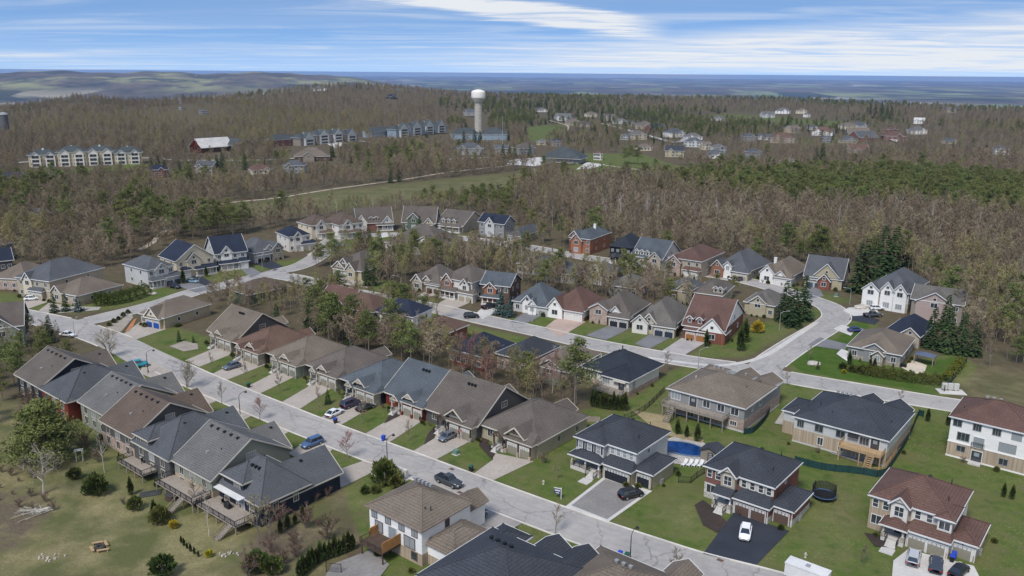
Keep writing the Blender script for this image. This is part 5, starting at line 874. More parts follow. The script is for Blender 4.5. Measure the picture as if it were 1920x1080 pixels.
# ------------------------------------------------------------- vegetation meshes
def arrmesh(name, tris, mats, mi=None):          # tris: (n,3,3)
    me_ = bpy.data.meshes.new(name); n = len(tris); V_ = tris.reshape(-1, 3)
    me_.vertices.add(3*n); me_.vertices.foreach_set('co', V_.ravel().astype(np.float32)); me_.loops.add(3*n); me_.loops.foreach_set('vertex_index', np.arange(3*n, dtype=np.int32))
    me_.polygons.add(n); me_.polygons.foreach_set('loop_start', np.arange(n, dtype=np.int32)*3)
    for m_ in mats: me_.materials.append(m_)
    if mi is not None: me_.polygons.foreach_set('material_index', mi.astype(np.int32))
    me_.update(calc_edges=True); return me_
def tubes(segs, n=5):                            # segs: p,q,r0,r1 -> tris
    o = []
    for p, q, r0, r1 in segs:
        d = q-p; L = np.linalg.norm(d); d = d/(L+1e-9); a = np.cross(d, [.3, .9, .1]); a /= np.linalg.norm(a)+1e-9; b_ = np.cross(d, a)
        t_ = np.arange(n)*2*math.pi/n; c = np.cos(t_)[:, None]*a+np.sin(t_)[:, None]*b_; P = p+c*r0; Q_ = q+c*r1
        for k in range(n): k2 = (k+1) % n; o += [(P[k], P[k2], Q_[k2]), (P[k], Q_[k2], Q_[k])]
    return np.array(o)
def sliver(segs, w):
    o = []
    for p, q in segs:
        d = q-p; a = np.cross(d, rng.normal(size=3)); a /= np.linalg.norm(a)+1e-9; o.append((p-a*w/2, p+a*w/2, q))
    return np.array(o)
def bare(h, seed, spread=.42, limbs=11, sub=6, tw=5, tl=2, w=.045, trunk=.17, low=.28, up=.75, multi=1):
    r = np.random.default_rng(seed); T = []; B = []; K = []
    for mt in range(multi):
        base = np.array([0, 0, 0.]) + (r.normal(size=3)*[.3, .3, 0] if multi > 1 else 0); lean = np.array([r.normal()*.05, r.normal()*.05, 1]) if multi == 1 else np.array([math.cos(mt*2.1+seed)*.28, math.sin(mt*2.1+seed)*.28, 1])
        top = base+lean*h*.93; pts = [base+(top-base)*k/6+np.array([r.normal()*.02*h*k/6, r.normal()*.02*h*k/6, 0]) for k in range(7)]
        for k in range(6): T.append((pts[k], pts[k+1], trunk*(1-k/6.3), trunk*(1-(k+1)/6.3)))
        for l in range(limbs):
            f = low+(1-low)*((l+.5)/limbs)**.9; k = min(5, int(f*6)); p = pts[k]+(pts[k+1]-pts[k])*(f*6-k); a = r.uniform(0, 6.28); ln = h*spread*(1-.62*abs(f-.45)*1.3)*r.uniform(.75, 1.15)*(1.15-f*.55)
            dr = np.array([math.cos(a), math.sin(a), up*r.uniform(.7, 1.4)]); dr /= np.linalg.norm(dr); q = p+dr*ln; m1 = p+dr*ln*.5+r.normal(size=3)*ln*.05
            lr = trunk*(1-f)*.5+.03; T.append((p, m1, lr, lr*.7)); B.append((m1, q, lr*.7, .02))
            for s_ in range(sub):
                g_ = .25+.75*(s_+.5)/sub; p2 = (p+(m1-p)*g_*2) if g_ < .5 else m1+(q-m1)*(g_*2-1); d2 = dr*.6+r.normal(size=3)*.55+[0, 0, .3]; d2 /= np.linalg.norm(d2); l2 = ln*.45*(1.15-g_*.5); q2 = p2+d2*l2; B.append((p2, q2, .03, .012))
                for t_ in range(tw):
                    g3 = .2+.8*(t_+r.random())/tw; p3 = p2+(q2-p2)*g3; d3 = d2*.5+r.normal(size=3)*.6+[0, 0, .2]; d3 /= np.linalg.norm(d3); q3 = p3+d3*l2*.5; K.append((p3, q3))
                    for _ in range(tl): K.append((p3+(q3-p3)*r.random(), q3+r.normal(size=3)*l2*.22))
    st_ = sliver([(p, q) for p, q, a, b_ in B], w*1.7)
    st2 = sliver([(p, q) for p, q, a, b_ in B], w*1.7)
    return tubes(T), np.concatenate([st_, st2, sliver(K, w)]), [q for p, q in K]
def leaves(tips, size, n, seed, jit=.35):
    r = np.random.default_rng(seed); tips = np.array(tips); c = tips[r.integers(0, len(tips), n)]+r.normal(size=(n, 3))*jit; u = r.normal(size=(n, 3)); v = r.normal(size=(n, 3)); u /= np.linalg.norm(u, axis=1)[:, None]; v /= np.linalg.norm(v, axis=1)[:, None]
    s_ = size*r.uniform(.6, 1.3, (n, 1)); return np.stack([c-u*s_*.5, c+u*s_*.5, c+v*s_], 1)
def pine(h, seed, low=.35, n=26, rad=.24, cl=34, size=.75):
    r = np.random.default_rng(seed); T = [(np.array([0, 0, 0.]), np.array([.1, 0, h*.55]), .2, .13), (np.array([.1, 0, h*.55]), np.array([0, .1, h*.97]), .13, .03)]; L = []
    for k in range(n):
        f = low+(1-low)*(k+.5)/n; a = r.uniform(0, 6.28); ln = h*rad*(1.25-f)*1.15*r.uniform(.6, 1.2)+.5; p = np.array([0, 0, h*f]); q = p+np.array([math.cos(a)*ln, math.sin(a)*ln, ln*r.uniform(.05, .4)]); T.append((p, q, .06, .02))
        for e in (.55, .8, 1.0):
            c = p+(q-p)*e; m_ = int(cl/3); o = c+r.normal(size=(m_, 3))*[.2*ln+.3, .2*ln+.3, .25]; u = r.normal(size=(m_, 3)); u[:, 2] = abs(u[:, 2])*.7; u /= np.linalg.norm(u, axis=1)[:, None]; v = r.normal(size=(m_, 3)); v /= np.linalg.norm(v, axis=1)[:, None]
            L.append(np.stack([o, o+u*size, o+u*size*.6+v*size*.45], 1))
    return tubes(T, 5), np.concatenate(L)
def spruce(h, seed, rad=.22, rows=22, size=.75, per=14, droop=.25):
    r = np.random.default_rng(seed); T = [(np.array([0, 0, 0.]), np.array([0, 0, h*.98]), .02*h, .03)]; L = []
    for k in range(rows):
        f = .06+.92*k/rows; R0 = h*rad*(1-f)**.85*r.uniform(.88, 1.1)+.12; nb = max(5, int(per*(1-f*.6)))
        for b_ in range(nb):
            a = r.uniform(0, 6.28); R1 = R0*r.uniform(.8, 1.12); d = np.array([math.cos(a), math.sin(a), -droop]); p = np.array([0, 0, h*f+.2]); side = np.array([-math.sin(a), math.cos(a), 0])
            for e in (.4, .62, .84, 1.0):
                c = p+d*R1*e; s_ = size*(1.15-e*.35)*(.6+.4*(1-f))
                for sg in (-1, 1): tip = c+d*s_*.7+side*sg*s_*.75+[0, 0, r.normal()*.12]; L.append((c-d*s_*.4+[0, 0, .08], c+d*s_*.5+[0, 0, -.05], tip))
    return tubes(T, 6), np.array(L)
def blob(h, rx, ry, n, size, seed, sharp=1.0):     # dense shrub / cedar / hedge leaves over a volume
    r = np.random.default_rng(seed); u = r.normal(size=(n, 3)); u /= np.linalg.norm(u, axis=1)[:, None]; rr_ = r.uniform(.5, 1.0, (n, 1))*(1+.22*np.sin(u[:, :1]*5+seed)*np.cos(u[:, 1:2]*4+u[:, 2:3]*5)); c = u*rr_
    z = (c[:, 2]+1)/2; taper = (1-z**1.5*sharp*.75); P_ = np.stack([c[:, 0]*rx*taper, c[:, 1]*ry*taper, z*h], 1); v = r.normal(size=(n, 3)); v /= np.linalg.norm(v, axis=1)[:, None]; w_ = np.cross(u, v); w_ /= np.linalg.norm(w_, axis=1)[:, None]+1e-9; s_ = size*r.uniform(.6, 1.4, (n, 1))
    return np.stack([P_-w_*s_*.5, P_+w_*s_*.5, P_+u*s_*.6+[0, 0, .4]*s_], 1)
def folmat(name, c1, c2, rnd=.25, hue=.02, sc=.8):
    m_ = bpy.data.materials.new(name); m_.use_nodes = True; t_ = m_.node_tree; b_ = t_.nodes['Principled BSDF']; b_.inputs['Roughness'].default_value = .9; b_.inputs['Specular IOR Level'].default_value = .12
    tc_ = N(t_, 'ShaderNodeTexCoord'); n_ = N(t_, 'ShaderNodeTexNoise', i={'Scale': sc, 'Detail': 3}); t_.links.new(tc_.outputs['Object'], n_.inputs['Vector']); mr = N(t_, 'ShaderNodeMapRange', i={1: .35, 2: .65}); t_.links.new(n_.outputs[0], mr.inputs[0])
    x_ = N(t_, 'ShaderNodeMix', data_type='RGBA'); x_.inputs[6].default_value = c1+(1,); x_.inputs[7].default_value = c2+(1,); t_.links.new(mr.outputs[0], x_.inputs[0])
    oi = N(t_, 'ShaderNodeObjectInfo'); hs = N(t_, 'ShaderNodeHueSaturation'); r1 = N(t_, 'ShaderNodeMapRange', i={3: 1-rnd, 4: 1+rnd}); r2 = N(t_, 'ShaderNodeMapRange', i={3: .5-hue, 4: .5+hue}); t_.links.new(oi.outputs['Random'], r1.inputs[0])
    f_ = M(t_, 'FRACT', M(t_, 'MULTIPLY', oi.outputs['Random'], 7.31)); t_.links.new(f_, r2.inputs[0]); t_.links.new(r1.outputs[0], hs.inputs['Value']); t_.links.new(r2.outputs[0], hs.inputs['Hue']); t_.links.new(x_.outputs[2], hs.inputs['Color']); t_.links.new(hs.outputs[0], b_.inputs['Base Color'])
    return m_
BARK = folmat('bark', (.15, .125, .10), (.22, .185, .155)); BIRCH = folmat('birch_bark', (.50, .47, .42), (.36, .33, .29), .15); TWIG = folmat('twigs', (.205, .158, .104), (.290, .238, .160), .34, .018); TWIGO = folmat('budding_twigs', (.215, .19, .085), (.27, .235, .11), .25); TWIGR = folmat('red_budding_twigs', (.27, .14, .10), (.25, .16, .12), .2)
TWIGW = folmat('pale_twigs', (.36, .32, .27), (.30, .26, .21), .15); NEED = folmat('pine_needles', (.100, .122, .036), (.165, .175, .060), .22); NEEDS = folmat('spruce_needles', (.024, .046, .018), (.048, .070, .024), .22); NEEDB = folmat('blue_spruce_needles', (.035, .065, .06), (.055, .085, .08), .2)
CEDAR = folmat('cedar_leaves', (.045, .065, .018), (.085, .105, .028), .25); YEL = folmat('yellow_leaves', (.45, .36, .02), (.30, .26, .03), .1); OLIVE = folmat('shrub_leaves', (.09, .105, .025), (.13, .13, .04), .2); BRUSH = folmat('brush_twigs', (.12, .075, .055), (.16, .11, .08), .2)
def joined(name, A, B, ma, mb_): return arrmesh(name, np.concatenate([A, B]), [ma, mb_], np.r_[np.zeros(len(A)), np.ones(len(B))])
KIND = {}   # kind -> list of dict(trunk mesh, crown mesh, one mesh, ref height)
def reg(kind, A, B, ma, mb_, h): KIND.setdefault(kind, []).append(dict(t=arrmesh('trunk', A, [ma]), c=arrmesh('crown', B, [mb_]), j=joined(kind, A, B, ma, mb_), h=h))
for s_ in range(4):
    a, b_, tp = bare(15, 10+s_, w=.10, limbs=15, sub=6, tw=5, tl=3, spread=.26, low=.16, up=1.15); reg('bare_tree', a, b_, BARK, TWIG, 15)
for s_ in range(2):
    a, b_, tp = bare(12.5, 20+s_, w=.10, limbs=16, sub=6, tw=5, tl=3, spread=.42, low=.2, up=.8); reg('bare_tree', a, b_, BARK, TWIG, 15)
for s_ in range(2):
    a, b_, tp = bare(15, 30+s_, w=.07, limbs=12, sub=5, tw=4, tl=2, spread=.27, low=.3, up=1.1); b_ = np.concatenate([b_, leaves(tp, .28, 900, s_)]); reg('budding_tree', a, b_, BARK, TWIGO, 15)
a, b_, tp = bare(13, 40, w=.06, limbs=12, sub=5, tw=4, tl=2, spread=.32, low=.25, up=1.0); reg('red_budding_tree', a, np.concatenate([b_, leaves(tp, .22, 900, 5)]), BARK, TWIGR, 13)
for s_ in range(2):
    a, b_, tp = bare(16, 50+s_, w=.06, limbs=11, sub=4, tw=2, tl=1, spread=.24, low=.35, up=1.5, trunk=.16); reg('birch_tree', a, b_, BIRCH, TWIGW, 16)
for s_ in range(3): a, b_ = pine(15, 60+s_, n=30, cl=60); reg('pine_tree', a, b_, BARK, NEED, 15)
for s_ in range(2): a, b_ = spruce(12, 70+s_); reg('spruce_tree', a, b_, BARK, NEEDS, 12)
a, b_ = pine(11, 68, low=.05, n=64, rad=.36, cl=200, size=.7); reg('bushy_pine', a, b_, BARK, NEED, 11)
a, b_ = spruce(6, 75, rows=16, size=.5, per=12, rad=.3); reg('blue_spruce', a, b_, BARK, NEEDB, 6)
for s_ in range(2): a, b_, tp = bare(5.5, 80+s_, w=.04, limbs=13, sub=6, tw=5, tl=1, spread=.34, low=.28, up=1.2, trunk=.07); reg('street_tree', a, b_, BARK, TWIG, 5.5)
a, b_, tp = bare(5.5, 83, w=.04, limbs=14, sub=6, tw=5, tl=1, spread=.42, low=.2, up=.9, trunk=.08); reg('redbud_tree', a, np.concatenate([b_, leaves(tp, .12, 500, 8, .15)]), BARK, folmat('pink_buds', (.33, .15, .13), (.26, .16, .13), .1), 5.5)
a, b_, tp = bare(10, 85, w=.075, limbs=15, sub=5, tw=3, tl=1, spread=.62, low=.25, up=.7, trunk=.22); reg('pale_bare_tree', a, b_, BIRCH, TWIGW, 10)
a, b_, tp = bare(8, 87, w=.04, limbs=9, sub=6, tw=4, tl=2, spread=.5, low=.12, up=1.0, trunk=.1, multi=4); reg('multi_stem_tree', a, b_, BARK, TWIG, 8)
stemlow = lambda h_: tubes([(np.array([0, 0, 0.]), np.array([0, 0, h_*.8]), .06, .03)])
reg('cedar', stemlow(3), blob(3, .55, .55, 700, .32, 1, 1.0), BARK, CEDAR, 3); reg('cedar', stemlow(3), blob(3, .5, .5, 700, .32, 2, 1.1), BARK, CEDAR, 3)
reg('shrub', stemlow(1.5), blob(1.5, 1.0, 1.0, 700, .3, 3, .6), BARK, OLIVE, 1.5); reg('shrub', stemlow(1.5), blob(1.5, .9, 1.1, 700, .3, 4, .5), BARK, CEDAR, 1.5); reg('yellow_shrub', stemlow(1.5), blob(1.5, .9, .9, 700, .28, 5, .4), BARK, YEL, 1.5)
a, b_, tp = bare(2.2, 88, w=.03, limbs=12, sub=5, tw=4, tl=1, spread=.55, low=.05, up=.8, trunk=.03, multi=3); reg('brush', a, b_, BARK, BRUSH, 2.2)
KN = dict(bushy_pine='bushy pine', bare_tree='bare brown tree', budding_tree='olive budding tree', red_budding_tree='red budding tree', birch_tree='white barked birch', pine_tree='green pine', spruce_tree='dark pointed spruce', blue_spruce='small blue spruce', street_tree='small bare kerbside tree', redbud_tree='small pink budding tree', pale_bare_tree='pale branched bare tree', multi_stem_tree='spreading bare many stemmed tree', cedar='narrow green cedar', shrub='rounded green shrub', yellow_shrub='bright yellow shrub', brush='brown leafless bush')
PL = lambda k: KN[k]+('es' if KN[k].endswith(('ch', 'sh')) else 's')
TREES = []     # kind, x, y, height, label or None, group
def T(kind, px, py, h_, label=None, near=True): x, y = G(px, py); TREES.append([kind, x, y, h_, label, None])
for r_ in [('bushy_pine',88,866,11.5,'big bushy pine standing alone on the field at the lower left'),('pale_bare_tree',82,925,8.5,'pale bare tree standing over its fallen branches on the left field'),('birch_tree',196,886,9,'white birch with crooked limbs by the brown gabled house'),
 ('multi_stem_tree',205,668,7.5,'wide many stemmed bare tree at the street bend'),('multi_stem_tree',350,727,6.5,'bare vase shaped tree on the third near kerb lawn'),('street_tree',416,757,5.5,'thin bare tree on the fourth near kerb lawn'),('redbud_tree',487,788,5.2,'purple budding tree beside the second black street lamp'),('redbud_tree',652,860,5.6,'red budding tree on the last near kerb lawn'),
 ('street_tree',398,692,4.5,'pinkish bare tree in front of the dark grey tan roofed bungalow'),('street_tree',461,712,4.6,'bare tree on the lawn before the rust roofed bungalow'),('street_tree',525,736,5,'bare tree on the lawn before the sage bungalow'),('street_tree',598,765,5,'bare tree beside the small dark spruce'),('street_tree',679,795,5.2,'bare tree on the lawn before the navy bungalow'),('street_tree',765,826,4.6,'bare tree on the lawn before the red bungalow'),
 ('street_tree',1042,1000,5.2,'bare sapling on the near kerb opposite the for sale sign'),('street_tree',1268,1088,5.6,'bare sapling at the bottom edge right of the bottom street lamp'),('street_tree',1251,697,5.6,'bare branching tree on the lawn above the bungalow with the black roof'),('street_tree',1476,724,3.8,'thin bare tree behind the house with the long deck'),('street_tree',1686,759,4,'thin bare tree behind the house with the yellow deck'),('street_tree',1516,676,4.2,'sapling on the corner lawn by the boulder'),('street_tree',1470,322,.1,None),
 ('spruce_tree',615,757,3.6,'small dark spruce between two driveways'),('spruce_tree',580,622,9,'dark spruce left in the clump behind the rust roofed bungalow'),('spruce_tree',603,620,7,'dark spruce right in the clump behind the rust roofed bungalow'),('spruce_tree',657,655,8,'dark spruce behind the taupe bungalow with white trusses'),('spruce_tree',520,612,7,'dark spruce behind the dark grey bungalow'),
 ('spruce_tree',688,536,8.5,'taller of two spruces on the lawn right of the three garage house'),('spruce_tree',702,535,7.5,'shorter of two spruces on the lawn right of the three garage house'),('spruce_tree',694,461,8,'spruce left of the pair before the twin dormer house'),('spruce_tree',712,470,9,'spruce right of the pair before the twin dormer house'),('spruce_tree',758,452,8,'left spruce before the green gabled house'),('spruce_tree',787,435,8,'right spruce before the green gabled house'),('spruce_tree',678,466,8,'cedar dark spruce beside the driveway left of the spruce pair'),('spruce_tree',758,470,5,'small spruce by the house with the white rear wall'),
 ('spruce_tree',1470,602,13,'left of the three tall spruces on the inner bend'),('spruce_tree',1484,612,13.5,'middle of the three tall spruces on the inner bend'),('spruce_tree',1505,600,14.5,'right of the three tall spruces on the inner bend'),
 ('spruce_tree',1608,548,18,'tall spruce nearest the steel lamp on the upper street'),('spruce_tree',1620,545,19,'second tall spruce right of the upper street lamp'),('spruce_tree',1652,520,20,'tall spruce behind the mansion, left of its pair'),('spruce_tree',1672,515,19,'tall spruce behind the mansion, right of its pair'),('spruce_tree',1698,500,13,'lone spruce right of the tall group behind the mansion'),('spruce_tree',1638,555,10,'low spruce tucked against the mansion'),
 ('spruce_tree',1745,652,12,'left spruce of the dense clump behind the tan roofed house'),('spruce_tree',1775,660,13,'middle spruce of the dense clump behind the tan roofed house'),('spruce_tree',1800,664,12,'right spruce of the dense clump behind the tan roofed house'),('spruce_tree',1772,618,11,'slim spruce between the mansion wing and the spruce clump'),('spruce_tree',1825,668,10,'outermost spruce of the dense clump toward the wood'),
 ('spruce_tree',95,642,8,'spruce by the white car at the left bend'),('spruce_tree',102,586,6.5,'left spruce of three in front of the beige bungalow'),('spruce_tree',124,584,6.2,'middle spruce of three in front of the beige bungalow'),('blue_spruce',148,584,5,'blue spruce of three in front of the beige bungalow'),('blue_spruce',938,590,7.5,'left blue spruce by the pale blue house'),('blue_spruce',954,594,6.5,'right blue spruce by the pale blue house'),('blue_spruce',409,508,4,'blue spruce beside the cream gabled house'),
 ('cedar',344,532,5,'tall yellow green cedar before the cream gabled house'),('cedar',387,519,3.6,'short cedar at the porch of the cream gabled house'),('cedar',1388,658,7,'taller dark cedar at the corner of the red roofed house'),('cedar',1396,642,6.5,'dark cedar behind the taller one at the red roofed corner house'),('cedar',1324,650,4.5,'cedar at the porch of the red roofed corner house'),('yellow_shrub',1420,623,3.2,'round bright yellow shrub beside the red roofed corner house'),('yellow_shrub',326,990,1.3,'yellow forsythia bush on the left field'),('yellow_shrub',392,1044,1.1,'small yellow bush near the bottom left path'),
 ('spruce_tree',336,640,3.4,'small spruce on the lawn near the royal blue doors'),('spruce_tree',363,643,2.2,'smallest spruce on the lawn near the royal blue doors'),('spruce_tree',1533,692,2.4,'little spruce on the corner lawn'),
 ('shrub',182,925,3.4,'big olive bush on the left field'),('shrub',170,925,2.4,'dark bush beside the big olive bush'),('cedar',246,928,3.2,'lone narrow cedar on the left field'),('shrub',253,955,2.2,'rounded golden green shrub on the left field'),('shrub',300,980,2.8,'large rounded cedar bush near the firewood'),('cedar',290,972,3.2,'upright golden cedar beside the rounded bush'),('shrub',245,840,3.0,'pale bush beside the deck of the dark brown house'),
 ('shrub',140,898,2,None),('shrub',305,1078,3,'dark bush at the bottom edge left of the cedar row'),('shrub',722,905,4.2,'large leafy bush around the third black street lamp'),('shrub',742,912,2.4,'smaller bush right of the large leafy bush'),('shrub',684,925,1.4,'small rounded shrub below the large leafy bush'),('shrub',703,924,1.5,'dark low shrub under the large leafy bush'),('brush',612,930,1.8,'reddish bush along the black house wall'),('brush',593,938,1.6,'second reddish bush along the black house wall'),
 ('shrub',480,1070,3,'bush at the bottom edge left of the cedar row'),('shrub',510,1075,2.6,'second bush at the bottom edge left of the cedar row'),('street_tree',485,1020,9,'tall thin pale sapling below the black house'),('street_tree',505,1015,8,'second thin pale sapling below the black house'),('birch_tree',392,1005,9,'leaning pale birch below the sage house deck'),('street_tree',365,950,6,'reddish bare tree before the sage house deck'),
 ('pine_tree',1077,762,15,'tall round crowned pine left of the bungalow with the black roof'),('spruce_tree',862,962,1.6,'small conifer in front of the near white house'),('spruce_tree',888,958,1.4,None),('cedar',969,1010,2,'cedar on the lawn at the bottom behind the dark roof'),
 ('yellow_shrub',1582,700,1.0,'small golden bush on the corner lawn'),('cedar',1739,790,2.8,'cedar in the fenced yard right of the yellow deck'),('cedar',1777,798,2.8,'second cedar in the fenced yard against the white block'),('cedar',1881,932,2.6,'left of two small cedars behind the red roofed garages house'),('cedar',1897,936,2.6,'right of two small cedars behind the red roofed garages house'),
 ('cedar',1270,815,3.4,'cedar in the straw bed left by the pool'),('cedar',1287,820,2.6,'middle cedar in the straw bed by the pool'),('cedar',1307,828,3.8,'tall cedar in the straw bed by the pool'),('brush',1022,868,2.0,'leafless bush beside the last taupe bungalow'),('street_tree',1044,900,3.2,'faint sapling on the lawn left of the white house'),('street_tree',1855,690,7,'leafless sapling at the edge of the right wood'),('street_tree',1618,1062,4,'spindly sapling near the white trailer'),
 ('cedar',1592,684,3.6,'cedar at the left corner of the tan roofed house'),('cedar',1631,690,2.6,'cedar before the porch of the tan roofed house'),('cedar',1639,692,2.8,'second cedar before the porch of the tan roofed house'),('shrub',1580,692,1.6,'dark shrub left of the clipped hedge'),('shrub',1597,697,1.8,None),('shrub',1610,699,1.8,None),
 ('spruce_tree',318,287,13,'spruce left of the timber hall'),('spruce_tree',345,285,12,'second spruce left of the timber hall'),('spruce_tree',460,318,13,'dark spruce right of the timber hall below the road'),('spruce_tree',285,325,12,None),('spruce_tree',298,326,13,None),('spruce_tree',310,328,12,None),('spruce_tree',338,328,11,None),('spruce_tree',355,330,11,None),('spruce_tree',408,325,14,None),('spruce_tree',418,322,15,None),('spruce_tree',190,332,14,None),('spruce_tree',150,338,13,None),
 ('spruce_tree',623,295,14,None),('spruce_tree',660,288,13,None),('spruce_tree',645,280,12,None),('spruce_tree',465,335,8,None),('spruce_tree',1640,222,26,None),('spruce_tree',1650,223,25,None),('spruce_tree',1630,221,24,None),('spruce_tree',1662,224,26,None),('spruce_tree',1670,225,24,None),('spruce_tree',1625,220,20,None),('spruce_tree',1653,226,27,None),
 ('spruce_tree',1330,255,17,None),('spruce_tree',1222,250,18,None),('spruce_tree',1540,312,20,None),('spruce_tree',1528,320,18,None),('spruce_tree',1240,260,9,None),('spruce_tree',973,258,14,None),('spruce_tree',985,258,14,None),('spruce_tree',1128,226,16,None),('spruce_tree',1143,229,15,None),('spruce_tree',800,258,10,None),('spruce_tree',770,252,10,None),('spruce_tree',870,268,14,None),('spruce_tree',890,270,16,None),('spruce_tree',900,268,14,None),('spruce_tree',935,262,14,None),('spruce_tree',953,264,13,None),
 ('spruce_tree',943,297,13,None),('spruce_tree',955,298,12,None),('spruce_tree',993,296,13,None),('spruce_tree',965,295,12,None),('pine_tree',1180,308,15,None),('pine_tree',1195,309,15,None),('pine_tree',1170,306,13,None),('pine_tree',1228,320,9,'lone pine on the golf grass beside the pale path'),('pine_tree',1175,343,14,None),('spruce_tree',1440,250,15,None),('spruce_tree',1395,245,15,None),('spruce_tree',1455,255,14,None),('spruce_tree',1541,263,13,None),('spruce_tree',1561,268,13,None),('spruce_tree',1515,250,12,None),('spruce_tree',1580,252,14,None),('spruce_tree',1568,250,13,None)]:
    T(*r_)
def row(kind, pts, n, h_, base, hj=.15):
    P = smooth([G(*p) for p in pts], 10); s_ = np.r_[0, np.cumsum(np.linalg.norm(np.diff(P, axis=0), axis=1))]
    on = ['first', 'second', 'third', 'fourth', 'fifth', 'sixth', 'seventh', 'eighth', 'ninth', 'tenth', 'eleventh', 'twelfth', 'thirteenth', 'fourteenth', 'fifteenth', 'sixteenth']
    for k in range(n): d = s_[-1]*k/(n-1); TREES.append([kind, float(np.interp(d, s_, P[:, 0])), float(np.interp(d, s_, P[:, 1])), h_*(1+hj*math.sin(k*2.3)), '%s of the %s, counted from the left' % (on[k], base), base])
row('cedar', [(562,1085),(600,1055),(640,1040),(662,1030)], 14, 3.0, 'cedars in the row beside the brown deck'); row('cedar', [(526,1000),(545,988),(568,975)], 4, 2.4, 'cedars beside the black house')
row('cedar', [(1110,762),(1140,768),(1172,770)], 10, 3.6, 'cedars behind the black roofed bungalow deck'); row('cedar', [(340,1018),(352,1030),(372,1044)], 6, 1.2, 'tiny cedars on the left field'); row('shrub', [(205,612),(222,600),(240,588)], 5, 1.2, 'bushes in the gravel bed at the bend')
for P_ in YARD: TREES.append(P_)
# ------------------------------------------------------------- woods
BL = [e for e in EXCL]
bx_ = np.concatenate([np.column_stack([np.atleast_2d(P), np.full(len(P), r)]) for P, r in EXCL])
fb = [(P[:, 0].min()-2.5, P[:, 0].max()+2.5, P[:, 1].min()-2.5, P[:, 1].max()+2.5) for P in FOOT]
# houses exclude by oriented distance to sampled interior points
HP = []
for P in FOOT:
    c = P.mean(0)
    for p in P: 
        for f in (.35, .7, 1.0): HP.append((*(c+(p-c)*f), 3.0))
HP = np.array(HP); ALLX = np.vstack([bx_, HP])
cell = {}
for x, y, r in ALLX: cell.setdefault((int(x//20), int(y//20)), []).append((x, y, r))
def free(x, y, pad=0):
    cx_, cy_ = int(x//20), int(y//20)
    for i_ in (-1, 0, 1):
        for j_ in (-1, 0, 1):
            for a, b_, r in cell.get((cx_+i_, cy_+j_), ()):
                if (x-a)**2+(y-b_)**2 < (r+pad)**2: return False
    return True
def wood(px, spacing, mixk, hr=(12, 17), lab='', seedv=1, keep=1.0, view=None):
    P = PG(px); r = np.random.default_rng(seedv); x0, y0 = P.min(0); x1, y1 = P.max(0); gx_ = np.arange(x0, x1, spacing); gy_ = np.arange(y0, y1, spacing); X, Y = np.meshgrid(gx_, gy_); X = X.ravel()+r.uniform(-.45, .45, X.size)*spacing; Y = Y.ravel()+r.uniform(-.45, .45, Y.size)*spacing
    m_ = inpoly(P, X, Y); X, Y = X[m_], Y[m_]; ks = list(mixk); pr = np.array([mixk[k] for k in ks]); pr = pr/pr.sum()
    # kinds gather in patches
    ph = np.sin(X/23.+seedv)+np.sin(Y/31.+2*seedv)+np.sin((X+Y)/47.)+r.normal(size=X.size)*1.1; order = (np.argsort(np.argsort(ph))+.5)/max(1, len(ph)); cum = np.cumsum(pr)
    for x, y, o_ in zip(X, Y, order):
        if r.random() > keep or not free(x, y): continue
        k = ks[int(np.searchsorted(cum, o_))]; TREES.append([k, x, y, r.uniform(*hr)*(1 if k != 'spruce_tree' else .85), None, lab])
MIXR = dict(birch_tree=.06, bare_tree=.80, budding_tree=.10, pine_tree=.04)
wood([(1035,475),(1060,440),(985,400),(950,372),(1080,352),(1290,338),(1390,372),(1560,400),(1700,400),(1925,440),(1960,560),(1925,640),(1830,650),(1790,600),(1725,545),(1690,505),(1600,500),(1500,500),(1450,500),(1350,490),(1250,482),(1150,462)], 4.9, MIXR, (8.5, 16.5), 'the dense brown wood behind the upper street', 2)
wood([(1800,580),(1925,560),(1960,700),(1880,690),(1830,650)], 5.5, dict(pine_tree=.35, bare_tree=.5, birch_tree=.1, budding_tree=.05), (7, 12), 'the mixed wood at the right edge', 3)
wood([(1375,372),(1450,338),(1560,330),(1700,335),(1925,350),(1925,435),(1700,398),(1560,398)], 5.8, dict(pine_tree=.74, bare_tree=.2, budding_tree=.06), (10, 14), 'the green pine stand at the right', 4)
wood([(-30,480),(-30,345),(120,345),(280,335),(300,402),(330,420),(470,425),(600,402),(625,398),(600,415),(520,430),(440,442),(330,455),(250,490),(180,505),(110,510),(0,505)], 5.0, dict(pine_tree=.14, bare_tree=.75, budding_tree=.11), (8.5, 15), 'the mixed wood at the left', 5)
wood([(615,412),(640,398),(760,384),(900,372),(985,368),(950,372),(985,400),(1040,440),(1030,475),(950,420),(880,405),(760,395)], 5.4, dict(pine_tree=.25, bare_tree=.5, budding_tree=.2, birch_tree=.05), (7, 10.5), 'the wood behind the top row of houses', 6)
wood([(300,405),(420,390),(560,362),(640,352),(620,395),(520,425),(360,425)], 15, dict(bare_tree=.6, budding_tree=.4), (5, 8), 'the sparse trees by the gravel trail', 7, .6)
wood([(560,628),(600,600),(700,628),(780,640),(830,655),(850,690),(930,705),(1000,722),(1080,745),(1085,765),(1010,770),(900,730),(800,690),(700,670),(640,660)], 3.7, dict(pine_tree=.26, bare_tree=.52, red_budding_tree=.07, budding_tree=.1, birch_tree=.05), (8.5, 13.5), 'the wood behind the bungalow row', 8)
wood([(545,575),(600,560),(700,575),(820,600),(830,625),(700,610),(600,600)], 3.7, dict(pine_tree=.2, bare_tree=.56, red_budding_tree=.04, budding_tree=.2), (8, 11), 'the trees on the back lots of the middle street', 9)
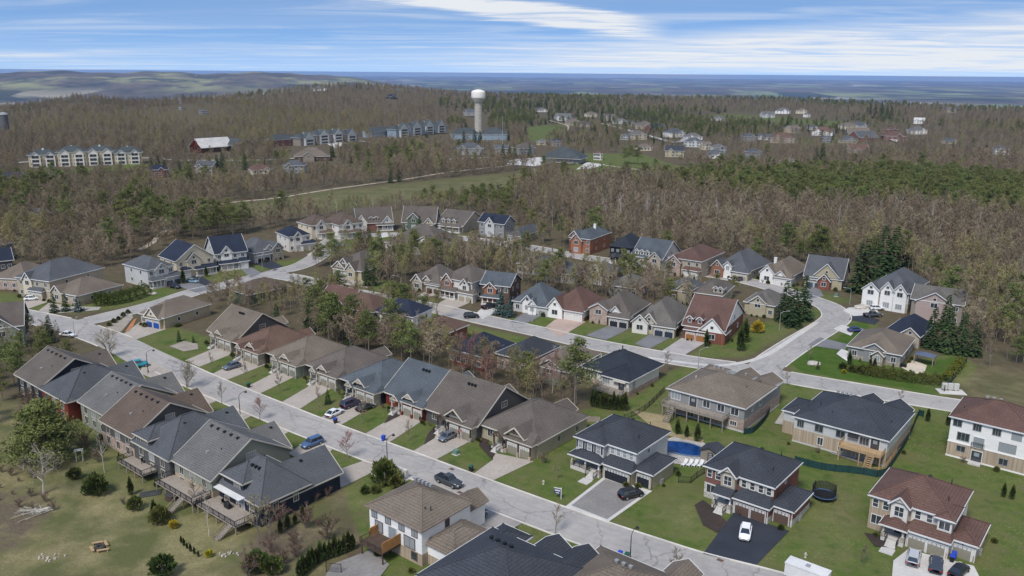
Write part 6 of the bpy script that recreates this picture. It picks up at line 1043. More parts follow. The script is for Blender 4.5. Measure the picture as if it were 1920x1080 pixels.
wood([(390,560),(430,545),(560,555),(590,600),(480,600),(400,590)], 4.5, dict(bare_tree=.7, budding_tree=.3), (7, 10), 'the bare trees by the green house', 10)
wood([(700,520),(740,495),(870,490),(960,500),(1130,520),(1260,545),(1300,585),(1180,575),(1060,555),(960,535),(860,520),(780,528),(740,545),(705,545)], 4.2, dict(budding_tree=.2, bare_tree=.6, pine_tree=.12, birch_tree=.08), (9, 13), 'the trees between the middle and upper streets', 11)
wood([(1000,488),(1100,500),(1240,522),(1330,540),(1400,556),(1300,566),(1180,540),(1000,515)], 6, dict(budding_tree=.3, bare_tree=.5, pine_tree=.1, birch_tree=.1), (6, 8.5), 'the low trees behind the middle street houses', 22)
wood([(560,500),(640,470),(740,480),(870,470),(960,468),(1000,478),(1000,512),(900,500),(740,505),(650,520)], 4.8, dict(budding_tree=.3, bare_tree=.5, pine_tree=.1, birch_tree=.1), (8, 12), 'the trees along the upper street', 12)
wood([(-20,640),(60,625),(100,645),(150,690),(60,720),(20,760),(-30,800)], 5, dict(pine_tree=.7, bare_tree=.3), (6, 9), 'the young pines at the left edge', 13)
wood([(20,720),(60,735),(90,800),(180,840),(240,880),(60,860)], 4.5, dict(brush=.6, street_tree=.4), (2.5, 5), 'the leafless thicket behind the near row', 14)
wood([(440,1000),(560,975),(620,1000),(540,1080),(430,1080)], 3.4, dict(brush=.7, street_tree=.3), (1.8, 4), 'the leafless thicket at the bottom', 15)
wood([(-20,880),(60,890),(115,950),(120,1000),(60,960),(-20,960)], 3.2, dict(brush=1), (.8, 1.7), 'the scrub round the pale bare tree', 31)
wood([(100,850),(230,860),(400,980),(440,1010),(330,1000),(210,960),(130,900)], 7.5, dict(brush=.5, shrub=.5), (.5, 1.3), 'the scrub below the near row decks', 32)
wood([(-20,560),(-20,600),(10,600)], 9, dict(brush=1), (1, 2), 'the left edge scrub', 33)
CAMP = 'the distant woods'
LOWM = [PG(p) for s_, p in GREEN[10:16]]+[PG(p) for p in ([(35,300),(285,292),(285,336),(40,350)], [(505,262),(685,256),(695,284),(515,296)], [(690,244),(850,243),(955,246),(960,278),(840,278),(700,276)], [(352,266),(435,266),(440,304),(350,306)],
 [(1005,288),(1105,288),(1140,330),(1005,322)], [(540,290),(628,288),(640,316),(548,320)], [(845,284),(1060,284),(1060,314),(840,306)], [(295,412),(560,372),(700,352),(1000,318),(1000,348),(800,372),(640,398),(420,412),(300,425)], [(880,215),(915,215),(915,262),(880,262)],
 [(1060,325),(1100,285),(1330,318),(1340,340),(1180,348),(1070,338)])]
def inlow(x, y):
    for P in LOWM:
        if inpoly(P, np.array([x]), np.array([y]))[0]: return True
    return False
# the woods beyond: spacing grows with distance, full circle of view only
r = np.random.default_rng(99); d_ = 560.0; FAR = []
NEARW = [PG(p) for p in ([(1375,372),(1450,338),(1560,330),(1700,335),(1925,350),(1925,600),(1400,480),(1030,480),(950,372),(1080,352),(1290,338)], [(-60,520),(-60,345),(120,345),(280,335),(300,402),(620,398),(600,420),(250,490),(60,510)], [(300,402),(620,350),(990,345),(950,372),(1030,480),(600,420),(300,425)])]
azl = R(38)
d_ = 420.0
while d_ < 3300:
    sp_ = max(6.3, .0088*d_); n = int(2*azl*d_/sp_); a = np.linspace(-azl, azl, n)+r.uniform(-.45, .45, n)*sp_/d_; rr_ = d_+r.uniform(-.45, .45, n)*sp_; X = rr_*np.sin(a); Y = rr_*np.cos(a)
    ok = np.ones(n, bool)
    for P in NEARW+LOWM: ok &= ~inpoly(P, X, Y)
    FAR += [(x, y) for x, y in zip(X[ok], Y[ok]) if d_ > 1700 or free(x, y)]
    d_ += sp_*.92
FAR = np.array(FAR); ph = np.sin(FAR[:, 0]/140.+.7)+np.sin(FAR[:, 1]/190.+FAR[:, 0]/400.)+.8*np.sin((FAR[:, 0]-FAR[:, 1])/75.)+r.normal(size=len(FAR))*.75
az_ = np.degrees(np.arctan2(FAR[:, 0], FAR[:, 1])); dd = np.hypot(FAR[:, 0], FAR[:, 1])
ph += np.where((az_ > -2) & (dd > 1250), .9, 0)-np.where((az_ < -5) & (dd < 1900) & (dd > 900), 1.1, 0)+np.where((az_ > 22) & (dd > 1500), -1.0, 0)+np.where((az_ < -20) & (dd > 1200), .5, 0)
PXF = [proj(x, y, 0) for x, y in FAR]; FHA = np.array([(f[0], f[1], f[2]) for f in FH]); zt_ = terr_np(FAR[:, 0], FAR[:, 1]); NTOWN = np.array([G(f[0], f[1]) for f in FH])
town = np.min(np.hypot(FAR[:, None, 0]-NTOWN[None, :, 0], FAR[:, None, 1]-NTOWN[None, :, 1]), axis=1)
for k in range(len(FAR)):
    if zt_[k] < -130: continue
    if town[k] < 20: continue
    if town[k] < 45 and r.random() < .45: continue
    qx, qy = PXF[k]; blk = (abs(FHA[:, 0]-qx) < FHA[:, 2]*.62) & (qy > FHA[:, 1]-1) & (qy < FHA[:, 1]+14)
    if blk.any() and r.random() < .85: continue
    inf = town[k] < 70
    # keep the view open in front of a far house
    kd = 'pine_tree' if ph[k] > 1.4 else ('budding_tree' if ph[k] > .75 or ph[k] < -2.4 else 'bare_tree')
    if kd == 'pine_tree' and r.random() < .45: kd = 'spruce_tree'
    hh_ = r.uniform(8, 16)*(.7 if inf else 1); TREES.append([kd, FAR[k, 0], FAR[k, 1], hh_*(.9 if kd == 'spruce_tree' else 1), None, CAMP])
# every tree: the largest-looking as objects of their own, the rest of a kind as one stuff object each
LMA = np.array([(a, b_) for a, b_, _ in LM])
TREES = [t_ for t_ in TREES if abs(math.atan2(t_[0+1], t_[2])) < R(39)]
pcount = {}
def auto(kind, x, y, lab):
    d = np.hypot(LMA[:, 0]-x, LMA[:, 1]-y); i_ = int(np.argmin(d)); lx, ly, nm = LM[i_]
    A_t = math.atan2(x, y); A_l = math.atan2(lx, ly); side = (A_t-A_l)*math.hypot(x, y); dep = math.hypot(x, y)-math.hypot(lx, ly)
    rel = ('right of' if side > 0 else 'left of') if abs(side) > abs(dep) else ('behind' if dep > 0 else 'before')
    return '%s %s' % (rel, nm), d[i_]
inview = lambda x, y: (lambda q: -30 < q[0] < 1950 and q[1] < 1130)(proj(x, y, 3))
byk = {}
for t_ in TREES: byk.setdefault(t_[0], []).append(t_)
made = []
ORD = ['', 'second ', 'third ', 'fourth ', 'fifth ', 'sixth ', 'seventh ', 'eighth ', 'ninth ', 'tenth ', 'eleventh ', 'twelfth ']
for kind, L in byk.items():
    L.sort(key=lambda t_: (0 if t_[4] else 1, (math.hypot(t_[1], t_[2])/t_[3] if inview(t_[1], t_[2]) else 1e6)))
    ind, rest = L[:300], L[300:]; vs_k = KIND[kind]
    for n_, (k, x, y, h_, lab, grp) in enumerate(ind):
        dist = math.hypot(x, y); v = vs_k[int(abs(x*7+y*3)) % len(vs_k)]; sc = h_/v['h']; z = terr(x, y) if dist > 600 else 0.0; rz = (x*3.7+y*1.3) % 6.28
        g_ = grp
        if not lab:
            key, dd_ = auto(kind, x, y, None); massed = grp and grp.startswith('the ') and grp != CAMP
            if massed and dd_ > 22: lab = '%s crowded among others in %s' % (KN[kind], grp); g_ = PL(kind)+' in '+grp
            elif grp == CAMP and dd_ > 60: lab = '%s in the distant wooded ridge, one of many alike' % KN[kind]; g_ = PL(kind)+' in the distant woods'
            else:
                c_ = pcount.get((kind, key), 0); pcount[(kind, key)] = c_+1
                if c_ < 12: lab = '%s%s %s' % (ORD[c_], KN[kind], key)
                else: lab = '%s in the thick of the trees %s' % (KN[kind], key); 
                g_ = PL(kind)+' near the houses'
        if dist < 330:
            e_ = empty(kind, (x, y, z), rz, lab, 'shrub' if kind in ('shrub', 'yellow_shrub', 'brush') else 'tree', g_); e_.scale = (sc, sc, sc); mobj('trunk' if kind not in ('shrub', 'yellow_shrub', 'brush') else 'stem', v['t'], e_); mobj('crown' if kind not in ('shrub', 'yellow_shrub', 'brush') else 'foliage', v['c'], e_)
        else: o = mobj(kind, v['j'], None, (x, y, z), rz, (sc, sc, sc)); tag(o, lab, 'tree', g_)
    if rest:
        nm = {'bare_tree': 'bare_wood', 'pine_tree': 'pine_wood', 'spruce_tree': 'spruce_wood', 'budding_tree': 'budding_wood'}.get(kind, kind+'_thicket')
        P = np.array([(x, y, terr_np(np.float64(x), np.float64(y)) if math.hypot(x, y) > 600 else 0) for k, x, y, h_, lab, grp in rest]); me_ = bpy.data.meshes.new(nm); me_.vertices.add(len(P)); me_.vertices.foreach_set('co', P.ravel())
        a1 = me_.attributes.new('sc', 'FLOAT', 'POINT'); a1.data.foreach_set('value', np.array([t_[3]/vs_k[0]['h'] for t_ in rest], dtype=np.float32)); a2 = me_.attributes.new('vi', 'INT', 'POINT'); a2.data.foreach_set('value', rng.integers(0, len(vs_k), len(rest)).astype(np.int32)); a3 = me_.attributes.new('rz', 'FLOAT', 'POINT'); a3.data.foreach_set('value', rng.uniform(0, 6.28, len(rest)).astype(np.float32)); me_.update()
        o = link(bpy.data.objects.new(nm, me_)); tag(o, 'mass of %s filling the woods out to the far ridge' % PL(kind), 'woods', kind='stuff')
        ng = bpy.data.node_groups.new(nm, 'GeometryNodeTree'); ng.interface.new_socket('Geometry', in_out='INPUT', socket_type='NodeSocketGeometry'); ng.interface.new_socket('Geometry', in_out='OUTPUT', socket_type='NodeSocketGeometry')
        gi = ng.nodes.new('NodeGroupInput'); go = ng.nodes.new('NodeGroupOutput'); jg = ng.nodes.new('GeometryNodeJoinGeometry')
        def attr(n_, t2): q = ng.nodes.new('GeometryNodeInputNamedAttribute'); q.data_type = t2; q.inputs[0].default_value = n_; return [s_ for s_ in q.outputs if s_.enabled and s_.name == 'Attribute'][0]
        asc = attr('sc', 'FLOAT'); avi = attr('vi', 'INT'); arz = attr('rz', 'FLOAT'); cx3 = ng.nodes.new('ShaderNodeCombineXYZ'); ng.links.new(arz, cx3.inputs[2])
        for k, v in enumerate(vs_k):
            po = bpy.data.objects.new(kind, v['j']); oi = ng.nodes.new('GeometryNodeObjectInfo'); oi.inputs['Object'].default_value = po; oi.inputs['As Instance'].default_value = True
            cmp_ = ng.nodes.new('FunctionNodeCompare'); cmp_.data_type = 'INT'; cmp_.operation = 'EQUAL'; ng.links.new(avi, cmp_.inputs[2]); cmp_.inputs[3].default_value = k
            ip = ng.nodes.new('GeometryNodeInstanceOnPoints'); ng.links.new(gi.outputs[0], ip.inputs['Points']); ng.links.new(oi.outputs['Geometry'], ip.inputs['Instance']); ng.links.new(cmp_.outputs[0], ip.inputs['Selection']); ng.links.new(cx3.outputs[0], ip.inputs['Rotation']); ng.links.new(asc, ip.inputs['Scale']); ng.links.new(ip.outputs[0], jg.inputs[0])
        ng.links.new(jg.outputs[0], go.inputs[0]); md_ = o.modifiers.new('scatter', 'NODES'); md_.node_group = ng
print('TREES', {k: len(v) for k, v in byk.items()})
# hedges
def hedge(px, w, h_, label, col=CEDAR):
    P = smooth([G(*p) for p in px], 6); L = np.sum(np.linalg.norm(np.diff(P, axis=0), axis=1)); n = int(L*w*90); r = np.random.default_rng(int(L*10)); u = r.random(n)*(len(P)-1.001); i_ = u.astype(int); f = (u-i_)[:, None]; c = P[i_]*(1-f)+P[i_+1]*f; c0 = P[0]
    d = P[i_+1]-P[i_]; d /= np.linalg.norm(d, axis=1)[:, None]; nn = np.stack([-d[:, 1], d[:, 0]], 1); a = r.uniform(0, math.pi, n); q = np.sqrt(r.uniform(.6, 1, n)); lump = 1+.16*np.sin(u*3.1)+.1*np.sin(u*7.7); off = np.cos(a)*q*w/2*lump; z = np.sin(a)**.6*q*h_*lump
    pos = np.column_stack([c-c0+nn*off[:, None], z]); v1 = r.normal(size=(n, 3)); v2 = r.normal(size=(n, 3)); v1 /= np.linalg.norm(v1, axis=1)[:, None]; v2 /= np.linalg.norm(v2, axis=1)[:, None]; tri_ = np.stack([pos-v1*.16, pos+v1*.16, pos+v2*.3], 1)
    o = mobj('hedge', arrmesh('hedge', tri_, [col]), None, (c0[0], c0[1], 0)); tag(o, label, 'hedge')
hedge([(1612,700),(1650,706),(1700,714),(1768,722)], 3.2, 2.4, 'long clipped cedar hedge in front of the tan roofed house', folmat('hedge_green', (.06, .075, .018), (.10, .10, .025), .05)); hedge([(1770,718),(1788,700),(1802,682)], 2.2, 2.2, 'yellow green hedge along the right side of the tan roofed yard', folmat('hedge_gold', (.15, .15, .025), (.10, .12, .02), .05)); hedge([(178,572),(205,571),(240,564),(278,550)], 4.5, 3.6, 'big rounded cedar hedge beside the long beige bungalow', folmat('hedge_dark', (.055, .068, .014), (.08, .09, .02), .05))
# ------------------------------------------------------------- vehicles
def car(label, px, ang, col, typ='sedan', glass=None, group=None, z=.08):
    x, y = G(*px); L, Wd, Ht = dict(sedan=(4.7, 1.82, 1.45), suv=(4.75, 1.9, 1.7), cross=(4.5, 1.85, 1.6), pickup=(5.8, 2.0, 1.85), van=(5.1, 2.0, 1.8), jeep=(4.4, 1.9, 1.85), hatch=(4.2, 1.8, 1.5))[typ]
    e = empty('parked_car' if 'driving' not in label else 'pickup_truck', (x, y, z), ang, label, 'car' if typ != 'pickup' else 'pickup truck', group)
    pm = mat('paint_'+'_'.join('%d' % int(v*100) for v in col), col, rough=.28, var=.04, spec=.6, big=0, scale=1)
    key = 'car%s%s' % (typ, pm.name)
    if key not in CACHE:
        # lower shell: stations front (+x) to rear; (x, half width, z bottom, z shoulder, z top, top half width)
        hb = Ht*.60; hood = Ht*.56 if typ in ('sedan', 'hatch', 'cross') else Ht*.60
        st = [(L/2, .55, .38, .52, .56, .5), (L/2-.12, .80, .28, .6, .66, .62), (L/2-.5, .95, .24, hood-.14, hood-.03, .76), (L*.22, 1, .22, hb-.08, hood+.04, .84), (0, 1, .22, hb-.05, hb, .88), (-L*.25, 1, .22, hb-.03, hb+.02, .88), (-L/2+.35, .98, .26, hb-.02, hb+.02, .84), (-L/2+.06, .9, .32, hb-.12, hb-.02, .76), (-L/2, .8, .42, hb-.3, hb-.12, .68)]
        mb = MB(); ring = []
        for sx, hw, zb_, zs, zt, tw_ in st:
            w2 = Wd/2*hw; ring.append([(sx, -w2*.93, zb_), (sx, -w2, (zb_+zs)/2), (sx, -w2*.97, zs), (sx, -Wd/2*tw_, zt), (sx, 0, zt+.03), (sx, Wd/2*tw_, zt), (sx, w2*.97, zs), (sx, w2, (zb_+zs)/2), (sx, w2*.93, zb_)])
        vs = [p for r_ in ring for p in r_]; n = 9; fs = [(k*n+j, k*n+(j+1) % n, (k+1)*n+(j+1) % n, (k+1)*n+j) for k in range(len(ring)-1) for j in range(n)]; fs += [tuple(range(n)), tuple(reversed(range((len(ring)-1)*n, len(ring)*n)))]
        mb.add(vs, fs)
        f0, f1, r1, r0 = dict(sedan=(L*.22, L*.07, -L*.20, -L*.40), suv=(L*.22, L*.10, -L*.40, -L*.475), cross=(L*.23, L*.08, -L*.32, -L*.46), pickup=(L*.18, L*.08, -L*.12, -L*.15), van=(L*.34, L*.16, -L*.42, -L*.48), jeep=(L*.14, L*.09, -L*.44, -L*.47), hatch=(L*.25, L*.08, -L*.30, -L*.46))[typ]
        cb = MB(); yb, yt = Wd/2*.86, Wd/2*.66; zt = Ht-.07
        P = [(f0, -yb, hb-.02), (f1, -yt, zt), (r1, -yt, zt), (r0, -yb, hb-.02)]; vs = P+[(a, -b_, c) for a, b_, c in P]; cb.add(vs, [(3,2,1,0),(4,5,6,7),(0,1,5,4),(1,2,6,5),(2,3,7,6),(3,0,4,7)])
        rb = MB(); rb.box(r1-.05, -yt-.02, zt-.01, f1+.05, yt+.02, Ht)
        for a, b_ in (((f0, yb, hb), (f1, yt, zt)), ((r0, yb, hb), (r1, yt, zt)), ((f1*.4+r1*.6, yb*.98, hb), (f1*.4+r1*.6, yt+.01, zt))):
            for s_ in (-1, 1): rb.bar((a[0], s_*a[1], a[2]), (b_[0], s_*b_[1], b_[2]), .09, .06)
        bm_ = None
        if typ == 'pickup': bm_ = MB(); bm_.box(-L/2+.15, -.82, hb-.02, -L*.16, .82, hb+.05)
        wb = MB(); wr = .36 if typ != 'pickup' else .42
        wb.lathe([(0, 0), (wr, 0), (wr+.0, .24), (0, .24)], 16); rimb = MB(); rimb.lathe([(0, 0), (wr*.62, 0), (wr*.62, .03), (0, .03)], 10)
        hl = MB(); hl.box(-.08, -.2, -.07, .05, .2, .08); CACHE[key] = (mb.mesh('body', pm, True), cb.mesh('windows', mat('car_glass', (.02, .025, .03), rough=.06, spec=1, var=.1, big=0)), rb.mesh('roof_panel', [pm]), wb.mesh('wheel', mat('tyre_rubber', (.012, .012, .013), var=.1)), rimb.mesh('rim', mat('rim_alloy', (.35, .35, .36), metal=.6, rough=.3, var=.05)), hl.mesh('headlight', mat('lamp_lens', (.6, .6, .6), rough=.1, var=.05)), hl.mesh('taillight', mat('red_lens', (.35, .01, .01), rough=.15, var=.05)), bm_ and bm_.mesh('bed_cover', BLKP), wr)
    B_, Cb, Rb, Wh, Ri, Hl, Tl, Bc, wr = CACHE[key]; mobj('body', B_, e); mobj('windows', Cb, e); mobj('roof_panel', Rb, e)
    if Bc: mobj('bed_cover', Bc, e)
    for sx in (L*.31, -L*.29):
        for s_ in (-1, 1):
            w_ = mobj('wheel', Wh, e, (sx, s_*(Wd/2-.2), wr)); w_.rotation_euler = (-s_*math.pi/2, 0, 0); mobj('rim', Ri, w_, (0, 0, .235))
    for s_ in (-1, 1): mobj('headlight', Hl, e, (L/2-.1, s_*Wd*.34, Ht*.42)); mobj('taillight', Tl, e, (-L/2+.06, s_*Wd*.36, Ht*.5))
    return e
tn = R(51)      # driveway direction
CARS = [('dark grey pickup truck driving down the street past the tan house', (842, 908), TH, (.045, .05, .055), 'pickup'), ('blue station wagon parked behind the sage house', (585, 836), tn+math.pi, (.06, .11, .22), 'suv'), ('white sedan parked at the kerb end of the navy bungalow driveway', (627, 779), tn+.15, (.72, .72, .72), 'sedan'), ('maroon and blue minivan parked in front of the navy bungalow', (658, 762), tn, (.04, .03, .06), 'van'), ('dark sedan parked by the stone pier of the navy bungalow', (685, 768), tn, (.03, .03, .035), 'sedan'),
 ('grey hatchback parked before the taupe bungalow with the side gable', (838, 824), tn+math.pi, (.12, .13, .155), 'hatch'), ('silver blue suv in the driveway of the dark grey bungalow', (435, 691), tn+math.pi, (.10, .12, .15), 'cross'), ('black suv parked on the grey paved driveway', (1183, 932), R(25), (.012, .012, .014), 'suv'), ('white car with black glass roof on the fresh black driveway', (1397, 1005), R(-110), (.78, .78, .78), 'cross'),
 ('silver wagon parked nearest the porch of the red roofed house', (1712, 1052), R(60), (.42, .43, .45), 'suv'), ('dark blue suv between the silver wagon and the black sedan', (1754, 1065), R(62), (.04, .05, .075), 'suv'), ('black sedan cut off by the bottom edge at the right', (1797, 1076), R(42), (.015, .015, .018), 'sedan'), ('dark sedan beside the near white house garage', (894, 976), R(60), (.06, .065, .075), 'sedan'), ('dark car half hidden behind the charcoal roof at the bottom', (1094, 1062), R(-60), (.03, .033, .04), 'sedan'),
 ('turquoise off road vehicle parked at the second driveway', (262, 688), R(30), (.02, .24, .30), 'jeep'), ('small turquoise sports car behind the off road vehicle', (246, 690), R(30), (.03, .32, .36), 'hatch'), ('bright red small car beside the turquoise vehicles', (233, 695), R(30), (.42, .05, .02), 'hatch'), ('white car parked at the left bend by the spruce', (128, 631), R(-15), (.72, .72, .73), 'sedan'), ('white suv in the driveway of the slate roofed left house', (60, 563), R(20), (.70, .70, .70), 'cross'),
 ('black suv before the grey house with dark garage doors', (328, 540), R(-25), (.02, .022, .03), 'suv'), ('pale blue sedan at the cream gabled house', (361, 530), R(-20), (.18, .28, .36), 'sedan'), ('black pickup outside the brown brick house', (918, 578), R(40), (.012, .012, .014), 'pickup'), ('black suv with red lamps beneath the navy roof by the middle street', (884, 596), R(10), (.014, .012, .013), 'suv'), ('white suv beside the three dormer stone house', (826, 434), R(10), (.66, .68, .70), 'cross'),
 ('blue sedan half hidden near the white gabled houses', (638, 461), R(-30), (.10, .20, .36), 'sedan'), ('dark suv before the red brown roofed upper house', (1291, 517), R(30), (.05, .055, .065), 'suv'), ('white sedan beside the brick entry house garage', (1376, 526), R(30), (.62, .62, .62), 'sedan'), ('dark sedan beside the white one at the brick entry house', (1390, 526), R(30), (.05, .05, .055), 'sedan'), ('dark pickup before the large mansion', (1636, 594), R(10), (.05, .06, .07), 'pickup'), ('white suv behind the dark pickup at the mansion', (1643, 581), R(0), (.66, .66, .66), 'cross'), ('blue car behind the tan roofed house by the hedge', (1604, 622), R(10), (.04, .06, .16), 'sedan')]
for l_, p, a, c, t_ in CARS: car(l_, p, a, c, t_)
# white trailer at the bottom edge
x, y = G(1512, 1092); tr = empty('cargo_trailer', (x, y, .05), TH, 'white box trailer roof cut off by the bottom edge', 'trailer'); mb = MB(); mb.box(-3, -1.1, .5, 3, 1.1, 2.5); mb.box(-3.06, -1.16, 2.5, 3.06, 1.16, 2.62); mb.build('box_body', WHITE, tr); mb = MB(); mb.box(-.3, -.3, 2.6, .3, .3, 2.85); mb.build('roof_vent', STEEL, tr)
for s_ in (-1, 1): mb = MB(); mb.tube((0, s_*.9, .35), (0, s_*1.12, .35), .35, n=14); mb.build('wheel', BLKP, tr)
# ------------------------------------------------------------- street lamps
def lamp(label, base, h_, adir, style='black'):
    x, y = G(*base); m_ = DARK if style == 'black' else STEEL; e = empty('street_lamp', (x, y, 0), adir, label, 'street lamp', 'street lamps'); mb = MB(); mb.tube((0, 0, 0), (0, 0, h_), .10, .06, 8); mb.tube((0, 0, 0), (0, 0, .6), .16, .14, 8); mb.build('pole', m_, e)
    mb = MB(); P = [(0, 0, h_), (.35, 0, h_+.55), (1.0, 0, h_+.8), (1.7, 0, h_+.75)] if style == 'black' else [(0, 0, h_), (.8, 0, h_+.45), (2.0, 0, h_+.7)]
    for a, b_ in zip(P[:-1], P[1:]): mb.tube(a, b_, .045)
    mb.build('arm', m_, e); q = P[-1]; mb = MB(); mb.box(q[0]-.1, -.14, q[2]-.1, q[0]+.6, .14, q[2]+.06) if style != 'black' else mb.lathe([(.02, q[2]+.15), (.12, q[2]+.1), (.32, q[2]-.2), (.30, q[2]-.28), (.05, q[2]-.32)], 12)
    h2 = mb.build('lamp_head', m_ if style == 'black' else STEEL, e)
    if style == 'black': h2.location = (q[0], 0, 0)
for l_, b_, hpx, a, s_ in [('black lamp post beside the turquoise vehicles', (278,699), 645, R(20), 'black'), ('black lamp post left of the purple budding tree', (451,785), 716, R(51), 'black'), ('black lamp post rising from the large leafy bush', (727,890), 818, R(51), 'black'), ('black lamp post at the bottom edge beside the brown roof', (1181,1060), 1003, R(51), 'black'),
   ('steel lamp post before the red roofed corner house', (1309,693), 645, R(20), 'g'), ('steel lamp post in front of the three tall spruces', (1461,618), 572, R(0), 'g'), ('steel lamp post by the slate roofed brick arch house', (1593,571), 528, R(180), 'g'), ('steel lamp post at the left bend beyond the white car', (141,636), 602, R(90), 'g'), ('steel lamp post before the cream gabled house', (375,552), 521, R(90), 'g'), ('steel lamp post near the low dark garage house', (752,557), 517, R(180), 'g'), ('steel lamp post before the blue grey house with black garage doors', (492,505), 478, R(90), 'g'), ('steel lamp post before the pale blue house', (998,604), 565, R(90), 'g')]:
    x, y = G(*b_); hh_ = H-math.hypot(x, y)*math.tan(pitch+math.atan((hpx-540)/F)); lamp(l_, b_, min(9, max(5, hh_-.3)), a, s_)
for px, h_, nm in (((898,268), 30, 'left'), ((942,270), 28, 'right')): x, y = G(*px); e = empty('flag_pole', (x, y, terr(x, y)), 0, 'tall thin mast in front of the green roofs, the %s one' % nm, 'mast'); mb = MB(); mb.tube((0, 0, 0), (0, 0, h_), .35, .18, 6); mb.build('pole', STEEL, e); mb = MB(); mb.lathe([(.02, h_+.8), (.5, h_+.3), (.5, h_), (.02, h_-.2)], 8); mb.build('finial', STEEL, e)
# ------------------------------------------------------------- bins
def bin_(label, px, body, lid):
    x, y = G(*px); e = empty('wheelie_bin', (x, y, .05), TH+.2, label, 'bin', 'kerbside bins'); mb = MB(); mb.add([(-.26,-.26,.08),(.26,-.26,.08),(.26,.26,.08),(-.26,.26,.08),(-.33,-.36,1.0),(.33,-.36,1.0),(.33,.36,1.0),(-.33,.36,1.0)], [(0,3,2,1),(4,5,6,7),(0,1,5,4),(1,2,6,5),(2,3,7,6),(3,0,4,7)]); mb.build('bin_body', body, e)
    mb = MB(); mb.add([(-.36,-.4,1.0),(.36,-.4,1.0),(.36,.4,1.06),(-.36,.4,1.06),(-.33,-.36,1.1),(.33,-.36,1.1),(.33,.36,1.18),(-.33,.36,1.18)], [(0,3,2,1),(4,5,6,7),(0,1,5,4),(1,2,6,5),(2,3,7,6),(3,0,4,7)]); mb.build('lid', lid, e)
    for s_ in (-1, 1): mb = MB(); mb.tube((s_*.24, .3, .12), (s_*.32, .3, .12), .12, n=10); mb.build('wheel', BLKP, e)
for l_, p, b_, c in [('green lidded bin at the kerb before the sage bungalow', (466,727), BLKP, GRNP), ('blue lidded bin beside the white sedan', (629,794), BLKP, BLUEP), ('blue lidded bin at the foot of the third lamp post', (719,827), BLUEP, BLUEP), ('green lidded bin before the last taupe bungalow', (883,884), BLKP, GRNP), ('blue lidded bin at the bottom beside the lamp post', (1162,1047), BLKP, BLUEP), ('green bin next to the blue lidded one at the bottom', (1175,1050), GRNP, GRNP), ('blue bin before the khaki garage doors', (1788,1048), BLUEP, BLUEP), ('second blue bin touching the one before the khaki doors', (1784,1054), BLKP, BLUEP), ('black bin at the left edge kerb', (14,573), BLKP, BLKP), ('navy bin by the left edge driveway', (42,583), BLKP, BLUEP), ('dark bin beside the stone pier of the red bungalow', (790,791), BLKP, BLKP)]: bin_(l_, p, b_, c)
# mail box bank, utility boxes, stone, hydrants
def thing(name, label, cat, px, rz=TH, group=None, z=0): x, y = G(*px); return empty(name, (x, y, z), rz, label, cat, group)
e = thing('mailbox_bank', 'row of three pale community mailboxes on a concrete pad', 'mailboxes', (1781,733), R(-8)); pad = MB(); pad.box(-3, -2.4, 0, 3, 1, .12); pad.build('pad', CONC, e)
for k in range(3): mb = MB(); mb.box(-1.9+1.3*k, -.3, .45, -.75+1.3*k, .3, 1.9); [mb.box(-1.8+1.3*k+.35*i_, -.33, .7+.28*j_, -1.5+1.3*k+.35*i_, -.3, .92+.28*j_) for i_ in range(3) for j_ in range(4)]; mb.box(-1.5+1.3*k, -.2, .1, -1.1+1.3*k, .2, .45); mb.build('mailbox', mat('mailbox_grey', (.50, .49, .46), var=.12), e)
e = thing('mailbox_bank', 'pale mailbox cluster behind the large leafy bush', 'mailboxes', (755,895)); mb = MB(); mb.box(-1.6, -1.2, 0, 1.6, 1.2, .12); mb.build('pad', CONC, e)
for k in range(2): mb = MB(); mb.box(-1.2+1.25*k, -.3, .4, -.05+1.25*k, .3, 1.8); mb.build('mailbox', MATS['mailbox_grey'], e)
for l_, p in (('green utility box beside the large leafy bush', (704,889)), ('pale green utility box on the lawn before the side gable bungalow', (855,852)), ('pale green utility box beside the slate roofed brick arch house', (1568,556))):
    e = thing('utility_box', l_, 'utility box', p); mb = MB(); mb.box(-.5, -.4, .12, .5, .4, 1.0); mb.build('cabinet', mat('utility_green', (.12, .22, .17), var=.1), e); mb = MB(); mb.box(-.65, -.55, 0, .65, .55, .12); mb.build('pad', CONC, e)
for l_, p, s_ in (('large pale boulder on the corner lawn', (1526,684), 1.2), ('flat boulder by the mansion driveway', (1625,575), 1.6), ('second tall boulder by the mansion driveway', (1612,578), 1.3), ('pale boulder by the hedge of the beige bungalow', (287,552), 1.0)):
    x, y = G(*p); r = np.random.default_rng(abs(int(x))); mb = MB(); n = 10; pr = [(s_*q*(1+.18*math.sin(k)), s_*z) for k, (q, z) in enumerate(((1.0, 0), (1.08, .25), (.85, .6), (.4, .8), (.01, .82)))]; mb.lathe(pr, 9); mb.v = [(a*r.uniform(.85, 1.15)*1.3, b_*r.uniform(.85, 1.15), c*r.uniform(.9, 1.1)) for a, b_, c in mb.v]; o = mb.build('boulder', mat('boulder_stone', (.42, .38, .33), var=.25), None, (x, y, 0)); tag(o, l_, 'boulder')
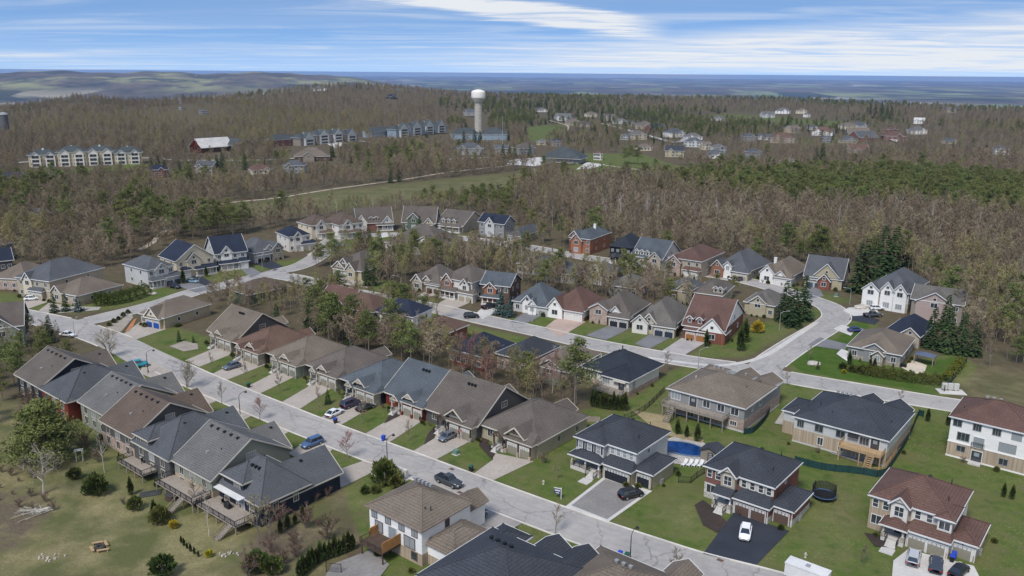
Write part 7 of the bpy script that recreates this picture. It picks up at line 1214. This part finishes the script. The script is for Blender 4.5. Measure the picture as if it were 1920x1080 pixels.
# pool, shed, loungers
e = thing('swimming_pool', 'deep blue kidney shaped pool between the white and brick houses', 'pool', (1282,843), TH, z=.13); P = [(4.3*math.cos(t_)*(1+.10*math.cos(2*t_)), 2.7*math.sin(t_)+.5*math.cos(t_)) for t_ in np.linspace(0, 2*math.pi, 33)[:-1]]
mb = MB(); Q2 = [(x*1.09, y*1.15) for x, y in P]; n = len(P); mb.add([(x, y, .16) for x, y in P]+[(x, y, .16) for x, y in Q2]+[(x, y, 0) for x, y in Q2], [f for k in range(n) for f in ((k, (k+1) % n, n+(k+1) % n, n+k), (n+k, n+(k+1) % n, 2*n+(k+1) % n, 2*n+k))]); mb.build('coping', mat('pool_coping', (.10, .14, .20), var=.2), e)
mb = MB(); mb.add([(x, y, .10) for x, y in P], [tuple(range(n))]); mb.build('pool_cover', mat('pool_blue', (.005, .035, .14), var=.45, rough=.25, scale=1.2, big=.2), e)
e = thing('garden_shed', 'small grey shed with charcoal roof beside the pool', 'shed', (1335,862), TH); mb = MB(); mb.box(-1.8, -1.4, 0, 1.8, 1.6, 2.2); mb.add([(-1.8, -1.4, 2.2), (1.8, -1.4, 2.2), (0, -1.4, 3.0), (-1.8, -1.3, 2.2), (1.8, -1.3, 2.2), (0, -1.3, 3.0)], [(0,1,2),(5,4,3)]); mb.build('wall', WL['taupe'], e)
mb = MB(); [mb.add([(0, -1.8, 3.15), (0, 2, 3.15), (s_*2.2, 2, 2.15), (s_*2.2, -1.8, 2.15), (0, -1.8, 3.03), (0, 2, 3.03), (s_*2.2, 2, 2.03), (s_*2.2, -1.8, 2.03)], [(0,1,2,3),(7,6,5,4),(0,3,7,4),(1,5,6,2),(2,6,7,3)]) for s_ in (-1, 1)]; mb.build('roof', SH['charcoal'], e); mb = MB(); mb.box(-.3, -1.46, .1, .8, -1.4, 2.0); d = mb.build('door', DARK, e); mb = MB(); [mb.box(-.1, -1.5, .4+.4*k, .6, -1.46, .65+.4*k) for k in range(4)]; mb.build('pane', GLASS2, d)
pl = 'white poolside lounge chair, '
for k, nm in enumerate(('first from the left', 'second from the left', 'third from the left', 'rightmost beside the brick house')):
    e = thing('lounge_chair', pl+nm, 'lounge chair', (1283+10*k, 872+.6*k), TH, 'white lounge chairs by the pool'); mb = MB(); mb.box(-.35, -.9, .32, .35, .35, .4); mb.build('seat', WHITE, e); mb = MB(); mb.add([(-.35, .35, .34), (.35, .35, .34), (.35, .95, .95), (-.35, .95, .95), (-.35, .35, .42), (.35, .35, .42), (.35, .9, 1.03), (-.35, .9, 1.03)], [(0,3,2,1),(4,5,6,7),(0,1,5,4),(1,2,6,5),(2,3,7,6),(3,0,4,7)]); mb.build('backrest', WHITE, e)
    for a, b_ in ((-.3, -.8), (.3, -.8), (-.3, .4), (.3, .4)): mb = MB(); mb.box(a-.04, b_-.04, 0, a+.04, b_+.04, .32); mb.build('leg', WHITE, e)
# trampoline
e = thing('trampoline', 'round netted trampoline with blue rim on the back lawn', 'trampoline', (1544,935), 0); mb = MB(); mb.lathe([(1.7, .85), (2.1, .9), (2.1, .96), (1.7, .93)], 28); mb.build('rim_pad', mat('pad_blue', (.07, .13, .22), var=.1), e); mb = MB(); mb.lathe([(.01, .88), (1.72, .88)], 24); mb.build('jump_mat', DARK, e)
for k in range(6): a = k*math.pi/3; mb = MB(); mb.tube((2.05*math.cos(a), 2.05*math.sin(a), 0), (2.05*math.cos(a), 2.05*math.sin(a), 2.7), .04); mb.build('pole', DARK, e)
mb = MB()
for k in range(48): a = k*2*math.pi/48; zt = 2.6-.25*abs(math.sin(a*3)); mb.bar((1.95*math.cos(a), 1.95*math.sin(a), .95), (1.95*math.cos(a), 1.95*math.sin(a), zt), .07, .012)
for q in range(16): z = 1.0+.1*q; [mb.bar((1.95*math.cos(a), 1.95*math.sin(a), z), (1.95*math.cos(a+.27), 1.95*math.sin(a+.27), z), .012, .045) for a in np.arange(0, 6.28, .2618)]
mb.build('safety_net', DARK, e)
# fire pit and benches
e = thing('fire_pit', 'round dark fire pit inside four timber benches', 'fire pit', (188,1028), 0); mb = MB(); mb.lathe([(.35, .05), (.35, .4), (.75, .4), (.8, .0)], 14); mb.build('ring', mat('pit_stone', (.05, .045, .04), var=.3), e); mb = MB(); mb.lathe([(.01, .1), (.36, .1)], 12); mb.build('ash_bed', mat('ash', (.2, .19, .18), var=.3), e)
for nm, p, a in (('behind the fire pit', (184,1021), R(20)), ('right of the fire pit', (199,1022), R(-50)), ('in front of the fire pit', (193,1035), R(20)), ('left of the fire pit', (173,1033), R(-50))):
    e = thing('bench', 'orange timber bench '+nm, 'bench', p, a, 'timber benches round the fire pit'); mb = MB(); [mb.box(-.85, -.22+.15*k, .4, .85, -.1+.15*k, .46) for k in range(3)]; mb.build('seat', WOODN, e)
    for s_ in (-1, 1): mb = MB(); mb.box(s_*.65-.06, -.2, 0, s_*.65+.06, .2, .4); mb.build('leg', WOODN, e)
# white trellis arbour, for-sale sign, flag
e = thing('garden_arbour', 'white lattice garden arbour on the left field', 'arbour', (150,864), R(20)); mb = MB(); [mb.box(a-.05, b_-.05, 0, a+.05, b_+.05, 2.2) for a in (-.55, .55) for b_ in (-.35, .35)]; mb.build('posts', WHITE, e); mb = MB(); [mb.box(s_*.55-.02, -.35, .25*k, s_*.55+.02, .35, .25*k+.06) for s_ in (-1, 1) for k in range(1, 9)]; mb.build('lattice', WHITE, e); mb = MB(); [mb.box(-.75, -.45+.2*k, 2.2, .75, -.38+.2*k, 2.32) for k in range(5)]; mb.build('top_slats', WHITE, e)
e = thing('for_sale_sign', 'real estate sign with navy panel on a white post on the lawn', 'sign', (1052,936), R(-20)); mb = MB(); mb.box(-.06, -.06, 0, .06, .06, 2.2); mb.box(-1.3, -.05, 1.95, .06, .05, 2.07); mb.build('post', WHITE, e); mb = MB(); mb.box(-1.25, -.03, .9, -.1, .03, 1.85); p = mb.build('sign_panel', mat('sign_navy', (.03, .035, .14), var=.1), e); mb = MB(); mb.box(-1.15, -.05, 1.45, -.2, .05, 1.7); mb.box(-1.0, -.05, 1.05, -.35, .05, 1.2); mb.build('white_stripe', WHITE, p)
x, y = G(868, 826); e = empty('flag', (x, y, 0), TH, 'red and white maple leaf flag by the garage of the side gable bungalow', 'flag'); mb = MB(); mb.tube((0, -.3, 2.4), (.1, -1.6, 3.3), .03); mb.build('pole', WHITE, e); mb = MB(); mb.box(.06, -1.5, 2.2, .1, -.5, 2.7, 0); f_ = mb.build('flag_cloth', mat('flag_white', (.8, .8, .8), var=.02), e)
mb = MB(); mb.box(.05, -1.5, 2.19, .11, -1.25, 2.71); mb.box(.05, -.75, 2.19, .11, -.5, 2.71); leaf = [(0,-.2),(.02,-.08),(.14,-.1),(.11,-.03),(.2,.06),(.13,.08),(.12,.14),(.05,.08),(.06,.17),(0,.24)]; pts = [(a, b_) for a, b_ in leaf]+[(-a, b_) for a, b_ in reversed(leaf[1:-1])]
mb.add([(s_, -1.0+a, 2.45+b_) for s_ in (.04, .12) for a, b_ in pts], [tuple(range(len(pts))), tuple(reversed(range(len(pts), 2*len(pts))))]); mb.build('red_bands_and_leaf', mat('flag_red', (.55, .01, .015), var=.02), f_)
# fences
def fence(px, h_, label, m_, solid=True, gap=2.4, name='fence', cat='fence'):
    P = smooth([G(*p) for p in px], 6) if len(px) > 2 else np.array([G(*p) for p in px]); o = P[0]; e = empty(name, (o[0], o[1], 0), 0, label, cat); s_ = np.r_[0, np.cumsum(np.linalg.norm(np.diff(P, axis=0), axis=1))]; n = max(2, int(s_[-1]/gap)+1); Q3 = [np.array([np.interp(d, s_, P[:, 0]), np.interp(d, s_, P[:, 1])])-o for d in np.linspace(0, s_[-1], n)]
    mb = MB()
    for a, b_ in zip(Q3[:-1], Q3[1:]):
        if solid: mb.bar((a[0], a[1], h_*.5), (b_[0], b_[1], h_*.5), .03, h_*.94)
        else:
            for z in (.15, h_-.1): mb.bar((a[0], a[1], z), (b_[0], b_[1], z), .04, .05)
            for q in np.linspace(0, 1, 14)[1:-1]: c = a+(b_-a)*q; mb.box(c[0]-.014, c[1]-.014, .1, c[0]+.014, c[1]+.014, h_)
    mb.build('fence_panel', m_, e)
    for q in Q3[:60]: mb = MB(); mb.box(q[0]-.05, q[1]-.05, 0, q[0]+.05, q[1]+.05, h_+.06); mb.build('fence_post', DARK if m_ != WOODN else WOODN, e)
fence([(1490,868),(1545,882),(1605,888),(1652,896),(1662,888),(1700,830),(1722,780),(1731,782)], 1.5, 'dark green screened fence round the yard with the yellow deck', GREENF); fence([(1395,815),(1412,812),(1440,780),(1446,745)], 1.4, 'dark green screened fence between the long deck house and the cream brick house', GREENF)
fence([(1170,788),(1208,770),(1245,735)], 1.3, 'black metal fence between the black roofed bungalow and the long deck house', DARK, False); fence([(1272,905),(1292,908),(1298,902),(1320,888)], 1.3, 'black metal fence between the white and brick houses', DARK, False); fence([(1770,735),(1795,703),(1812,680)], 1.6, 'dark fence behind the yellow green hedge', GREENF); fence([(1092,790),(1126,792)], 1.3, 'short wooden fence behind the last bungalow', WOODG, True)
fence([(1608,880),(1648,893),(1680,852)], 1.6, 'new yellow timber railing below the yellow deck', WOODN, False); fence([(612,1072),(634,1060),(640,1075)], 1.6, 'dark metal arbour frame below the cedar row', DARK, False, name='metal_frame')
# barbecues, patio pieces
def bbq(label, px, z=0, a=TH): x, y = ray(px[0], px[1], z); e = empty('barbecue', (x, y, z), a, label, 'barbecue'); mb = MB(); mb.box(-.7, -.3, 0, .7, .3, .85); mb.build('cart', BLKP, e); mb = MB(); mb.lathe([(.01, 1.2), (.25, 1.15), (.36, .85)], 12); mb.v = [(x*1.7, y, z) for x, y, z in mb.v]; mb.build('hood', DARK, e)
bbq('covered black barbecue on the long deck', (1298,745), 2.75); bbq('black barbecue on the yellow deck', (1617,835), 2.95); bbq('covered barbecue on the dark brown house deck', (278,862), 1.6); bbq('second covered barbecue on the dark brown house deck', (297,876), 1.6); bbq('large covered barbecue by the sage house door', (327,888), 1.9); bbq('black barbecue on the black house deck', (427,952), 1.6); bbq('barbecue on the patio of the tan roofed house', (1694,688), .1)
def chair(label, px, z, m_, a): x, y = ray(px[0], px[1], z); e = empty('patio_chair', (x, y, z), a, label, 'chair', 'patio chairs'); mb = MB(); mb.box(-.27, -.27, .38, .27, .27, .45); mb.build('seat', m_, e); mb = MB(); mb.box(-.27, .22, .45, .27, .28, .95); mb.build('backrest', m_, e); [ (lambda q: q.build('leg', m_, e))(MB().box(u-.03, v-.03, 0, u+.03, v+.03, .38)) for u in (-.24, .24) for v in (-.24, .24)]
for l_, p, z, m_, a in (('white patio chair on the sage house deck, left one', (350,898), 1.9, WHITE, .5), ('white patio chair on the sage house deck, right one', (360,903), 1.9, WHITE, 2.2), ('dark chair on the yellow deck', (1655,838), 2.95, BLKP, .4), ('dark chair on the black house deck', (420,945), 1.6, BLKP, 1.0), ('dark chair on the dark brown house deck', (268,868), 1.6, BLKP, .4), ('brown chair on the rear patio of the yellow deck house', (1571,850), 0, WOODD, .3), ('white chair beside the patio under the yellow deck', (1602,848), 0, WHITE, .9)): chair(l_, p, z, m_, a)
e = thing('pergola', 'blue roofed patio shelter behind the tan roofed house', 'pergola', (1733,682), TH); mb = MB(); mb.add([(-2.4,-1.8,2.5),(2.4,-1.8,2.5),(2.4,1.8,2.5),(-2.4,1.8,2.5),(0,0,3.2)], [(0,1,4),(1,2,4),(2,3,4),(3,0,4),(3,2,1,0)]); mb.build('canopy', mat('canopy_blue', (.09, .11, .16), var=.1), e); [MB().box(a-.08, b_-.08, 0, a+.08, b_+.08, 2.5).build('post', WOODG, e) for a in (-2.2, 2.2) for b_ in (-1.6, 1.6)]
e = thing('hot_tub', 'covered round hot tub beside the sage house deck steps', 'hot tub', (324,935), .2); mb = MB(); mb.lathe([(1.25, 0), (1.25, .85), (1.2, .9)], 8); mb.build('tub', WOODD, e); mb = MB(); mb.lathe([(1.28, .88), (1.28, 1.0), (.01, 1.03)], 8); mb.build('cover', mat('tub_cover', (.06, .055, .055), var=.15), e)
e = thing('tarp', 'dark tarpaulin sheet spread on the left field', 'tarpaulin', (281,926), .5); mb = MB(); mb.add([(-2.0, -.9, .1), (1.6, -1.2, .12), (2.1, .7, .14), (-1.4, 1.2, .1), (0, 0, .3), (-2.0, -.9, 0), (1.6, -1.2, 0), (2.1, .7, 0), (-1.4, 1.2, 0)], [(0,1,4),(1,2,4),(2,3,4),(3,0,4),(5,6,1,0),(6,7,2,1),(7,8,3,2),(8,5,0,3)]); mb.build('sheet', mat('tarp_dark', (.045, .048, .045), var=.2), e)
# fallen branches under the pale tree, a heap of stones
r = np.random.default_rng(5); x, y = G(70, 975); sg = []
for k in range(16): a = R(215)+r.normal()*.5; L_ = r.uniform(1.5, 5.5); p = np.array([r.normal()*.8, r.normal()*.5+3.2, .2]); q = p+np.array([math.cos(a)*L_, math.sin(a)*L_, r.uniform(0, .5)]); sg.append((p, q, .07, .02)); sg += [(p+(q-p)*f, p+(q-p)*f+np.array([r.normal()*.9, r.normal()*.9, r.uniform(0, .6)]), .03, .01) for f in (.4, .6, .75, .9)]
o = mobj('fallen_branches', arrmesh('fallen_branches', tubes(sg, 4), [BIRCH]), None, (x, y, 0)); tag(o, 'tangle of pale fallen branches below the bare tree', 'branches')
for l_, px, n in (('small heap of field stones at the edge of the bare patch', (92,1045), 22), ('heap of pale stones beside the black house steps', (425,1040), 20)):
    x, y = G(*px); mb = MB()
    for k in range(n): a, b_ = r.normal()*1.1, r.normal()*.4; s_ = r.uniform(.08, .2); mb.tube((a, b_, -.02), (a+.1, b_, s_*1.4), s_, s_*.6, 6)
    tag(mb.build('stone_heap', MATS['boulder_stone'], None, (x, y, 0)), l_, 'stones')
for l_, p in (('tan storm drain grate in the lane beyond the black driveway', (1350,1051)), ('storm drain grate by the kerb behind the pickup', (862,924)), ('storm drain grate at the kerb above the pickup', (847,880))):
    x, y = G(*p); mb = MB(); [mb.box(-.4, -.3+.12*k, .03, .4, -.24+.12*k, .075) for k in range(6)]; mb.box(-.46, -.36, .03, -.4, .42, .08); mb.box(.4, -.36, .03, .46, .42, .08); tag(mb.build('storm_drain', mat('rusty_iron', (.14, .09, .07), var=.2), None, (x, y, 0), TH), l_, 'drain grate')
for l_, p in (('grey fire hydrant on the lawn right of the black driveway', (1510,1045)), ('yellow white hydrant on the lawn left of the white house', (1019,908))):
    e = thing('fire_hydrant', l_, 'hydrant', p); mb = MB(); mb.lathe([(.2, 0), (.16, .1), (.14, .6), (.19, .62), (.15, .78), (.01, .86)], 10); mb.build('barrel', mat('hydrant_paint', (.45, .42, .33), var=.1), e); mb = MB(); mb.tube((-.28, 0, .48), (.28, 0, .48), .07); mb.build('outlets', MATS['hydrant_paint'], e)
# ------------------------------------------------------------- air
mb = MB(); mb.box(-64000, -64000, -320, 64000, 64000, 74.0 if True else 0); hz = mb.build('haze', []); tag(hz, kind='stuff'); hz['label'] = 'thin blue haze over the far valley'; hz['category'] = 'haze'
m = bpy.data.materials.new('haze_air'); m.use_nodes = True; t = m.node_tree; t.nodes.remove(t.nodes['Principled BSDF']); pv = N(t, 'ShaderNodeVolumePrincipled'); pv.inputs['Color'].default_value = (.38, .55, .90, 1); pv.inputs['Density'].default_value = 3.4e-5; pv.inputs['Anisotropy'].default_value = 0; t.links.new(pv.outputs[0], t.nodes['Material Output'].inputs['Volume']); hz.data.materials.clear(); hz.data.materials.append(m); hz.display_type = 'WIRE'
